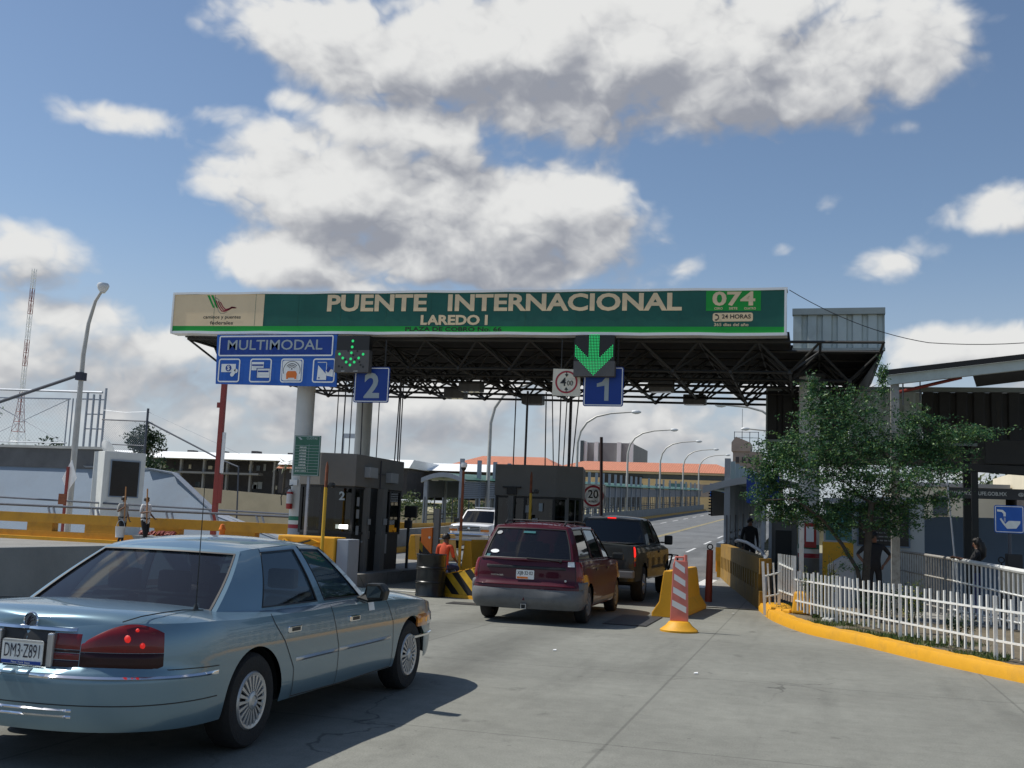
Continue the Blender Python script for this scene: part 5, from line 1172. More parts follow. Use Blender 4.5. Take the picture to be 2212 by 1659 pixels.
van.patch('head_lamp', 'lamp_clear', 2.1, 2.6, .66, .80, .012)

# ---- pewter pickup
pk = Car('dark pewter pickup truck with lit brake lamps, first in lane one', 'pickup truck', (-4.72, 23.35, 0), R(-.5), 1.02, 5.8, .965, (.28, 5.), (.8, 3.2),
         ([.3, .45, .7, .95, 1.15, 1.3], [-.06, -.01, 0, .0, -.015, -.05]), ([.3, .5, .8, 1.3], [-.02, 0, 0, -.03]), ([.3, .6, .9, 1.1], [-.05, 0, 0, -.12]),
         ([0, .05, 2.2, 4.3, 4.7, 5.5, 5.8], [1.26, 1.27, 1.27, 1.25, 1.20, 1.12, 1.05]), .48, [(1.32, .39, .47), (4.95, .39, .47)], 'pewter_paint', 'pickup_truck', crown=.01, shoulder=.035)
pk.body()
pk.cabin([((.82, 4.45, 1.22), (.64, 3.72, 1.80)), ((.875, 4.28, 1.23), (.68, 3.6, 1.82)), ((.885, 3.35, 1.24), (.70, 3.2, 1.84)), ((.885, 3.25, 1.24), (.70, 3.1, 1.84)), ((.885, 2.45, 1.24), (.70, 2.5, 1.83)), ((.85, 2.14, 1.25), (.66, 2.30, 1.81))],
         {'window': 'tint_dark', 'rear_window': 'tint_dark', 'windscreen': 'clear'}, kinds=['p', 'g', 'p', 'g', 'p'], rb=.05, fb=.15, roofcrown=.04)
pk.wheels((1.32, 4.95), .95, .39, .25, None, 6, .225, 'satin_metal')
mb = MB(); mb.box(-.80, .80, .10, 2.1, 1.283, 1.29); pk.add('bed_cover', 'ink_black', mb)
mb = MB(); mb.box(-.8, .8, 2.2, 4.2, 1.22, 1.26); pk.add('floor_shade', 'interior', mb); pk.seats(((3.1, (-.4, .4)),), .9, 1.55, .5)
pk.patch('tail_lamp', 'brake', .78, .93, 1.0, 1.22, .012); pk.patch('turn_lamp', 'lamp_amber', .78, .93, .91, .995, .012); pk.patch('reverse_lamp', 'lamp_red', .78, .93, .80, .905, .012)
mb = MB(); mb.box(-.96, .96, -.16, .02, .56, .72); mb.box(-.40, .40, -.20, -.1, .60, .69); pk.add('rear_bumper', 'grey_plastic', mb, bevel=.03)
mb = MB(); mb.box(-.93, .93, -.15, .03, .722, .735); pk.add('bumper_step', 'black_plastic', mb)
py = pk.P(0, 1.0).y; mb = MB(); mb.box(-.11, .11, py-.01, py+.01, .99, 1.10); hd = pk.add('tailgate_handle', 'black_plastic', mb, bevel=.01); mb = MB(); mb.box(-.06, .06, py-.018, py-.008, 1.05, 1.085); mb.build('latch', 'satin_metal', hd)
mb = MB(); mb.box(-.15, .15, -.18, -.165, .60, .68); pk.add('licence_plate', 'plate_white', mb)
mb = MB(); mb.box(-.10, .10, 2.24, 2.27, 1.825, 1.85); pk.add('high_brake_lamp', 'brake', mb)
g = MB(); Q = pk.qy; pk.line(g, [(Q(2.2), .6), (Q(2.2), 1.22)], .012); pk.line(g, [(Q(3.28), .55), (Q(3.28), 1.22)]); pk.line(g, [(Q(4.36), .55), (Q(4.3), 1.2)]); pk.line(g, [(.74, .76), (.74, 1.23)], .012); pk.line(g, [(0, .76), (.74, .76)], .012); pk.add('panel_gap', 'ink_black', g)
pk.patch('side_moulding', 'black_plastic', Q(2.3), Q(4.3), .70, .77, .012, n=8, nz=2)
for sg in (1, -1):
    mm = MB(); mm.box(sg*1.10-.10, sg*1.10+.10, 4.02, 4.12, 1.24, 1.47); mm.box(sg*.95-.06, sg*.95+.06, 4.04, 4.1, 1.27, 1.31); pk.add('wing_mirror', 'ink_black', mm, bevel=.035)
    hm = MB(); p = pk.P(Q(3.4), 1.08); hm.box(sg*p.x-.01, sg*p.x+.018, 3.35, 3.52, 1.05, 1.10); pk.add('door_handle', 'black_plastic', hm, bevel=.008)
gg = MB()
gg.tube([(.85, 5.95, .55), (.95, 5.95, .95), (1.12, 5.72, .95), (1.12, 5.72, .62), (.95, 5.95, .55)], .025, 6); gg.tube([(-.85, 5.95, .55), (-.95, 5.95, .95), (-1.12, 5.72, .95), (-1.12, 5.72, .62), (-.95, 5.95, .55)], .025, 6); gg.tube([(-.95, 5.95, .95), (.95, 5.95, .95)], .03, 6); gg.tube([(-.9, 5.95, .62), (.9, 5.95, .62)], .03, 6); pk.add('grille_guard', 'ink_black', gg)
mb = MB(); mb.box(-.12, .12, .0, .4, .35, .5); mb.lathe([(0, -.15), (.13, -.12), (.13, .12), (0, .15)], (0, 1.32, .40), 14); mb.tube([(-.9, 1.32, .39), (.9, 1.32, .39)], .06, 8); pk.add('axle', 'ink_black', mb)

# ---- white SUV coming towards us in lane two
sv = Car('white boxy SUV with chrome bumper facing the camera in lane two', 'SUV', (-15.15, 51.2, .33), R(181), 1.03, 4.6, .96, (.25, 5), (.55, 4.5),
         ([.3, .5, .8, 1.0, 1.2], [-.05, 0, .01, 0, -.03]), ([.3, .6, 1.2], [-.03, 0, -.02]), ([.3, .55, .9, 1.1], [-.04, 0, 0, -.05]),
         ([0, .1, 3.2, 3.4, 4.3, 4.6], [1.18, 1.19, 1.19, 1.17, 1.12, 1.06]), .45, [(.95, .38, .44), (3.65, .38, .44)], 'white_paint', 'suv', crown=.02, shoulder=.04)
sv.body()
sv.cabin([((.80, 3.38, 1.15), (.66, 2.82, 1.74)), ((.87, 3.2, 1.15), (.72, 2.7, 1.76)), ((.88, 2.3, 1.15), (.74, 2.2, 1.78)), ((.88, 2.2, 1.15), (.74, 2.1, 1.78)), ((.87, .3, 1.15), (.74, .35, 1.78)), ((.84, .1, 1.15), (.70, .14, 1.76))],
         {'window': 'tint_dark', 'rear_window': 'tint_dark', 'windscreen': 'tint'}, kinds=['p', 'g', 'p', 'g', 'p'], rb=.04, fb=.12, roofcrown=.03)
sv.wheels((.95, 3.65), .95, .38, .25, None, 8, .22, 'satin_metal')
mb = MB(); mb.box(-.82, .82, .2, 3.2, 1.1, 1.16); sv.add('floor_shade', 'interior', mb); sv.seats(((2.2, (-.4, .4)),), .9, 1.5, .5)
mb = MB(); mb.box(-.98, .98, 4.56, 4.74, .52, .70); sv.add('front_bumper', 'chrome', mb, bevel=.04)
mb = MB(); mb.box(-.5, .5, 4.585, 4.62, .80, 1.02); go = sv.add('grille', 'ink_black', mb); b = MB()
for z in (.80, .87, .94, 1.01): b.box(-.51, .51, 4.6, 4.635, z-.012, z+.012)
for x in (-.5, .5): b.box(x-.012, x+.012, 4.6, 4.635, .8, 1.02)
b.build('grille_bar', 'satin_metal', go); b = MB(); b.lathe([(0, .012), (.06, .006), (.06, -.01)], (0, 4.64, .91), 14, 'y'); b.build('badge', 'chrome', go)
for sg in (1, -1):
    mb = MB(); mb.box(sg*.72-.19, sg*.72+.19, 4.52, 4.61, .90, 1.03); sv.add('head_lamp', 'lamp_clear', mb, bevel=.015); mb = MB(); mb.box(sg*.72-.19, sg*.72+.19, 4.52, 4.61, .79, .89); sv.add('turn_lamp', 'lamp_amber', mb, bevel=.015)
    mm = MB(); mm.box(sg*1.08-.1, sg*1.08+.1, 3.0, 3.08, 1.18, 1.36); sv.add('wing_mirror', 'ink_black', mm, bevel=.02)
mb = MB(); mb.box(-.35, .35, 1.6, 2.6, 1.86, 1.90); sv.add('roof_panel', 'white_paint', mb)
mb = MB(); mb.tube([(-.6, 3.44, 1.17), (-.1, 3.36, 1.2)], .012, 5); mb.tube([(.1, 3.44, 1.17), (.6, 3.36, 1.2)], .012, 5); sv.add('wiper', 'ink_black', mb)

# ---- distant white car on the bridge, seen from behind
fc = Car('small white hatchback far away on the bridge road', 'car', (-5.0, 148, bz(150)), R(-2), 1.0, 4.2, .86, (.4, 4), (.8, 3),
         ([.2, .5, .9], [-.05, 0, -.03]), ([.2, .5, .9], [-.04, 0, -.04]), ([.2, .5, .9], [-.04, 0, -.1]), ([0, .2, 3, 4.2], [.95, .96, .95, .75]), .25, [(.75, .31, .35), (3.3, .31, .35)], 'white_paint', 'hatchback', crown=.01)
fc.body(); fc.cabin([((.72, 3.1, .92), (.55, 2.4, 1.42)), ((.77, 2.9, .92), (.58, 2.3, 1.43)), ((.78, .3, .92), (.6, .5, 1.44)), ((.72, .1, .93), (.56, .38, 1.42))], 'tint_dark', kinds=['p', 'g', 'p'])
fc.wheels((.75, 3.3), .84, .31, .19, None, 8); fc.patch('tail_lamp', 'lamp_red', .7, .95, .65, .9, .01)

# ------------------------------------------------------------------ left side: barrier, slope wall, monument, posts
t = thing('road_barrier', 'long ochre yellow concrete barrier with pale slots and a pipe rail, far left', 'barrier', (-24, 33.4, .3))
mb = MB(); mb.box(-44, -15.2, 33.4, 33.75, .92, 1.27); mb.box(-44, -15.2, 33.36, 33.8, .3, .62)
sl = [(-29.6, -28.0), (-26.9, -25.5), (-24.2, -22.6), (-21.6, -19.9), (-18.6, -16.9)]
xs = [-44]+[v for a in sl for v in a]+[-15.2]
for a, b in zip(xs[::2], xs[1::2]): mb.box(a, b, 33.41, 33.74, .62, .92)
mb.build('barrier_wall', 'ochre_paint', t)
mb = MB(); mb.box(-44, -15.2, 33.1, 33.36, .3, .42); mb.build('kerb', 'yellow_paint', t)
mb = MB(); mb.tube([(-44, 33.58, 1.55), (-15.2, 33.58, 1.52)], .045, 8); ro = mb.build('rail', 'dark_rail', t, 40)
mb = MB()
for x in (-31, -27.2, -25.3, -22.2, -20.4, -18.6, -16.6): mb.beam((x, 33.58, 1.25), (x-.1, 33.58, 1.54), .07, .05); mb.beam((x+.22, 33.58, 1.25), (x+.12, 33.58, 1.54), .07, .05)
mb.build('strut', 'galvanised', ro)
mb = MB(); mb.tube([(-44, 39.2, 1.95), (-17.5, 39.2, 1.55)], .04, 8)
one(mb, 'far_rail', 'dark_rail', 'dark pipe handrail running along the foot of the blue grey slope wall', 'rail', (-30, 39.2, 0))
# kerb walls of the bridge edge on the left
t = thing('bridge_parapet', 'curving ochre yellow parapet where the bridge edge begins on the left', 'parapet', (-18, 42, 0))
mb = MB(); pts = [(-22.3, 45.5, 1.62), (-20.2, 44.8, 1.6), (-18.6, 44.2, 1.5), (-17.6, 45.5, 1.4), (-17.45, 52, 1.5)]
for a, b in zip(pts[:-1], pts[1:]): mb.prism([(a[0], a[1], 0), (b[0], b[1], 0), (b[0], b[1], b[2]), (a[0], a[1], a[2])], (0.02, .3, 0))
mb.build('wall', 'ochre_paint', t)
t = thing('bridge_wall', 'long low grey concrete wall along the left edge of the bridge road', 'wall', (-17.3, 60, 0))
mb = MB(); mb.grid([[(x, y, bz(y)+z) for y in range(36, 177, 4)] for x, z in ((-17.2, -.5), (-17.2, .95), (-17.42, .95), (-17.42, -.5))]); mb.build('wall', 'concrete_wall', t)
mb = MB(); mb.grid([[(x, y, bz(y)+z) for y in range(36, 177, 4)] for x, z in ((-16.8, .0), (-16.8, .22), (-17.19, .22))]); mb.build('kerb', 'ochre_paint', t)
# slope wall
t = thing('slope_wall', 'blue grey battered ramp wall stepping down to the right behind the white monument', 'wall', (-32, 42, 0))
prf = [(-50, 3.34), (-33.0, 3.34), (-29.6, 3.34), (-28.2, 3.15), (-25.4, 1.4), (-22, .5), (-22, -.1), (-50, -.1)]
mb = MB(); mb.add([(x, 41.3+.5*z, z) for x, z in prf]+[(x, 41.7+.5*z, z) for x, z in prf], [tuple(range(8)), tuple(range(8, 16))[::-1]]+[(i, (i+1) % 8, 8+(i+1) % 8, 8+i) for i in range(8)]); mb.build('wall', 'bluegrey_wall', t)
mb = MB()
for a, b in zip(prf[1:5], prf[2:6]): mb.prism([(a[0], 41.3+.5*a[1]-.04, a[1]+.002), (b[0], 41.3+.5*b[1]-.04, b[1]+.002), (b[0], 41.3+.5*b[1]-.04, b[1]+.09), (a[0], 42+.22*a[1]-.04, a[1]+.09)], (0, .5, 0))
mb.build('coping', 'galvanised', t)
t = thing('retaining_wall', 'dark grey concrete deck edge above the slope wall at far left', 'wall', (-40, 43, 3.6))
mb = MB(); mb.box(-56, -32.2, 42.9, 44.4, 3.30, 4.22); mb.build('wall', 'concrete_dark', t); mb = MB(); mb.box(-56, -32.1, 42.8, 43.3, 4.222, 4.34); mb.build('coping', 'concrete_pale', t)
# gate and chain link fence on the deck
def mesh_panel(mb, x0, x1, y, z0, z1, p=.13, w=.006):
    H = z1-z0
    k = x0-H
    while k < x1:
        for s in (1, -1):
            a = (k, z0) if s == 1 else (k, z1); b = (k+H, z1) if s == 1 else (k+H, z0)
            lo = max(a[0], x0); hi = min(b[0], x1)
            if hi-lo > .02:
                za = a[1]+(b[1]-a[1])*(lo-a[0])/H; zb = a[1]+(b[1]-a[1])*(hi-a[0])/H
                mb.quad((lo, y, za-w), (hi, y, zb-w), (hi, y, zb+w), (lo, y, za+w))
        k += p
t = thing('wire_gate', 'grey pipe framed wire mesh gate on the dark deck edge at far left', 'gate', (-36, 43, 4.3))
mb = MB()
for x in (-44.5, -39.4): mb.tube([(x, 43.1, 4.34), (x, 43.1, 6.75)], .04, 6)
mb.tube([(-46, 43.1, 6.7), (-34.35, 43.1, 6.62)], .035, 6); mb.tube([(-46, 43.1, 7.2), (-32.6, 43.1, 6.95)], .06, 6); mb.tube([(-46, 43.1, 4.5), (-34.35, 43.1, 4.5)], .035, 6)
for x in (-34.45, -34.2, -34.0): mb.tube([(x, 43.1, 4.3), (x, 43.1, 6.65)], .035, 6)
mb.tube([(-39.4, 43.12, 6.6), (-34.45, 43.12, 4.5)], .018, 5); mb.tube([(-39.4, 43.12, 4.5), (-34.45, 43.12, 6.6)], .018, 5)
mb.build('gate_frame', 'galvanised', t, 40)
mb = MB(); mesh_panel(mb, -45.5, -34.4, 43.08, 4.5, 6.65, .2, .005); mb.build('wire_mesh', 'galvanised', t)
mb = MB()
for x, z in ((-33.4, 6.95), (-33.05, 6.85), (-32.7, 6.85), (-32.4, 7.15)): mb.tube([(x, 43.1, 4.25), (x, 43.1, z)], .055, 8)
for z in (5.2, 5.9, 6.6): mb.tube([(-33.4, 43.1, z), (-32.4, 43.1, z)], .03, 5)
mb.tube([(-34.0, 43.1, 6.62), (-33.0, 43.1, 6.62)], .035, 6); mb.build('gate_post', 'galvanised', t, 40)
t = thing('chain_link_fence', 'chain link fence stepping down from the gate behind the white monument', 'fence', (-30, 43, 3.6))
mb = MB(); mb.tube([(-29.95, 43.0, 3.6), (-29.95, 43.0, 6.2)], .055, 8); mb.build('post', 'dark_rail', t, 40)
mb = MB(); mb.tube([(-32.4, 43, 5.65), (-29.95, 43, 5.6)], .035, 6); mb.tube([(-29.95, 43, 5.6), (-25.9, 43, 3.9), (-25.0, 43, 3.6)], .04, 6); mb.tube([(-32.2, 43, 4.5), (-29.95, 43, 4.45)], .03, 6); mb.tube([(-24.9, 43, 1.2), (-25.0, 43, 3.65)], .04, 6); mb.build('rail', 'dark_rail', t, 40)
mb = MB(); mesh_panel(mb, -32.35, -30.0, 43, 3.75, 5.62, .11, .006)
for k in range(0): x = -29.9+k*.18; zt = 5.6-(x+29.95)*.42; mb.quad((x, 43, max(1.6, 3.3-(x+29.5)*.6)), (x+.012, 43, max(1.6, 3.3-(x+29.5)*.6)), (x+.012, 43, zt), (x, 43, zt))
mb.build('wire_mesh', 'galvanised', t)
mb = MB(); mb.tube([(-32.4, 43, 6.1), (-31.2, 43, 6.0), (-29.95, 43, 6.05)], .008, 4); mb.tube([(-29.95, 43, 6.05), (-25.0, 43, 4.2)], .008, 4); mb.build('barbed_wire', 'galvanised', t)
# monument left
t = thing('monument', 'white block monument with a blank black plaque, left beside the slope wall', 'monument', (-29.2, 40.2, .0), R(56), local=True)
mb = MB(); mb.box(-.9, .9, -.65, .65, 0, 3.95); mb.build('block', 'monument_white', t, bevel=.02)
mb = MB(); mb.box(-.58, .62, -.69, -.65, 2.05, 3.55); po = mb.build('plaque', 'plaque_black', t)
mb = MB(); rframe(mb, -.63, .67, 2.0, 3.60, .02, .05, -.70); mb.build('plaque_frame', 'bluegrey_wall', po)
mb = MB(); mb.lathe([(0, 0), (.03, .004), (.45, .12), (.46, .125), (.03, .02)], (0, 0, 0), 20)
dm = Matrix.Translation((-31.0, 41.6, 4.12)) @ Matrix.Rotation(R(-62), 4, 'X') @ Matrix.Rotation(R(18), 4, 'Y'); mb.v = [tuple(dm @ Vector(p)) for p in mb.v]
t = thing('satellite_dish', 'small pale satellite dish on the wall top left of the monument', 'dish', (-31, 41.8, 3.7)); mb.build('dish', 'white_trim', t, 40); mb = MB(); mb.tube([(-31, 41.9, 3.6), (-31, 41.65, 4.1)], .03, 6); mb.build('mast', 'dark_rail', t)
# street lamp left with a brace
t = thing('street_lamp', 'tall bent lamp post with a drum shaped head at the far left', 'street lamp', (-31.1, 39.6, 0))
mb = MB(); mb.tube([(-31.1, 39.6, 0), (-31.1, 39.6, 4.5), (-31.12, 39.6, 8.2), (-31.0, 39.6, 9.6), (-30.75, 39.6, 10.6), (-30.5, 39.6, 11.0)], [.14, .125, .10, .085, .07, .06], 12); mb.build('pole', 'lamp_pole', t, 40)
mb = MB(); mb.lathe([(0, -.2), (.10, -.22), (.22, -.05), (.27, .10), (.22, .2), (0, .24)], (-30.42, 39.6, 11.2), 18); mb.build('lamp_head', 'lamp_head', t, 45)
mb = MB(); mb.lathe([(0, -.03), (.13, 0), (.12, .02)], (-30.42, 39.6, 10.975), 14); mb.build('lens', 'lamp_clear', t)
mb = MB(); mb.box(-31.28, -30.98, 39.4, 39.8, 7.05, 7.4); mb.build('clamp', 'ink_dark', t); mb = MB(); mb.tube([(-31.2, 39.6, 7.3), (-35.8, 38.8, 5.6), (-41, 38.2, 3.6)], .075, 8); mb.build('brace', 'dark_rail', t)
t = thing('diamond_sign', 'white back of a diamond road sign on a dark red post by the lamp post', 'sign', (-30.35, 38.6, 0))
mb = MB(); mb.prism([(-30.5, 38.6, 2.15), (-30.1, 38.6, 2.75), (-30.42, 38.6, 3.5), (-30.82, 38.6, 2.7)], (0, .03, 0)); mb.build('panel', 'white_trim', t)
mb = MB(); mb.box(-30.56, -30.46, 38.5, 38.58, 0, 3.2); mb.build('post', 'red_steel', t); mb = MB(); mb.box(-30.78, -30.42, 38.44, 38.48, 1.6, 2.05); mb.build('small_plate', 'rust', t)
# red gantry post
t = thing('steel_post', 'tall dark red square steel post left of the toll columns', 'post', (-21.9, 36.2, 0))
mb = MB(); mb.box(-22.0, -21.80, 36.1, 36.24, .0, 7.0); mb.build('post', 'red_steel', t, bevel=.01)
mb = MB(); mb.box(-21.798, -21.66, 36.1, 36.2, 1.9, 3.0); mb.box(-22.12, -22.002, 36.1, 36.2, 5.55, 5.75); mb.build('junction_box', 'red_steel', t)
mb = MB(); mb.box(-21.79, -21.68, 36.12, 36.2, 3.05, 4.6); mb.build('light_strip', 'white_trim', t)
# things in front of the barrier
t = thing('fire_hose_post', 'short orange topped post standing before the ochre barrier', 'post', (-19.4, 32.6, .3)); mb = MB(); mb.tube([(-19.4, 32.6, .3), (-19.4, 32.6, .75)], .12, 10); mb.build('base', 'white_trim', t); mb = MB(); mb.lathe([(.1, 0), (.09, .2), (.12, .25), (.06, .42), (0, .44)], (-19.4, 32.6, .752), 12); mb.build('top', 'orange_paint', t, 40)
t = thing('planter', 'low pale planter with reddish plants before the ochre barrier', 'planter', (-21.9, 32.6, .3)); mb = MB(); mb.prism([(-22.5, 32.4, .30), (-21.5, 32.4, .3), (-21.2, 32.4, .66), (-22.8, 32.4, .66)], (0, .5, 0)); mb.build('tub', 'concrete_pale', t)
mb = MB()
for k in range(90): x = random.uniform(-22.7, -21.3); z = .66+random.random()*.12; mb.quad((x, 32.6, z), (x+.08, 32.55+random.random()*.3, z+.02), (x+.05, 32.7, z+.09), (x-.02, 32.65, z+.07))
mb.build('flowers', 'red_steel', t)
t = thing('yellow_bollard', 'thin yellow bollard left of the tricolour column', 'bollard', (-15.7, 31.5, .3)); mb = MB(); mb.tube([(-15.7, 31.5, .3), (-15.7, 31.5, 1.15)], .08, 10); mb.build('post', 'yellow_post', t, 40); mb = MB(); mb.lathe([(.085, 0), (.07, .08), (0, .11)], (-15.7, 31.5, 1.152), 10); mb.build('cap', 'yellow_paint', t)
t = thing('flood_lamp', 'white drum floodlight on a stand left of the tricolour column', 'lamp', (-14.9, 31.0, .3)); mb = MB(); mb.lathe([(0, 0), (.22, .0), (.25, .04), (.22, .1), (.20, .7), (0, .72)], (-15.1, 31.0, 1.45), 18, 'x'); mb.build('housing', 'white_trim', t, 40); mb = MB(); mb.tube([(-14.85, 31, .3), (-14.85, 31, 1.3)], .05, 8); mb.build('stand', 'galvanised', t)

# ------------------------------------------------------------------ covered walkways
def arch(mb, xl, xr, y0, y1, zf, h, rise, th=.06, n=10):
    # curved roof from xl to xr, height above road h at the springing, thick shell
    def ring(y, o):
        z = zf(y)+h; return [(xl+(xr-xl)*i/n, y, z+rise*math.sin(math.pi*i/n)+o) for i in range(n+1)]
    st = np.linspace(y0, y1, max(2, int((y1-y0)/4)))
    mb.grid([ring(y, th) for y in st]); mb.grid([ring(y, 0) for y in st])
    for y in (y0, y1): mb.grid([ring(y, 0), ring(y, th)])
def walkway(label, xl, xr, y0, y1, hs, rise, postside, zf, step=3.0, extra=1.1, hero=False, group=None, over=.25):
    t = thing('covered_walkway', label, 'walkway', ((xl+xr)/2, y0, zf(y0)), group=group)
    mb = MB(); arch(mb, xl-over, xr+.25, y0, y1, zf, hs, rise); ro = mb.build('roof', 'walk_green', t, 30)
    mb = MB(); nr = 10
    def ring(y, o, w): return [(xl-over+(xr-xl+.25+over)*i/nr, y, zf(y0)+hs+rise*math.sin(math.pi*i/nr)+o) for i in range(nr+1)]
    mb.grid([ring(y0-.06, -.16, 0), ring(y0-.06, .08, 0)]); mb.grid([ring(y0-.06, .08, 0), ring(y0+.12, .08, 0)]); mb.grid([ring(y0-.06, -.16, 0), ring(y0+.12, -.16, 0)]); mb.build('roof_edge', 'walk_grey', ro, 30)
    lm = MB()
    st = np.arange(y0, y1-.01, 6.)
    for xs in (xl-(over-.25)*.9, xr):
        for a in st:
            b = min(a+6, y1)
            lm.add([(xs+dx, y, zf(y)+z) for dx in (-.02, .02) for y in (a, b) for z in (hs-.95, hs-.05)], [(0, 1, 3, 2), (4, 6, 7, 5), (0, 2, 6, 4), (1, 5, 7, 3)])
    lo = lm.build('louvre_panel', 'louvre', t)
    if hero:
        sm = MB()
        for k in range(9):
            z = hs-.92+k*.105
            for xs in (postside-(over-.25)*.9-(.15 if over > .3 else 0),):
                for a in st[:4]: sm.add([(xs+dx, y, zf(y)+z+dz) for dx in (.05, .10) for y in (a, a+6) for dz in (0, .05)], [(0, 1, 3, 2), (4, 6, 7, 5), (0, 2, 6, 4), (1, 5, 7, 3)])
        sm.build('slat', 'walk_grey', lo)
    # posts: the tall row by the road as parts
    pm = None
    for i, y in enumerate(np.arange(y0+.1, y1, step)):
        for xs in (xl, xr):
            tall = xs == postside
            m = MB(); z0 = zf(y)-.2; z1 = zf(y)+hs+(extra if tall else 0)
            if y < y0+45 or (tall and i % 2 == 0) or y < y0+60:
                m.box(xs-.10, xs+.10, y-.10, y+.10, z0, z1); m.build('post', 'walk_grey', t)
    rm = MB()
    for xs in (xl, xr):
        for h in (.15, .55, 1.0, 1.25):
            rm.tube([(xs, y, zf(y)+h) for y in np.linspace(y0, y1, 30)], .03, 5)
        for y in np.arange(y0, y1, 1.5): rm.beam((xs, y, zf(y)), (xs, y, zf(y)+hs-.9), .05)
    rm.build('railing', 'dark_rail', t)
    return t
walkway('long covered walkway with curved green roof along the far side of the bridge road', -19.7, -17.75, 53, 176, 3.1, .32, -17.75, lambda y: bz(y)+.1, hero=True, extra=1.15)
wr = lambda y: bz(y)+.25
walkway('covered walkway with green roof and grey louvre posts at the right edge of the road', -2.95, -.1, 38.4, 70, 2.78, .42, -2.95, wr, step=2.3, hero=True, extra=1.1, over=.85)
# right-hand parapets
t = thing('yellow_parapet', 'bright yellow toothed parapet below the grey louvre posts', 'parapet', (-3.1, 38, 0))
mb = MB(); mb.prism([(-3.2, 37.6, .0), (-3.2, 50, .2), (-3.2, 50, 1.42), (-3.2, 37.6, 1.05)], (.16, 0, 0)); mb.box(-3.24, -2.98, 37.5, 37.598, .62, 1.1); mb.build('wall', 'yellow_paint', t)
mb = MB()
for k in range(9): y = 38.0+k*1.1; mb.prism([(-3.205, y, .25), (-3.205, y+.6, .25), (-3.205, y+.6, .85+.03*k), (-3.205, y, .85+.03*k)], (-.07, 0, 0))
mb.build('tooth', 'yellow_paint', t)
mb = MB(); mb.prism([(-3.22, 37.5, 1.102), (-3.22, 50, 1.43), (-3.22, 50, 1.62), (-3.22, 37.5, 1.24)], (.22, 0, 0)); mb.build('coping', 'walk_grey', t)
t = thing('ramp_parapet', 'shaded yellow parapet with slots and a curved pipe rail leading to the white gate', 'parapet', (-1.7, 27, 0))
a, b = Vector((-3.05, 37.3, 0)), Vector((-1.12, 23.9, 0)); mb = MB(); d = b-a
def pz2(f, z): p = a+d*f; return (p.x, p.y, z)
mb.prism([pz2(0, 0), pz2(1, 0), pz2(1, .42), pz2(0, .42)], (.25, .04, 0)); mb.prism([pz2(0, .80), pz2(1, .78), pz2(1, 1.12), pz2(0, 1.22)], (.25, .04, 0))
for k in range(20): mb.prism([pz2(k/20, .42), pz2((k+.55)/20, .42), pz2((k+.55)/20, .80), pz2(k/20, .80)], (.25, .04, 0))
mb.build('wall', 'ochre_shaded', t)
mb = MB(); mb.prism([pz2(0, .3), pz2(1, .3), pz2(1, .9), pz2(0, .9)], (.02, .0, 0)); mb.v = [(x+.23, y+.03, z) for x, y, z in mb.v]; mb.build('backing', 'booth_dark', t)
mb = MB(); mb.tube([(-2.05, 30, 1.4), (-1.9, 28.6, 1.45), (-1.55, 26.5, 1.42), (-1.1, 24.6, 1.25), (-1.0, 24.0, 1.12), (-1.0, 23.9, .2)], .04, 8); mb.build('rail', 'galvanised', t, 40)
# blue sign with basket symbol
t = thing('basket_sign', 'dark blue square sign with a pale bin symbol half hidden by the tree', 'sign', (-1.25, 27.2, .1))
mb = MB(); mb.prism(rrect(-1.62, -.82, 2.38, 3.10, .05, 27.2), (0, .025, 0)); mb.build('panel', 'sign_blue', t)
mb = MB(); y = 27.195
for a_, b_ in (((-1.40, 2.92), (-1.33, 2.50)), ((-1.02, 2.92), (-1.09, 2.50))): mb.beam((a_[0], y, a_[1]), (b_[0], y, b_[1]), .03, .006, up=(0, 1, 0))
mb.beam((-1.33, y, 2.50), (-1.09, y, 2.50), .03, .006, up=(0, 1, 0)); mb.beam((-1.42, y, 2.93), (-1.0, y, 2.93), .03, .006, up=(0, 1, 0))
for x in (-1.28, -1.21, -1.14): mb.beam((x, y, 2.88), (x, y, 2.55), .016, .006, up=(0, 1, 0))
mb.build('symbol', 'sign_grey_letter', t); mb = MB(); mb.box(-1.25, -1.17, 27.23, 27.29, 0, 3.0); mb.build('post', 'galvanised', t)

# bridge lamps
def blamp(x, y, h, reach, label, base=True):
    z = bz(y)+.3; t = thing('bridge_lamp', label, 'street lamp', (x, y, z), group='curved arm lamps on the bridge')
    s_ = 1 if reach > 0 else -1; r_ = abs(reach)
    pts = [(x, y, z), (x, y, z+h*.72), (x+.05*reach, y, z+h*.82), (x+.16*reach, y, z+h*.90), (x+.34*reach, y, z+h*.955), (x+.6*reach, y, z+h*.985), (x+reach, y, z+h)]
    mb = MB(); mb.tube(pts, [.13, .10, .09, .085, .075, .065, .055], 10); mb.build('pole', 'lamp_pole', t, 40)
    mb = MB(); mb.lathe([(0, 0), (.1, .05), (.17, .3), (.15, .55), (.05, .75), (0, .76)], (0, 0, 0), 10, 'x'); q_ = Matrix.Translation((x+reach-.1*s_, y, z+h)) @ (Matrix.Identity(4) if s_ > 0 else Matrix.Rotation(math.pi, 4, 'Z')); mb.v = [tuple(q_ @ Vector(p)) for p in mb.v]; mb.build('lamp_head', 'lamp_head', t, 40)
for i, y in enumerate((57, 80, 103, 126, 149, 170)):
    blamp(-17.5, y, 8.6, 4.2, ('nearest', 'second', 'third', 'fourth', 'fifth', 'farthest')[i]+' curved arm lamp on the left side of the bridge')
for i, y in enumerate((70, 96)): blamp(-2.0, y, 8.4, -3.6, ('nearer', 'farther')[i]+' curved arm lamp on the right side of the bridge')

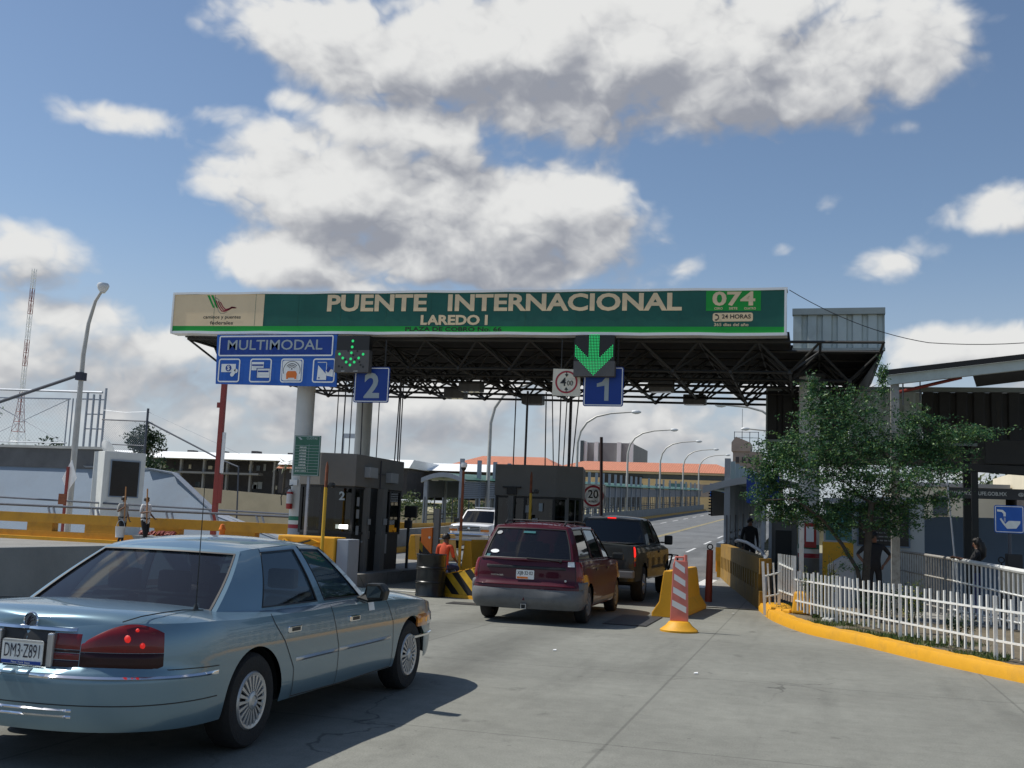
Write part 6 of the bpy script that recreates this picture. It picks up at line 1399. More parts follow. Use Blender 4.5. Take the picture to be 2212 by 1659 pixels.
# ------------------------------------------------------------------ far bank
mb = MB(); mb.grid([[(x, y, z) for x in (-420, -260, -150, -110, -60, -34, -22)] for y, z in ((108, -.04), (128, .2), (128.3, 2.4), (170, 4.2), (340, 6.5))]); mb.grid([[(x, y, z) for x in (-22, 0, 60, 300)] for y, z in ((176, -.04), (176.1, 4.60), (360, 6.6))]); struct(mb.build('river_bank', 'bank'))
t = thing('river_wall', 'tan concrete retaining wall on the far river bank', 'wall', (-80, 118, 0)); mb = MB(); mb.prism([(-130, 118, -.2), (-45, 118, -.2), (-45, 118, 2.9), (-84, 118, 4.6), (-130, 118, 5.2)], (0, .8, 0)); mb.build('wall', 'tan_wall', t)
t = thing('long_building', 'long low building with a white flat roof on the far bank at left', 'building', (-95, 152, 5))
mb = MB(); mb.add([(-112, 150, 9.5), (-78, 150, 9.5), (-78, 151.6, 10.6), (-112, 151.6, 10.6), (-112, 175, 9.5), (-78, 175, 9.5), (-78, 175, 10.6), (-112, 175, 10.6)], [(0, 1, 2, 3), (3, 2, 6, 7), (4, 5, 6, 7), (0, 1, 5, 4), (0, 3, 7, 4), (1, 2, 6, 5)]); mb.build('roof', 'roof_white', t)
mb = MB(); mb.box(-108, -79, 154, 174, 4.2, 9.5); mb.build('wall', 'facade_dark', t)
mb = MB(); mb.box(-112, -84, 150.6, 152.2, 7.15, 7.45); mb.build('balcony', 'facade_grey', t)
for x in np.arange(-111, -79, 4.2):
    mb = MB(); mb.box(x-.16, x+.16, 151.2, 151.7, 4.2, 9.5); mb.build('pillar', 'facade_grey', t)
for k in range(22):
    x = random.uniform(-110, -81); z = random.choice((5.1, 8.0)); mb = MB(); mb.box(x, x+random.uniform(.4, 1.0), 153.9, 153.98, z, z+random.uniform(.5, 1.1)); mb.build('window', random.choice(('facade_cream', 'grey_face', 'window_dark')), t)
for k in range(5): x = -106+6*k+random.random(); mb = MB(); mb.box(x, x+1.1, 155, 156.5, 10.5, 11.0+.3*random.random()); mb.build('roof_unit', 'facade_dark', t)
t = thing('shop_block', 'dark shop block with orange awning roof edge right of the red post', 'building', (-74, 146, 5))
mb = MB(); mb.box(-79, -58, 148, 165, 4.5, 8.7); mb.build('wall', 'facade_dark', t); mb = MB(); mb.prism([(-79, 147, 8.2), (-70, 147, 8.2), (-70, 149, 9.2), (-79, 149, 9.2)], (0, .3, 0)); mb.build('awning', 'roof_tiles', t); mb = MB(); mb.add([(-79, 147.4, 8.8), (-57.5, 147.4, 8.8), (-57.5, 149.2, 10.1), (-79, 149.2, 10.1), (-79, 165, 8.8), (-57.5, 165, 8.8), (-57.5, 165, 10.1), (-79, 165, 10.1)], [(0, 1, 2, 3), (3, 2, 6, 7), (4, 5, 6, 7), (0, 1, 5, 4), (0, 3, 7, 4), (1, 2, 6, 5)]); mb.build('roof', 'roof_white', t)
for k in range(24): x = random.uniform(-78, -60); z = random.choice((5.4, 6.6, 7.6)); mb = MB(); mb.box(x, x+random.uniform(.3, .7), 147.9, 147.97, z, z+random.uniform(.4, .9)); mb.build('window', random.choice(('facade_cream', 'grey_face', 'window_dark', 'window_dark')), t)
t = thing('white_roof_building', 'small building with a white roof between booth 2 and the walkway', 'building', (-48, 158, 5)); mb = MB(); mb.box(-58, -45, 156, 170, 4.8, 8.9); mb.build('wall', 'facade_dark', t); mb = MB(); mb.prism([(-59, 155, 8.9), (-44, 155, 8.9), (-44, 162, 10.4), (-59, 162, 10.4)], (0, 8, 0)); mb.build('roof', 'roof_white', t)
for k in range(5): x = -57+2.3*k; mb = MB(); mb.box(x, x+1.1, 155.9, 155.98, 6, 8); mb.build('window', ('facade_cream', 'window_dark')[k % 2], t)
def hiproof(mb, x0, x1, y0, y1, z0, z1, ins):
    A = [(x0, y0, z0), (x1, y0, z0), (x1, y1, z0), (x0, y1, z0)]; ym = (y0+y1)/2; B = [(x0+ins, ym, z1), (x1-ins, ym, z1)]
    mb.add(A+B, [(0, 1, 5, 4), (1, 2, 5), (2, 3, 4, 5), (3, 0, 4), (3, 2, 1, 0)])
t = thing('customs_building', 'long yellow building with orange tiled hip roofs at the end of the bridge', 'building', (-35, 190, 5))
for (x0, x1, zt, ins) in ((-66.5, -44, 13.9, 5), (-46.5, -12.0, 13.4, 5)):
    mb = MB(); hiproof(mb, x0, x1, 186.8 if x0 > -50 else 187.5, 205, 11.3, zt, ins); mb.build('roof', 'roof_tiles', t)
mb = MB(); mb.box(-65, -13.2, 188.6, 204, 4, 10.1); mb.build('wall', 'facade_yellow', t); mb = MB(); mb.box(-65, -13.2, 189.2, 204, 10.1, 11.2); mb.build('window_band', 'window_dark', t); mb = MB(); mb.box(-66, -12.4, 187.5, 204.5, 10.98, 11.28); mb.build('eaves', 'facade_cream', t)
for k in range(14): x = -63+3.6*k; mb = MB(); mb.box(x, x+1.4, 188.52, 188.6, 7.2, 9.2); mb.build('window', 'window_teal' if k % 3 == 0 else 'window_dark', t)
mb = MB(); mb.box(-36.5, -29.5, 188.4, 188.62, 5, 10.6); mb.build('gateway', 'facade_dark', t)
mb = MB(); mb.box(-24.6, -21.4, 188.4, 188.6, 8.0, 9.4); mb.build('green_sign', 'window_teal', t)
t = thing('office_block', 'plain grey rooftop block with white fins above the tiled roof', 'building', (-36, 212, 5)); mb = MB(); mb.box(-45.2, -35.5, 214, 235, 4, 18.3); mb.build('wall', 'penthouse_grey', t); mb = MB(); mb.box(-46.0, -45.3, 213, 235, 12, 18.6); mb.build('side_wall', 'window_dark', t)
for x in (-45.5, -43.2, -38.5, -36.0): mb = MB(); mb.box(x, x+.8, 213.4, 213.98, 12, 18.4); mb.build('fin', 'roof_white', t)
t = thing('tower_building', 'narrow tan tower with a stepped top and roof masts, right of the bridge lamps', 'building', (-14, 230, 5)); mb = MB(); mb.box(-16.6, -10.8, 230, 240, 4, 18.3); mb.box(-16.9, -13.0, 229.7, 238, 18.3, 20.2); mb.prism([(-16.9, 229.7, 20.2), (-13.0, 229.7, 20.2), (-16.0, 229.7, 21.4)], (0, 6, 0)); mb.build('wall', 'tower_tan', t)
mb = MB()
for i in range(4):
    for j in range(4): mb.box(-16.0+1.3*i, -15.3+1.3*i, 229.9, 229.99, 9+2.3*j, 10.2+2.3*j)
mb.build('window', 'facade_dark', t)
mb = MB()
for x in (-16.4, -14.8, -13.2, -11.4): mb.tube([(x, 231, 18), (x, 231, 22.6)], .08, 5)
for z in (21.3, 22.5): mb.tube([(-16.5, 231, z), (-11.3, 231, z)], .06, 5)
mb.tube([(-14.8, 231, 22), (-14.8, 231, 27.5)], .05, 5); mb.build('roof_mast', 'dark_rail', t)
t = thing('bill_board', 'blue and grey hoarding on the yellow building at the bridge end', 'hoarding', (-15.5, 184, 5)); mb = MB(); mb.box(-17.0, -13.0, 184, 184.3, 7.0, 9.4); mb.build('blue_panel', 'sign_blue_light', t); mb = MB(); mb.box(-20.2, -17.0, 184, 184.3, 7.1, 9.2); mb.build('grey_panel', 'tower_tan', t); mb = MB(); mb.box(-16, -15.6, 184.3, 184.6, 4, 9); mb.build('post', 'dark_rail', t)
# radio mast
t = thing('radio_mast', 'tall red and white lattice radio mast far away at left', 'mast', (-172, 200, 8))
def lattice(z0, z1, m):
    mb = MB(); 
    def w(z): return .35+2.6*max(0, (26-z)/26)**1.3 if z < 26 else .35
    n = max(1, int((z1-z0)/2.2)); c = (-172.5, 200)
    for i in range(n):
        a = z0+(z1-z0)*i/n; b = z0+(z1-z0)*(i+1)/n
        P = [[(c[0]+sx_*w(z), c[1]+sy_*w(z), z) for sx_, sy_ in ((-1, -1), (1, -1), (1, 1), (-1, 1))] for z in (a, b)]
        for k in range(4): mb.tube([P[0][k], P[1][k]], .07, 4, False); mb.tube([P[0][k], P[1][(k+1) % 4]], .045, 4, False); mb.tube([P[0][k], P[0][(k+1) % 4]], .045, 4, False)
    return mb.build('lattice_section', m, t)
zz_ = [8, 17, 26, 32, 38, 44, 50, 54.5]
for i in range(7): lattice(zz_[i], zz_[i+1], ('white_trim', 'red_steel')[i % 2])

# ------------------------------------------------------------------ right side: bed, kerb, fence
KP = [(5.6, 7.5), (4.3, 11.0), (3.4, 12.95), (2.47, 14.5), (1.92, 15.42), (1.40, 16.35), (.62, 17.95), (-.05, 19.1), (-.54, 20.6), (-.85, 22.0), (-1.02, 23.2), (-1.15, 24.1)]
def curve(P, n=8):
    t = [0]
    for a, b in zip(P[:-1], P[1:]): t.append(t[-1]+math.dist(a, b))
    tt = np.linspace(0, t[-1], n*len(P)); return [(spl(t, [p[0] for p in P], x), spl(t, [p[1] for p in P], x)) for x in tt]
KC = curve(KP); mb = MB()
def inner(d): 
    o = []
    for i, p in enumerate(KC):
        a = KC[max(0, i-1)]; b = KC[min(len(KC)-1, i+1)]; dx, dy = b[0]-a[0], b[1]-a[1]; l = math.hypot(dx, dy); o.append((p[0]+dy/l*d, p[1]-dx/l*d))
    return o
jit = [.006*math.sin(i*2.3)+.004*math.sin(i*5.1) for i in range(len(KC))]
k0, k1, k2 = inner(0), inner(.03), inner(.24)
mb.grid([[(x, y, -.02) for x, y in k0], [(x, y, .10+j) for (x, y), j in zip(k0, jit)], [(x, y, .165+j) for (x, y), j in zip(k1, jit)], [(x, y, .17+j) for (x, y), j in zip(k2, jit)], [(x, y, .05) for x, y in k2]])
o = mb.build('kerb', 'yellow_paint', None, 50); struct(o)
mb = MB(); mb.prism([(-.84, 22.3, .0), (-.45, 21.9, .0), (-.3, 22.6, .0), (-.6, 24.0, .0), (-.98, 24.0, .0)], (0, 0, .2)); struct(mb.build('kerb_end', 'yellow_paint', None, bevel=.03))
one(MB().prism([(-.42, 21.75, .15), (-.02, 21.6, .15), (.0, 21.95, .15), (-.38, 22.1, .15)], (.06, 0, .42)), 'yellow_block', 'yellow_paint', 'small yellow concrete block at the corner of the white fence', 'block', (-.2, 21.8, .15), bevel=.04)
bed = [(x, y) for x, y in inner(.22)]
mb = MB(); mb.grid([[(x, y, .13) for x, y in bed], [(x+1.1, y+.25, .16) for x, y in bed], [(x+9, y+1.5, .16) for x, y in bed]]); struct(mb.build('planting_bed', 'soil'))
mb = MB(); mb.box(1.9, 30, 21.2, 32.9, .0, .172); struct(mb.build('terrace_paving', 'pavement'))
mb = MB()
for k in range(16000):
    i = random.randrange(len(bed)-1); f = random.random(); x = bed[i][0]+(bed[i+1][0]-bed[i][0])*f; y = bed[i][1]+(bed[i+1][1]-bed[i][1])*f
    d = random.random()**1.3*1.3+.02
    if mnoise.noise((x*1.3+d, y*1.3, 3)) < -.12+.1*d: continue
    x += d*.9; y += d*.3; h = random.uniform(.03, .11)*(1 if mnoise.noise((x, y, 1)) > -.1 else .5); a = random.random()*6.28; w = .012; dx, dy = math.cos(a)*w, math.sin(a)*w; lx, ly = random.gauss(0, .03), random.gauss(0, .03)
    mb.add([(x-dx, y-dy, .13), (x+dx, y+dy, .13), (x+lx, y+ly, .13+h)], [(0, 1, 2)])
o = mb.build('grass', 'grass_blade', None); o['kind'] = 'stuff'
# white picket fence
fen = thing('picket_fence', 'long low white metal picket fence curving along the yellow kerb', 'fence', (1.3, 17.8, .13))
FP = [(-.35, 21.8), (.39, 19.84), (1.29, 17.78), (2.32, 15.6), (3.5, 13.4), (4.8, 10.8)]
mp = MB(); mp.box(-.016, .016, -.016, .016, 0, .76); mpo = None
cnt = 0
mbr = {}
for a, b in zip(FP[:-1], FP[1:]):
    A, B = Vector((*a, 0)), Vector((*b, 0)); L_ = (B-A).length; n = round(L_/.17); ang = math.atan2(B.y-A.y, B.x-A.x)
    for z in (.40, .80): r_ = MB(); r_.beam(A+Vector((0, 0, z)), B+Vector((0, 0, z)), .028); r_.build('rail', 'fence_white', fen)
    pm = MB(); pm.box(-.024, .024, -.024, .024, 0, .90)
    p = MB(); p.box(A.x-.024, A.x+.024, A.y-.024, A.y+.024, .08, .98); p.build('post', 'fence_white', fen)
    for k in range(1, n):
        q_ = A.lerp(B, k/n); dz = random.uniform(-.02, .02); lean = random.gauss(0, .012)
        if mpo is None:
            mpo = MB().box(-.0135, .0135, -.0135, .0135, 0, .75).build('picket', 'fence_white', fen, loc=(0, 0, 0)); c = mpo
        else:
            c = mpo.copy(); COL.objects.link(c)
        c.parent = fen; c.location = Vector((q_.x, q_.y, .22+dz))-fen.location; c.rotation_euler = (lean, random.gauss(0, .012), ang); cnt += 1
gt = thing('fence_gate', 'tall narrow white picket gate section left of the long white fence', 'gate', (-.7, 23, .13))
m_ = MB(); m_.beam((-.69, 23.2, .95+.1), (-.36, 21.9, .97), .028); m_.beam((-.69, 23.2, .50), (-.36, 21.9, .48), .028); m_.build('rail', 'fence_white', gt)
for k in range(7):
    f = k/6; x = -.69+.33*f; y = 23.2-1.3*f; m_ = MB(); w = .03 if k in (0, 6) else .017; m_.box(x-w, x+w, y-w, y+w, .12 if k in (0, 6) else .34, 1.25); m_.build('picket', 'fence_white', gt)
br = thing('picket_fence', 'short leaning white fence panel at the left end before the dark ramp', 'fence', (-1, 22.3, .1))
m_ = MB(); m_.beam((-.98, 22.2, .80), (-.70, 23.15, .86), .028); m_.beam((-.96, 22.2, .40), (-.70, 23.15, .42), .028); m_.build('rail', 'fence_white', br)
for x, y, w, z0, z1 in ((-.98, 22.2, .026, .05, 1.10), (-.90, 22.5, .017, .25, 1.06), (-.80, 22.82, .017, .24, 1.07)): m_ = MB(); m_.beam((x+.05, y, z0), (x, y, z1), w*2); m_.build('picket', 'fence_white', br)
# pipe rail fence behind
rf = thing('pipe_railing', 'weathered pale pipe railing with bars behind the white picket fence', 'railing', (3, 21, .17))
RP = [(1.75, 26.5, 1.40), (2.62, 22.6, 1.32), (3.45, 20.2, 1.20), (4.5, 17.6, 1.15), (5.6, 14.8, 1.15)]
for i, (a, b) in enumerate(zip(RP[:-1], RP[1:])):
    m_ = MB(); m_.tube([a, b], .045 if i else .03, 8); m_.tube([(a[0], a[1], a[2]-.42), (b[0], b[1], b[2]-.42)], .02, 6); m_.tube([(a[0], a[1], .35), (b[0], b[1], .32)], .02, 6); m_.build('rail', 'old_rail' if i == 0 else 'fence_white', rf, 40)
    n = round(math.dist(a[:2], b[:2])/.16); m_ = MB()
    for k in range(n): f = k/n; x, y, z = [a[j]+(b[j]-a[j])*f for j in range(3)]; m_.box(x-.014, x+.014, y-.014, y+.014, .20 if k % 8 else .0, z)
    m_.build('bars', 'old_rail' if i == 0 else 'fence_white', rf)
# monument, slope wall right
t = thing('monument', 'white block monument with a dark lettered plaque, right behind the tree', 'monument', (1.75, 28.2, 0))
mb = MB(); mb.box(.90, 2.60, 28.0, 29.0, 0, 2.68); mb.build('block', 'monument_white', t, bevel=.02); mb = MB(); mb.box(1.06, 2.24, 27.95, 28.0, 1.47, 2.50); po = mb.build('plaque', 'plaque_black', t)
mb = MB(); rframe(mb, 1.03, 2.27, 1.44, 2.53, .02, .035, 27.945); mb.build('plaque_frame', 'bluegrey_wall', po)
for k in range(9):
    z = 2.36-.095*k; w = (.32, .42, .38, .5, .46, .30, .48, .44, .36)[k]
    m_ = MB(); x = 1.65-w
    while x < 1.65+w: l = random.uniform(.03, .11); m_.box(x, min(x+l, 1.65+w), 27.943, 27.947, z-.016, z+.016); x += l+.025
    m_.build('engraved_line', 'facade_grey', po)
t = thing('slope_wall', 'blue grey sloping concrete apron at the right behind the railing', 'wall', (5, 33, 0))
pr = [(2.62, .1), (2.62, 2.0), (3.6, 2.36), (14, 2.45), (14, .1)]; mb = MB(); mb.add([(x, 33.0+.55*z, z) for x, z in pr]+[(x, 37, z) for x, z in pr], [tuple(range(5)), tuple(range(5, 10))[::-1]]+[(i, (i+1) % 5, 5+(i+1) % 5, 5+i) for i in range(5)]); mb.build('wall', 'bluegrey_wall', t)
# ticket kiosk, grey block, white post
t = thing('ticket_kiosk', 'yellow fronted kiosk with a greenish glass pane left of the lettered monument', 'kiosk', (.55, 26.2, 0))
mb = MB(); mb.box(.20, .88, 26.0, 26.9, 0, 1.52); mb.build('front_panel', 'yellow_paint', t); mb = MB(); mb.quad((.26, 26.0, 1.56), (.86, 26.0, 1.56), (.86, 26.0, 2.42), (.26, 26.0, 2.42)); mb.build('pane', 'window_teal', t)
mb = MB(); rframe(mb, .22, .88, 1.53, 2.46, .01, .035, 25.99); mb.box(.2, .9, 25.98, 26.9, 2.46, 2.54); mb.build('pane_frame', 'galvanised', t)
t = thing('concrete_block', 'blue grey chamfered concrete block before the yellow kiosk', 'block', (.55, 24.8, 0)); mb = MB(); mb.prism([(.30, 24.5, 0), (.85, 24.5, 0), (.85, 24.5, 1.2), (.62, 24.5, 1.24), (.30, 24.5, 1.02)], (0, .9, 0)); mb.build('block', 'grey_block', t, bevel=.03)
one(MB().box(-.31, -.21, 24.45, 24.55, .1, 3.2), 'white_post', 'fence_white', 'thin white square post standing left of the yellow kiosk', 'post', (-.26, 24.5, 0))
t = thing('notice_plate', 'white notice on a dark red plate on the right canopy column', 'notice', (-.1, 27.02, 1.6)); mb = MB(); mb.box(-.22, .06, 27.0, 27.04, 1.36, 1.95); mb.build('plate', 'ext_red', t); mb = MB(); mb.box(-.18, .0, 26.985, 26.999, 1.50, 1.86); mb.build('paper', 'white_trim', t)
t = thing('turnstile_kiosk', 'grey framed dark kiosk in the shade under the pedestrian canopy', 'kiosk', (-.8, 30.3, 0)); mb = MB(); mb.box(-1.15, -.45, 30.1, 31.2, 0.05, 2.05); mb.build('cabinet', 'booth_grey', t, bevel=.02); mb = MB(); mb.box(-1.0, -.58, 30.07, 30.098, .7, 1.75); mb.build('opening', 'ink_black', t); mb = MB(); mb.box(-1.18, -1.10, 30.02, 30.08, .1, 2.06); mb.build('jamb', 'galvanised', t)
# pedestrian canopy with corrugated fascia
t = thing('pedestrian_canopy', 'lower canopy with a corrugated metal fascia at the right behind the tree', 'canopy', (4, 34, 4))
mb = MB(); corrugated(mb, .9, 2.75, 30.0, 4.22, 5.55, .42, .06); mb.build('fascia', 'corrugated', t); mb = MB(); corrugated(mb, 2.77, 9.5, 30.0, 4.22, 5.55, .42, .06); mb.build('dark_fascia', 'dark_sheet', t); mb = MB(); corrugated(mb, -1.25, .88, 30.02, 4.0, 5.55, .42, .06); mb.build('end_panel', 'booth_dark', t); mb = MB(); mb.box(-1.28, 9.5, 29.95, 30.12, 5.56, 5.68); mb.box(-1.29, -1.25, 30.0, 40, 4.0, 5.68); mb.box(-1.25, 9.5, 29.97, 30.06, 4.14, 4.21); mb.build('fascia_cap', 'roof_steel', t)  # end panel coloured dark to carry the main canopy's shade
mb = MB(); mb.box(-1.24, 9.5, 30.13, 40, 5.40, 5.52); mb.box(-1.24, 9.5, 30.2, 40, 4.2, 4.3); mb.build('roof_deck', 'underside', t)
for x in (3.9, 7.5): m_ = MB(); m_.box(x-.1, x+.1, 30.4, 30.6, 0, 4.2); m_.build('post', 'ink_black', t)
t = thing('hanging_box', 'dark boxy sign housing hanging under the right awning', 'box', (4.6, 27, 3.6)); mb = MB(); mb.box(3.85, 5.8, 27.0, 28.2, 3.48, 4.06); mb.build('housing', 'booth_dark', t, bevel=.02); mb = MB(); mb.box(4.2, 4.25, 27.5, 27.55, 4.06, 5.0); mb.box(5.4, 5.45, 27.5, 27.55, 4.06, 5.0); mb.build('hanger', 'frame_steel', t)
t = thing('cross_beam', 'dark horizontal beam on a black post below the hanging box', 'beam', (4.4, 27.2, 3.3)); mb = MB(); mb.prism([(3.0, 27, 3.34), (9, 27, 3.02), (9, 27, 3.30), (3.0, 27, 3.50)], (0, .3, 0)); mb.build('beam', 'booth_dark', t); mb = MB(); mb.box(3.56, 3.70, 27.05, 27.2, 0.1, 3.4); mb.build('post', 'ink_black', t)
t = thing('web_banner', 'grey banner strip with white web address letters under the cross beam', 'banner', (5, 29.6, 2.8)); mb = MB(); mb.box(3.3, 7.5, 29.6, 29.66, 2.76, 3.03); mb.build('strip', 'concrete_dark', t)
lettering('WWW.CAPUFE.GOB.MX', 3.42, 4.72, 2.845, 2.945, 29.592, 'sign_white', t, .03); lettering('@CAPUFE', 4.98, 5.6, 2.84, 2.945, 29.592, 'sign_white', t, .03)
# awning in front
t = thing('steel_awning', 'pale steel framed awning with a sloping flat roof at the right edge', 'awning', (3, 23, 0))
def az_(x): return 4.98+.125*(x-1.5)
mb = MB(); mb.prism([(1.42, 22.8, az_(1.42)-.20), (6.2, 22.8, az_(6.2)-.20), (6.2, 22.8, az_(6.2)), (1.42, 22.8, az_(1.42))], (0, .12, 0)); mb.build('front_beam', 'corrugated', t)
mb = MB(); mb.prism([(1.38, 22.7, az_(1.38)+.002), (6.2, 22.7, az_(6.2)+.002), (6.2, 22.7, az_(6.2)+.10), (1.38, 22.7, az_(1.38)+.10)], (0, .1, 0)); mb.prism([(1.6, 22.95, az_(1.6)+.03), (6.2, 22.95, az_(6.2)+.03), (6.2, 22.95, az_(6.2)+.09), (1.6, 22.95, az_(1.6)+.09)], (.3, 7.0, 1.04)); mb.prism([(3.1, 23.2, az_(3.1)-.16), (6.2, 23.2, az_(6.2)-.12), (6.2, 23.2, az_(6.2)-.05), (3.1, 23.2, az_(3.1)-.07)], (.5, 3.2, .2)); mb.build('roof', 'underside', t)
mb = MB(); mb.box(1.50, 1.66, 22.85, 23.0, .1, 4.80); mb.build('post', 'old_rail', t); mb = MB(); mb.box(4.05, 4.17, 22.85, 22.97, .1, az_(4.1)-.2); mb.build('post', 'fence_white', t)
mb = MB(); mb.tube([(1.62, 23.2, 4.66), (2.9, 23.3, 5.0)], .035, 8); mb.build('brace', 'red_steel', t, 40); mb = MB(); mb.tube([(1.75, 23.1, 4.4), (1.75, 23.1, 4.95)], .015, 6); mb.tube([(2.1, 23.3, 4.5), (2.1, 23.3, 5.0)], .012, 6); mb.build('rod', 'dark_rail', t)
one(MB().tube([(2.66, 24, 3.2), (2.90, 24, .2)], .016, 6), 'thin_pole', 'galvanised', 'thin leaning pole in front of the blue grey apron at right', 'pole', (2.9, 24, .2))
t = thing('payment_sign', 'blue square sign with a white hand and coin chute symbol, right of the thin pole', 'sign', (3.54, 22, .17)); mb = MB(); mb.prism(rrect(3.28, 3.80, 1.86, 2.38, .04, 22.0), (0, .02, 0)); mb.build('panel', 'sign_blue_light', t); mb = MB(); rframe(mb, 3.295, 3.785, 1.875, 2.365, .03, .014, 21.996); mb.build('border', 'sign_white', t)
mb = MB(); y = 21.994
mb.prism([(3.33, y, 2.30), (3.43, y, 2.29), (3.48, y, 2.24), (3.48, y, 2.17), (3.44, y, 2.17), (3.44, y, 2.22), (3.41, y, 2.25), (3.33, y, 2.26)], (0, .001, 0)); mb.prism([(3.40, y, 2.14), (3.47, y, 2.03), (3.53, y, 2.09), (3.73, y, 2.09), (3.73, y, 2.05), (3.66, y, 1.95), (3.50, y, 1.94), (3.42, y, 2.04), (3.375, y, 2.12)], (0, .001, 0))
for x in (3.45, 3.467): mb.box(x, x+.006, y, y+.001, 2.07, 2.15)
mb.build('symbol', 'sign_white', t); mb = MB(); mb.tube([(3.55, 22.05, .17), (3.55, 22.05, 2.2)], .03, 8); mb.build('post', 'dark_rail', t)
t = thing('vending_cart', 'small dark cart with equipment on top below the blue sign', 'cart', (3.5, 21.6, .17)); mb = MB(); mb.box(3.32, 4.1, 21.4, 21.9, .75, 1.22); mb.build('cart_body', 'tan_wall', t, bevel=.02); mb = MB(); mb.box(3.42, 3.68, 21.5, 21.8, 1.222, 1.48); mb.build('machine', 'booth_dark', t, bevel=.02); mb = MB(); mb.lathe([(.05+.012*math.cos(a), .012*math.sin(a)) for a in np.linspace(0, 6.28, 7)[:-1]], (3.33, 21.6, 1.36), 14, 'y', True); mb.tube([(3.33, 21.6, 1.22), (3.33, 21.6, 1.31)], .015, 6); mb.build('lamp_ring', 'ink_black', t); mb = MB()
for x in (3.36, 4.06):
    for y in (21.44, 21.86): mb.box(x-.02, x+.02, y-.02, y+.02, .17, .75)
mb.build('cart_leg', 'booth_dark', t)
t = thing('pale_house', 'pale cream house with a dark window far behind the right monument', 'house', (8, 62, 0)); mb = MB(); mb.box(4.2, 9.5, 60, 70, 0, 4.4); mb.build('wall', 'facade_cream', t); mb = MB(); mb.box(6.0, 6.7, 59.93, 59.99, 2.9, 3.9); mb.build('window', 'window_dark', t); mb = MB(); mb.box(4.0, 9.7, 59.8, 70, 4.4, 4.6); mb.build('roof', 'facade_grey', t)
t = thing('dark_house', 'dark olive building behind the web banner at right', 'building', (13, 58, 0)); mb = MB(); mb.box(10, 24, 55, 66, 0, 4.2); mb.build('wall', 'facade_dark', t); mb = MB(); mb.box(9.8, 24, 54.8, 66, 4.2, 5.2); mb.build('roof', 'facade_cream', t)
# overhead wire
t = thing('overhead_wire', 'thin black wire sagging from the banner end to the right', 'wire', (0, 25, 7)); mb = MB()
A, B = Vector((-.56, 24.2, 7.1)), Vector((2.4, 24.6, 5.95)); P = [A.lerp(B, f)+Vector((0, 0, -.35*4*f*(1-f)*.5)) for f in np.linspace(0, 1, 14)]; B2 = Vector((7.5, 25.0, 6.6)); P += [B.lerp(B2, f)+Vector((0, 0, -.25*4*f*(1-f))) for f in np.linspace(0, 1, 14)][1:]
mb.tube(P, .009, 5); mb.build('wire', 'cable', t)

# ------------------------------------------------------------------ trees and plants
def leaf(mb, p, s, d=None):
    a = Vector((random.gauss(0, 1), random.gauss(0, 1), random.gauss(0, .8))).normalized(); b = a.cross(Vector((random.gauss(0, 1), random.gauss(0, 1), random.gauss(0, 1)))).normalized()
    w = s*.42; mb.add([p-a*s*.5, p+b*w*.5, p+a*s*.5, p-b*w*.5], [(0, 1, 2, 3)])
def twigs(leaves, wood, c, rx, ry, rz, n, nl, s, r=.006, droop=.0):
    for _ in range(n):
        d = Vector((random.gauss(0, 1), random.gauss(0, 1), random.gauss(0, 1))).normalized(); k = random.random()**.5
        e = c+Vector((d.x*rx, d.y*ry, d.z*rz))*k; st = c+(e-c)*random.uniform(.1, .5)+Vector((random.gauss(0, rx*.12), random.gauss(0, ry*.12), random.gauss(0, rz*.12)))
        if wood is not None: wood.tube([st, st.lerp(e, .5)+Vector((0, 0, .02)), e], [r, r*.8, r*.4], 4, False)
        for j in range(nl):
            f = random.random(); leaf(leaves, st.lerp(e, f)+Vector((random.gauss(0, s*.9), random.gauss(0, s*.9), random.gauss(0, s*.7)-droop*f)), s*random.uniform(.6, 1.3))
tr = thing('mesquite_tree', 'small leaning tree with feathery green crown behind the white fence', 'tree', (.95, 21.5, .13))
BL = [(0.18, 3.42, 0.85, 0.72), (1.2, 3.36, 0.91, 0.67), (-0.51, 2.82, 0.69, 0.41), (1.95, 3.42, 0.73, 0.35), (2.64, 3.61, 0.6, 0.19), (0.78, 4.06, 0.59, 0.45), (0.14, 4.15, 0.39, 0.46), (-0.69, 3.18, 0.48, 0.32), (-0.94, 2.22, 0.35, 0.32), (-0.29, 2.29, 0.6, 0.31), (1.62, 2.75, 0.9, 0.35), (2.35, 2.99, 0.48, 0.16), (0.86, 2.46, 0.75, 0.49), (1.25, 4.65, 0.08, 0.41), (1.83, 3.85, 0.33, 0.25), (2.02, 2.37, 0.61, 0.16), (-0.04, 4.46, 0.1, 0.32), (0.55, 2.15, .55, .3), (-.45, 2.05, .5, .25), (1.5, 2.2, .55, .25), (.6, 1.85, .4, .25), (1.5, 1.9, .4, .25), (.1, 1.95, .45, .22), (2.2, 3.3, .6, .2), (-.86, 2.9, .4, .3), (-0.86, 2.58, 0.31, 0.23), (2.93, 3.65, 0.32, 0.09), (0.36, 2.89, 0.93, 0.45)]
wood = MB(); lv = MB()
TP = [(.93, 21.5, .1), (.95, 21.5, .9), (1.0, 21.5, 1.7), (1.06, 21.5, 2.35)]
wood.tube(TP, [.085, .075, .065, .055], 9)
wood.tube([(.90, 21.5, .5), (.80, 21.48, 1.06), (.52, 21.45, 1.52), (.19, 21.4, 1.95), (-.35, 21.3, 2.35), (-.9, 21.2, 2.3)], [.045, .04, .035, .03, .02, .01], 7)
mb = MB()
NODES = [(Vector((1.06, 21.5, 2.3)), .05), (Vector((1.0, 21.5, 1.75)), .045), (Vector((-.35, 21.3, 2.35)), .02)]
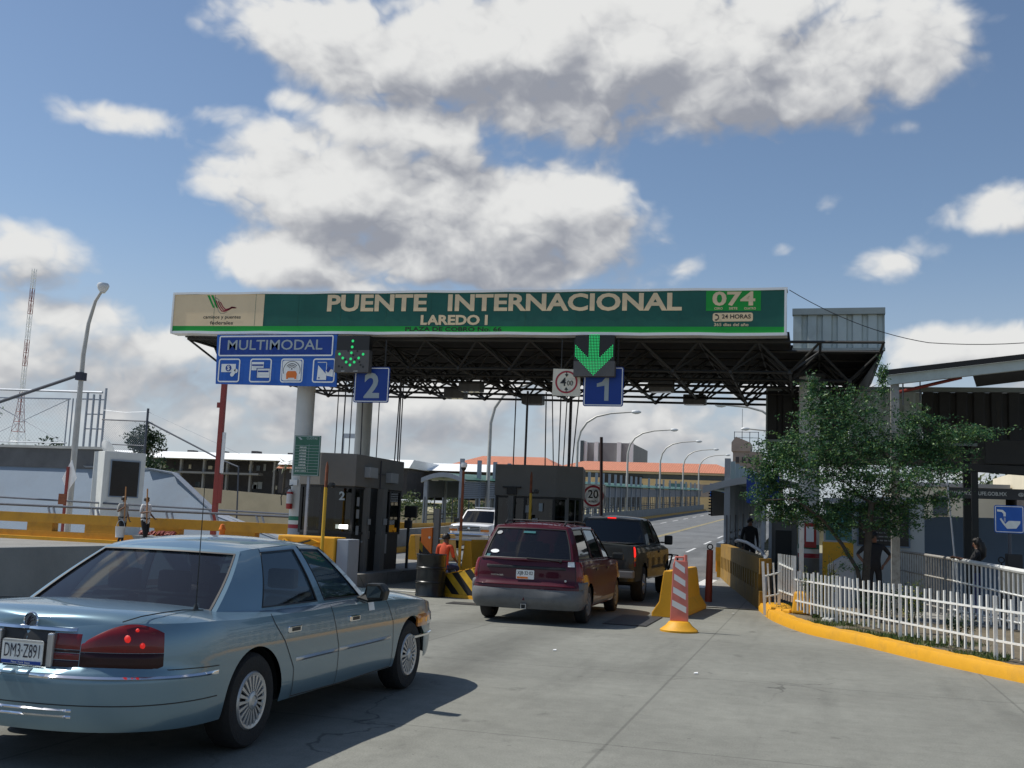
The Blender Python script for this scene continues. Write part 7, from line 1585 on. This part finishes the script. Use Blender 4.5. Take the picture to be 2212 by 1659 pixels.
for i, (x, z, rx, rz) in sorted(enumerate(BL), key=lambda q: (q[1][0]-1.06)**2+(q[1][1]-2.2)**2):
    y = 21.5+random.uniform(-.5, .5)*min(1, rx); ry = max(.12, rx*.75); e = Vector((x, y, z))
    st, r_ = min(NODES, key=lambda q: (q[0]-e).length+(.0 if q[0].z < e.z+.1 else .5)); m_ = st.lerp(e, .5)+Vector((random.uniform(-.10, .10), random.uniform(-.15, .15), random.uniform(-.02, .12)))
    r2 = max(.007, r_*.62); mb.tube([st, st.lerp(m_, .5)+Vector((0, 0, .03)), m_, e], [r2*1.15, r2, r2*.85, r2*.6], 6); NODES += [(m_, r2*.9), (e, r2*.7)]
    a = rx*rz; n = int(28+195*a)
    for _ in range(n):
        th_ = random.random()*6.283; up = random.gauss(.12, .30); d = Vector((math.cos(th_)*rx, math.sin(th_)*ry, up*rz*1.2)); st2 = e+Vector((random.gauss(0, rx*.38), random.gauss(0, ry*.38), random.gauss(0, rz*.42)))
        L2 = random.uniform(.35, 1.05); e2 = st2+d*L2; m2 = st2.lerp(e2, .5)+Vector((0, 0, random.uniform(.02, .10)))
        if random.random() < .3: mb.tube([st2, m2, e2], [.005, .004, .002], 3, False)
        for j in range(int(16+30*L2*max(rx, .3))):
            f = random.random(); p = st2.lerp(m2, f*2) if f < .5 else m2.lerp(e2, f*2-1); leaf(lv, p+Vector((random.gauss(0, .035), random.gauss(0, .035), random.gauss(0, .028))), random.uniform(.04, .078))
# leaves along the low limb and trunk
for P_ in ((.80, 21.48, 1.06), (.62, 21.45, 1.35), (.35, 21.42, 1.75), (.95, 21.5, 1.95), (.55, 21.4, 1.1)): twigs(lv, None, Vector(P_), .16, .15, .14, 6, 16, .05)
wood.build('trunk', 'bark', tr, 50); mb.build('limbs', 'bark', tr, 50); lv.build('foliage', 'leaf', tr)
def shrub(x, y, h, r, m, label, n=60, s=.05, z=.13, group=None):
    t = thing('shrub', label, 'shrub', (x, y, z), group=group); st = MB(); l_ = MB()
    for k in range(5):
        a = random.random()*6.28; e = Vector((x+math.cos(a)*r*.6, y+math.sin(a)*r*.6, z+h*random.uniform(.6, 1))); st.tube([(x, y, z), Vector((x, y, z)).lerp(e, .5)+Vector((0, 0, .05)), e], [.012, .009, .004], 5)
        twigs(l_, None, Vector((x, y, z)).lerp(e, .7), r*.6, r*.6, h*.4, n//5, 12, s)
    st.build('stem', 'bark', t, 50); l_.build('leaves', m, t); return t
shrub(-.02, 21.2, 1.0, .22, 'leaf_shrub', 'yellowish sparse shrub by the first posts of the white fence'); shrub(1.55, 18.9, .95, .24, 'leaf_shrub', 'yellow green shrub behind the middle of the white fence'); shrub(.35, 22.6, 1.35, .12, 'leaf_shrub', 'thin upright yellow tipped sapling left of the tree', 30, .045)
shrub(1.15, 20.6, .75, .5, 'leaf_dark', 'low dark bush at the foot of the small tree', 90, .06); shrub(2.15, 17.6, .5, .3, 'leaf_dark', 'low dark weeds under the white fence', 40, .05)
one(MB().prism([(.12, 20.3, .12), (.32, 20.2, .12), (.42, 20.4, .12), (.2, 20.5, .12)], (.02, 0, .09)), 'rock', 'concrete_pale', 'small pale rock on the bed beside the kerb', 'rock', (.25, 20.3, .12), bevel=.03)
def fartree(name, x, y, z, h, rx, m, label, n=240, s=.5, trunk=True, group='trees behind the walls'):
    t = thing(name, label, 'tree', (x, y, z), group=group); l_ = MB(); w_ = MB()
    for k in range(n):
        d = Vector((random.gauss(0, 1), random.gauss(0, 1), random.gauss(0, 1))).normalized()*random.random()**.35
        lump = .75+.35*mnoise.noise((d.x*2+x, d.y*2, d.z*2)); c = Vector((x+d.x*rx*lump, y+d.y*rx*lump, z+h*.62+d.z*h*.40*lump))
        for j in range(9): leaf(l_, c+Vector((random.gauss(0, s*.6), random.gauss(0, s*.6), random.gauss(0, s*.5))), s*random.uniform(.5, 1.2))
    w_.tube([(x, y, z-.5), (x, y, z+h*.6)], [rx*.07, rx*.03], 6); w_.tube([(x, y, z+h*.3), (x+rx*.4, y, z+h*.65)], [rx*.04, rx*.015], 5)
    w_.build('trunk', 'bark', t, 50); l_.build('crown', m, t); return t
fartree('tree', -43.2, 46, 4.2, 4.2, 1.9, 'leaf', 'grey green tree cut by the left picture edge behind the wire gate', 260, .22, group=None)
fartree('tree', -33.8, 48.5, 3.4, 2.6, 1.2, 'leaf_dark', 'dark round tree behind the satellite dish', 200, .22)
for i, (x, h) in enumerate(((-62, 4.6), (-57, 5.0), (-52.5, 4.4), (-48.5, 4.2))): fartree('tree', x, 70, 1.6, h, 2.6, 'leaf_dark', 'dark tree beyond the wire gate, '+('leftmost', 'second from left', 'third from left', 'rightmost')[i]+' of four', 150, .4)
def palm(x, y, z, h, label):
    t = thing('palm_tree', label, 'palm', (x, y, z), group='palms on the far bank'); w_ = MB(); w_.tube([(x, y, z-.3), (x+.1, y, z+h)], [.22, .16], 7); w_.build('trunk', 'bark', t, 50); l_ = MB()
    for k in range(26):
        a = random.random()*6.28; el_ = random.uniform(-.6, 1.2); L_ = random.uniform(1.3, 2.0); d = Vector((math.cos(a)*math.cos(el_), math.sin(a)*math.cos(el_), math.sin(el_))); p0 = Vector((x+.1, y, z+h)); sd = d.cross(Vector((0, 0, 1))).normalized()*.28
        for q_ in range(6):
            f0, f1 = .3+.7*q_/6, .3+.7*(q_+1)/6; dr = lambda f: Vector((0, 0, -.55*f*f)); l_.add([p0+d*L_*f0-sd*(1.1-f0)+dr(f0), p0+d*L_*f1-sd*(1.1-f1)+dr(f1), p0+d*L_*f1*.98+dr(f1)+Vector((0, 0, .04))], [(0, 1, 2)]); l_.add([p0+d*L_*f0+sd*(1.1-f0)+dr(f0), p0+d*L_*f1+sd*(1.1-f1)+dr(f1), p0+d*L_*f1*.98+dr(f1)+Vector((0, 0, .04))], [(0, 1, 2)])
    l_.build('fronds', 'leaf_far', t)
palm(-86, 126, 3.8, 3.0, 'small palm on the far bank left of the red post'); palm(-66.5, 126, 3.2, 4.6, 'palm right of the red post, left of a pair'); palm(-63.0, 127, 3.2, 4.8, 'palm right of the red post, right of a pair')
for i, (x, y, h, r) in enumerate(((-80, 124, 2.0, 2.2), (-60, 122, 2.4, 3.0), (-55, 120, 3.0, 3.2), (-47, 112, 4.6, 3.4), (-42.5, 110, 4.2, 3.2), (-38, 112, 4.0, 3.0), (-33, 110, 3.6, 2.6), (-28.5, 108, 3.2, 2.4))):
    fartree('bush', x, y, 1.8 if i < 3 else .4, h, r, 'leaf_far', ('first', 'second', 'third', 'fourth', 'fifth', 'sixth', 'seventh', 'eighth')[i]+' pale green bank bush from the left before the far buildings', 110, .45, group='bushes on the far bank')
for i, (x, z) in enumerate(((9, 3.6), (13, 4.2), (18, 4.0))): fartree('tree', x, 72, 0, z+3.5, 3.0, 'leaf_far', 'pale green tree behind the houses at right, '+('left', 'middle', 'right')[i]+' one', 150, .4, group='trees behind the right houses')
# far lit mast frame on the bank
t = thing('sign_gantry', 'thin far gantry frame standing above the white roofs', 'gantry', (-84, 190, 6)); mb = MB()
for x in (-88, -83.6): mb.tube([(x, 190, 6), (x, 190, 17.2)], .12, 5)
mb.box(-88.2, -83.4, 189.9, 190.1, 16.3, 17.2); mb.build('frame', 'galvanised', t)

# ------------------------------------------------------------------ people
def person(label, loc, rz, J, top, legs, shoes='ink_black', hair='short', scale=1., sleeves='bare', girth=1.):
    t = thing('person', label, 'person', loc, rz, local=True); t.scale = (scale,)*3
    D = dict(pelvis=(0, 0, .94), waist=(0, 0, 1.10), chest=(0, .0, 1.32), neck=(0, 0, 1.47), head=(0, -.01, 1.57), crown=(0, .0, 1.645), nose=(0, -.085, 1.565),
             shL=(-.17, 0, 1.41), elL=(-.22, .03, 1.14), wrL=(-.21, -.06, .90), shR=(.17, 0, 1.41), elR=(.22, .03, 1.14), wrR=(.21, -.06, .90),
             hipL=(-.09, 0, .90), knL=(-.10, -.02, .50), anL=(-.10, .02, .09), toL=(-.11, -.13, .04), hipR=(.09, 0, .90), knR=(.10, -.02, .50), anR=(.10, .02, .09), toR=(.11, -.13, .04))
    D.update(J)
    rad = dict(pelvis=(.15, .11), waist=(.13, .10), chest=(.155, .11), neck=(.05, .05), head=(.075, .09), crown=(.06, .07), nose=(.014, .014), shL=(.06,)*2, elL=(.042,)*2, wrL=(.028,)*2, shR=(.06,)*2, elR=(.042,)*2, wrR=(.028,)*2,
               hipL=(.085,)*2, knL=(.058,)*2, anL=(.040,)*2, toL=(.034,)*2, hipR=(.085,)*2, knR=(.058,)*2, anR=(.040,)*2, toR=(.034,)*2)
    for k_ in ('pelvis', 'waist', 'chest', 'hipL', 'hipR', 'shL', 'shR', 'knL', 'knR'): rad[k_] = tuple(v_*girth for v_ in rad[k_])
    E_ = [('pelvis', 'waist'), ('waist', 'chest'), ('chest', 'neck'), ('neck', 'head'), ('head', 'crown'), ('head', 'nose')]
    for s_ in 'LR': E_ += [('chest', 'sh'+s_), ('sh'+s_, 'el'+s_), ('el'+s_, 'wr'+s_), ('pelvis', 'hip'+s_), ('hip'+s_, 'kn'+s_), ('kn'+s_, 'an'+s_), ('an'+s_, 'to'+s_)]
    # hands: palm and five fingers of different length, gently curled
    for s_ in 'LR':
        w = Vector(D['wr'+s_]); d = (w-Vector(D['el'+s_])).normalized(); sd = d.cross(Vector((0, 1, .2))).normalized(); cu = d.cross(sd)
        D['pa'+s_] = tuple(w+d*.055); rad['pa'+s_] = (.030, .018); E_.append(('wr'+s_, 'pa'+s_))
        for k, (o, l_) in enumerate(((-.026, .062), (-.009, .074), (.009, .070), (.026, .054))):
            a = w+d*.09+sd*o; b = a+d*l_*.55+cu*.012; c = a+d*l_*.9+cu*.038
            for nm, p, r_ in (('fa%d' % k, a, .0095), ('fb%d' % k, b, .0085), ('fc%d' % k, c, .0075)): D[nm+s_] = tuple(p); rad[nm+s_] = (r_,)*2
            E_ += [('pa'+s_, 'fa%d' % k+s_), ('fa%d' % k+s_, 'fb%d' % k+s_), ('fb%d' % k+s_, 'fc%d' % k+s_)]
        a = w+d*.05-sd*.045+cu*.02; D['th'+s_] = tuple(a); rad['th'+s_] = (.010,)*2; E_.append(('pa'+s_, 'th'+s_))
    names = list(D); me = bpy.data.meshes.new('body'); me.from_pydata([D[n] for n in names], [(names.index(a), names.index(b)) for a, b in E_], []); me.update()
    o = bpy.data.objects.new('body', me); COL.objects.link(o)
    md = o.modifiers.new('skin', 'SKIN'); md.use_smooth_shade = True; md.branch_smoothing = .4; o.modifiers.new('sub', 'SUBSURF').levels = 2
    if not me.skin_vertices: bpy.context.view_layer.update()
    for i, n in enumerate(names): sv_ = me.skin_vertices[0].data[i]; sv_.radius = rad[n]; sv_.use_root = n == 'pelvis'
    bpy.context.view_layer.update(); nm_ = bpy.data.meshes.new_from_object(o.evaluated_get(bpy.context.evaluated_depsgraph_get())); o.modifiers.clear(); o.data = nm_; nm_.name = 'body'; bpy.data.meshes.remove(me)
    for m_ in ('skin', top, legs, shoes): nm_.materials.append(MT[m_])
    seg = [(Vector(D[a]), Vector(D[b]), a, b) for a, b in E_]
    cls = {}
    for a, b in E_:
        k = a[:2]+b[:2]
        if a in ('pelvis', 'waist') and b in ('waist', 'chest'): c = 1
        elif b.startswith('sh') or (a == 'chest' and b == 'neck'): c = 1
        elif a.startswith('sh'): c = 1 if sleeves != 'bare' else 0
        elif a.startswith('el'): c = 1 if sleeves == 'long' else 0
        elif b.startswith('hip') or a.startswith('hip') or a.startswith('kn'): c = 2
        elif a.startswith('an'): c = 3
        else: c = 0
        cls[(a, b)] = c
    for f in nm_.polygons:
        p = f.center; best = None
        for A, B, a, b in seg:
            ab = B-A; tt_ = max(0, min(1, (p-A).dot(ab)/max(1e-9, ab.length_squared))); dd = (p-(A+ab*tt_)).length-rad[a][0]*(1-tt_)-rad[b][0]*tt_
            if best is None or dd < best[0]: best = (dd, cls[(a, b)])
        f.material_index = best[1]; f.use_smooth = True
    o.parent = t
    hm = MB(); hc = Vector(D['head']); n1, n2 = 10, 16
    L_ = {'short': .02, 'long': .30, 'bun': .05}[hair]
    G = []
    for i in range(n1+1):
        row = []
        for j in range(n2+1):
            a = 2*math.pi*j/n2; el_ = math.pi/2-(math.pi*.62)*i/n1; r_ = .098+.008*math.sin(7*a+i)
            front = max(0, -math.sin(a)); cut = el_ < .35 and front > .5
            if cut: r_ = .07
            row.append(hc+Vector((math.cos(a)*math.cos(el_)*r_*.92, math.sin(a)*math.cos(el_)*r_*1.1+.012, math.sin(el_)*r_*1.08+.025)))
        G.append(row)
    hm.grid(G)
    if hair == 'long': hm.tube([hc+Vector((0, .06, .03)), hc+Vector((.0, .10, -.10)), hc+Vector((.0, .10, -.24)), hc+Vector((0, .08, -.32))], [.085, .10, .085, .03], 10)
    hm.build('hair', 'hair', t, 60); em = MB()
    for s_ in (-1, 1):
        em.lathe([(0, -.006), (.009, -.003), (.010, .004)], (hc.x+s_*.03, hc.y-.078, hc.z+.012), 8, 'y')
    em.build('eyes', 'ink_black', t); mm_ = MB(); mm_.box(hc.x-.022, hc.x+.022, hc.y-.078, hc.y-.066, hc.z-.048, hc.z-.040); mm_.build('mouth', 'flag_red', t)
    return t
RT = R(82)   # facing +X
person('person in a grey vest walking right, carrying a broom and a white bucket', (-23.15, 32.3, .3), RT, dict(wrR=(.20, -.10, .92), elL=(-.24, .02, 1.15), wrL=(-.20, -.16, 1.28), knL=(-.09, -.12, .52), anL=(-.09, -.16, .10), toL=(-.09, -.30, .05), anR=(.09, .20, .12), toR=(.09, .08, .05), knR=(.09, .02, .5)), 'cloth_grey', 'cloth_black', scale=1.0, hair='bun', sleeves='short', girth=1.3)
person('person in a white vest over dark clothes walking right with a broom', (-22.2, 32.25, .3), RT, dict(wrL=(-.20, -.22, 1.18), wrR=(.22, -.16, 1.0), knL=(-.09, -.10, .52), anL=(-.09, -.14, .10), toL=(-.09, -.28, .05), anR=(.09, .16, .12), toR=(.09, .04, .05)), 'cloth_white', 'cloth_black', scale=1.0, hair='short', sleeves='short', girth=1.35)
one(MB().tube([(-22.93, 32.1, 1.15), (-22.98, 32.1, 2.32)], .022, 7), 'broom_stick', 'wood_stick', 'orange broom stick held upright by the person in the grey vest', 'broom', (-22.93, 32.1, 1.15), smooth=40)
one(MB().tube([(-22.0, 32.05, 1.1), (-22.08, 32.05, 2.28)], .026, 7), 'broom_stick', 'wood_stick', 'orange broom stick held upright by the person in the white vest', 'broom', (-22.0, 32.05, 1.1), smooth=40)
t = thing('bucket', 'white plastic bucket carried by the person in the grey vest', 'bucket', (-22.95, 31.95, .55)); mb = MB(); mb.lathe([(0, 0), (.14, 0), (.17, .36), (.18, .37), (.16, .37), (.13, .02)], (-22.95, 31.95, .58), 18); mb.build('pail', 'bucket_white', t, 40); mb = MB(); mb.tube([(-22.95+.16*math.cos(a), 31.95, .95+.22*math.sin(a)) for a in np.linspace(0, math.pi, 9)], .008, 5); mb.build('handle', 'satin_metal', t)
SIT = dict(pelvis=(0, 0, .52), waist=(0, -.02, .68), chest=(0, -.05, .90), neck=(0, -.06, 1.05), head=(0, -.08, 1.15), crown=(0, -.07, 1.225), nose=(0, -.155, 1.145), shL=(-.17, -.04, .99), elL=(-.23, -.06, .75), wrL=(-.16, -.26, .66), shR=(.17, -.04, .99), elR=(.23, -.06, .75), wrR=(.16, -.26, .66), hipL=(-.09, -.03, .50), knL=(-.12, -.42, .50), anL=(-.12, -.40, .10), toL=(-.12, -.54, .05), hipR=(.09, -.03, .50), knR=(.12, -.42, .50), anR=(.12, -.40, .10), toR=(.12, -.54, .05))
person('person in an orange shirt seated with back turned behind the black drum', (-8.22, 23.55, .08), R(165), SIT, 'cloth_orange', 'cloth_blue', sleeves='short')
t = thing('stool', 'low dark stool under the person in the orange shirt', 'stool', (-8.22, 23.55, 0)); mb = MB(); mb.box(-8.40, -8.04, 23.4, 23.75, .40, .46); mb.build('seat', 'booth_dark', t)
for x in (-8.38, -8.06):
    for y in (23.43, 23.72): m_ = MB(); m_.box(x-.02, x+.02, y-.02, y+.02, 0, .40); m_.build('leg', 'booth_dark', t)
AK = dict(elL=(-.36, .06, 1.20), wrL=(-.20, -.04, 1.0), elR=(.36, .06, 1.20), wrR=(.20, -.04, 1.0))
person('person in dark clothes standing with hands on hips behind the small tree', (1.26, 24.5, .12), R(10), AK, 'cloth_black', 'cloth_black', sleeves='short', scale=.98)
person('person with long dark hair leaning on the pipe railing below the blue sign', (3.02, 22.35, .17), R(-95), dict(elL=(-.22, -.12, 1.2), wrL=(-.14, -.36, 1.26), elR=(.22, -.12, 1.2), wrR=(.14, -.36, 1.26)), 'cloth_black', 'cloth_blue', hair='long', sleeves='short', scale=.93)
person('person in dark clothes standing in the shade on the walkway by the louvre posts', (-1.8, 32.2, .28), R(20), {}, 'cloth_black', 'cloth_black', sleeves='long', scale=1.06)

for i, (x, y, lab, m_) in enumerate(((-3.35, 14.2, 'small pale paper scrap on the concrete in front of the minivan rear', 'white_trim'), (-1.35, 13.0, 'small white paper scrap on the concrete right of the middle foreground', 'white_trim'), (-1.6, 22.6, 'crushed pale cup lying in the shade beside the ramp parapet', 'concrete_pale'))):
    one(MB().prism([(x, y, .004), (x+.04, y+.012, .004), (x+.035, y+.05, .014), (x-.006, y+.04, .009)], (.004, 0, .008)), 'paper_scrap', m_, lab, 'litter', (x, y, 0))

ltree(None)
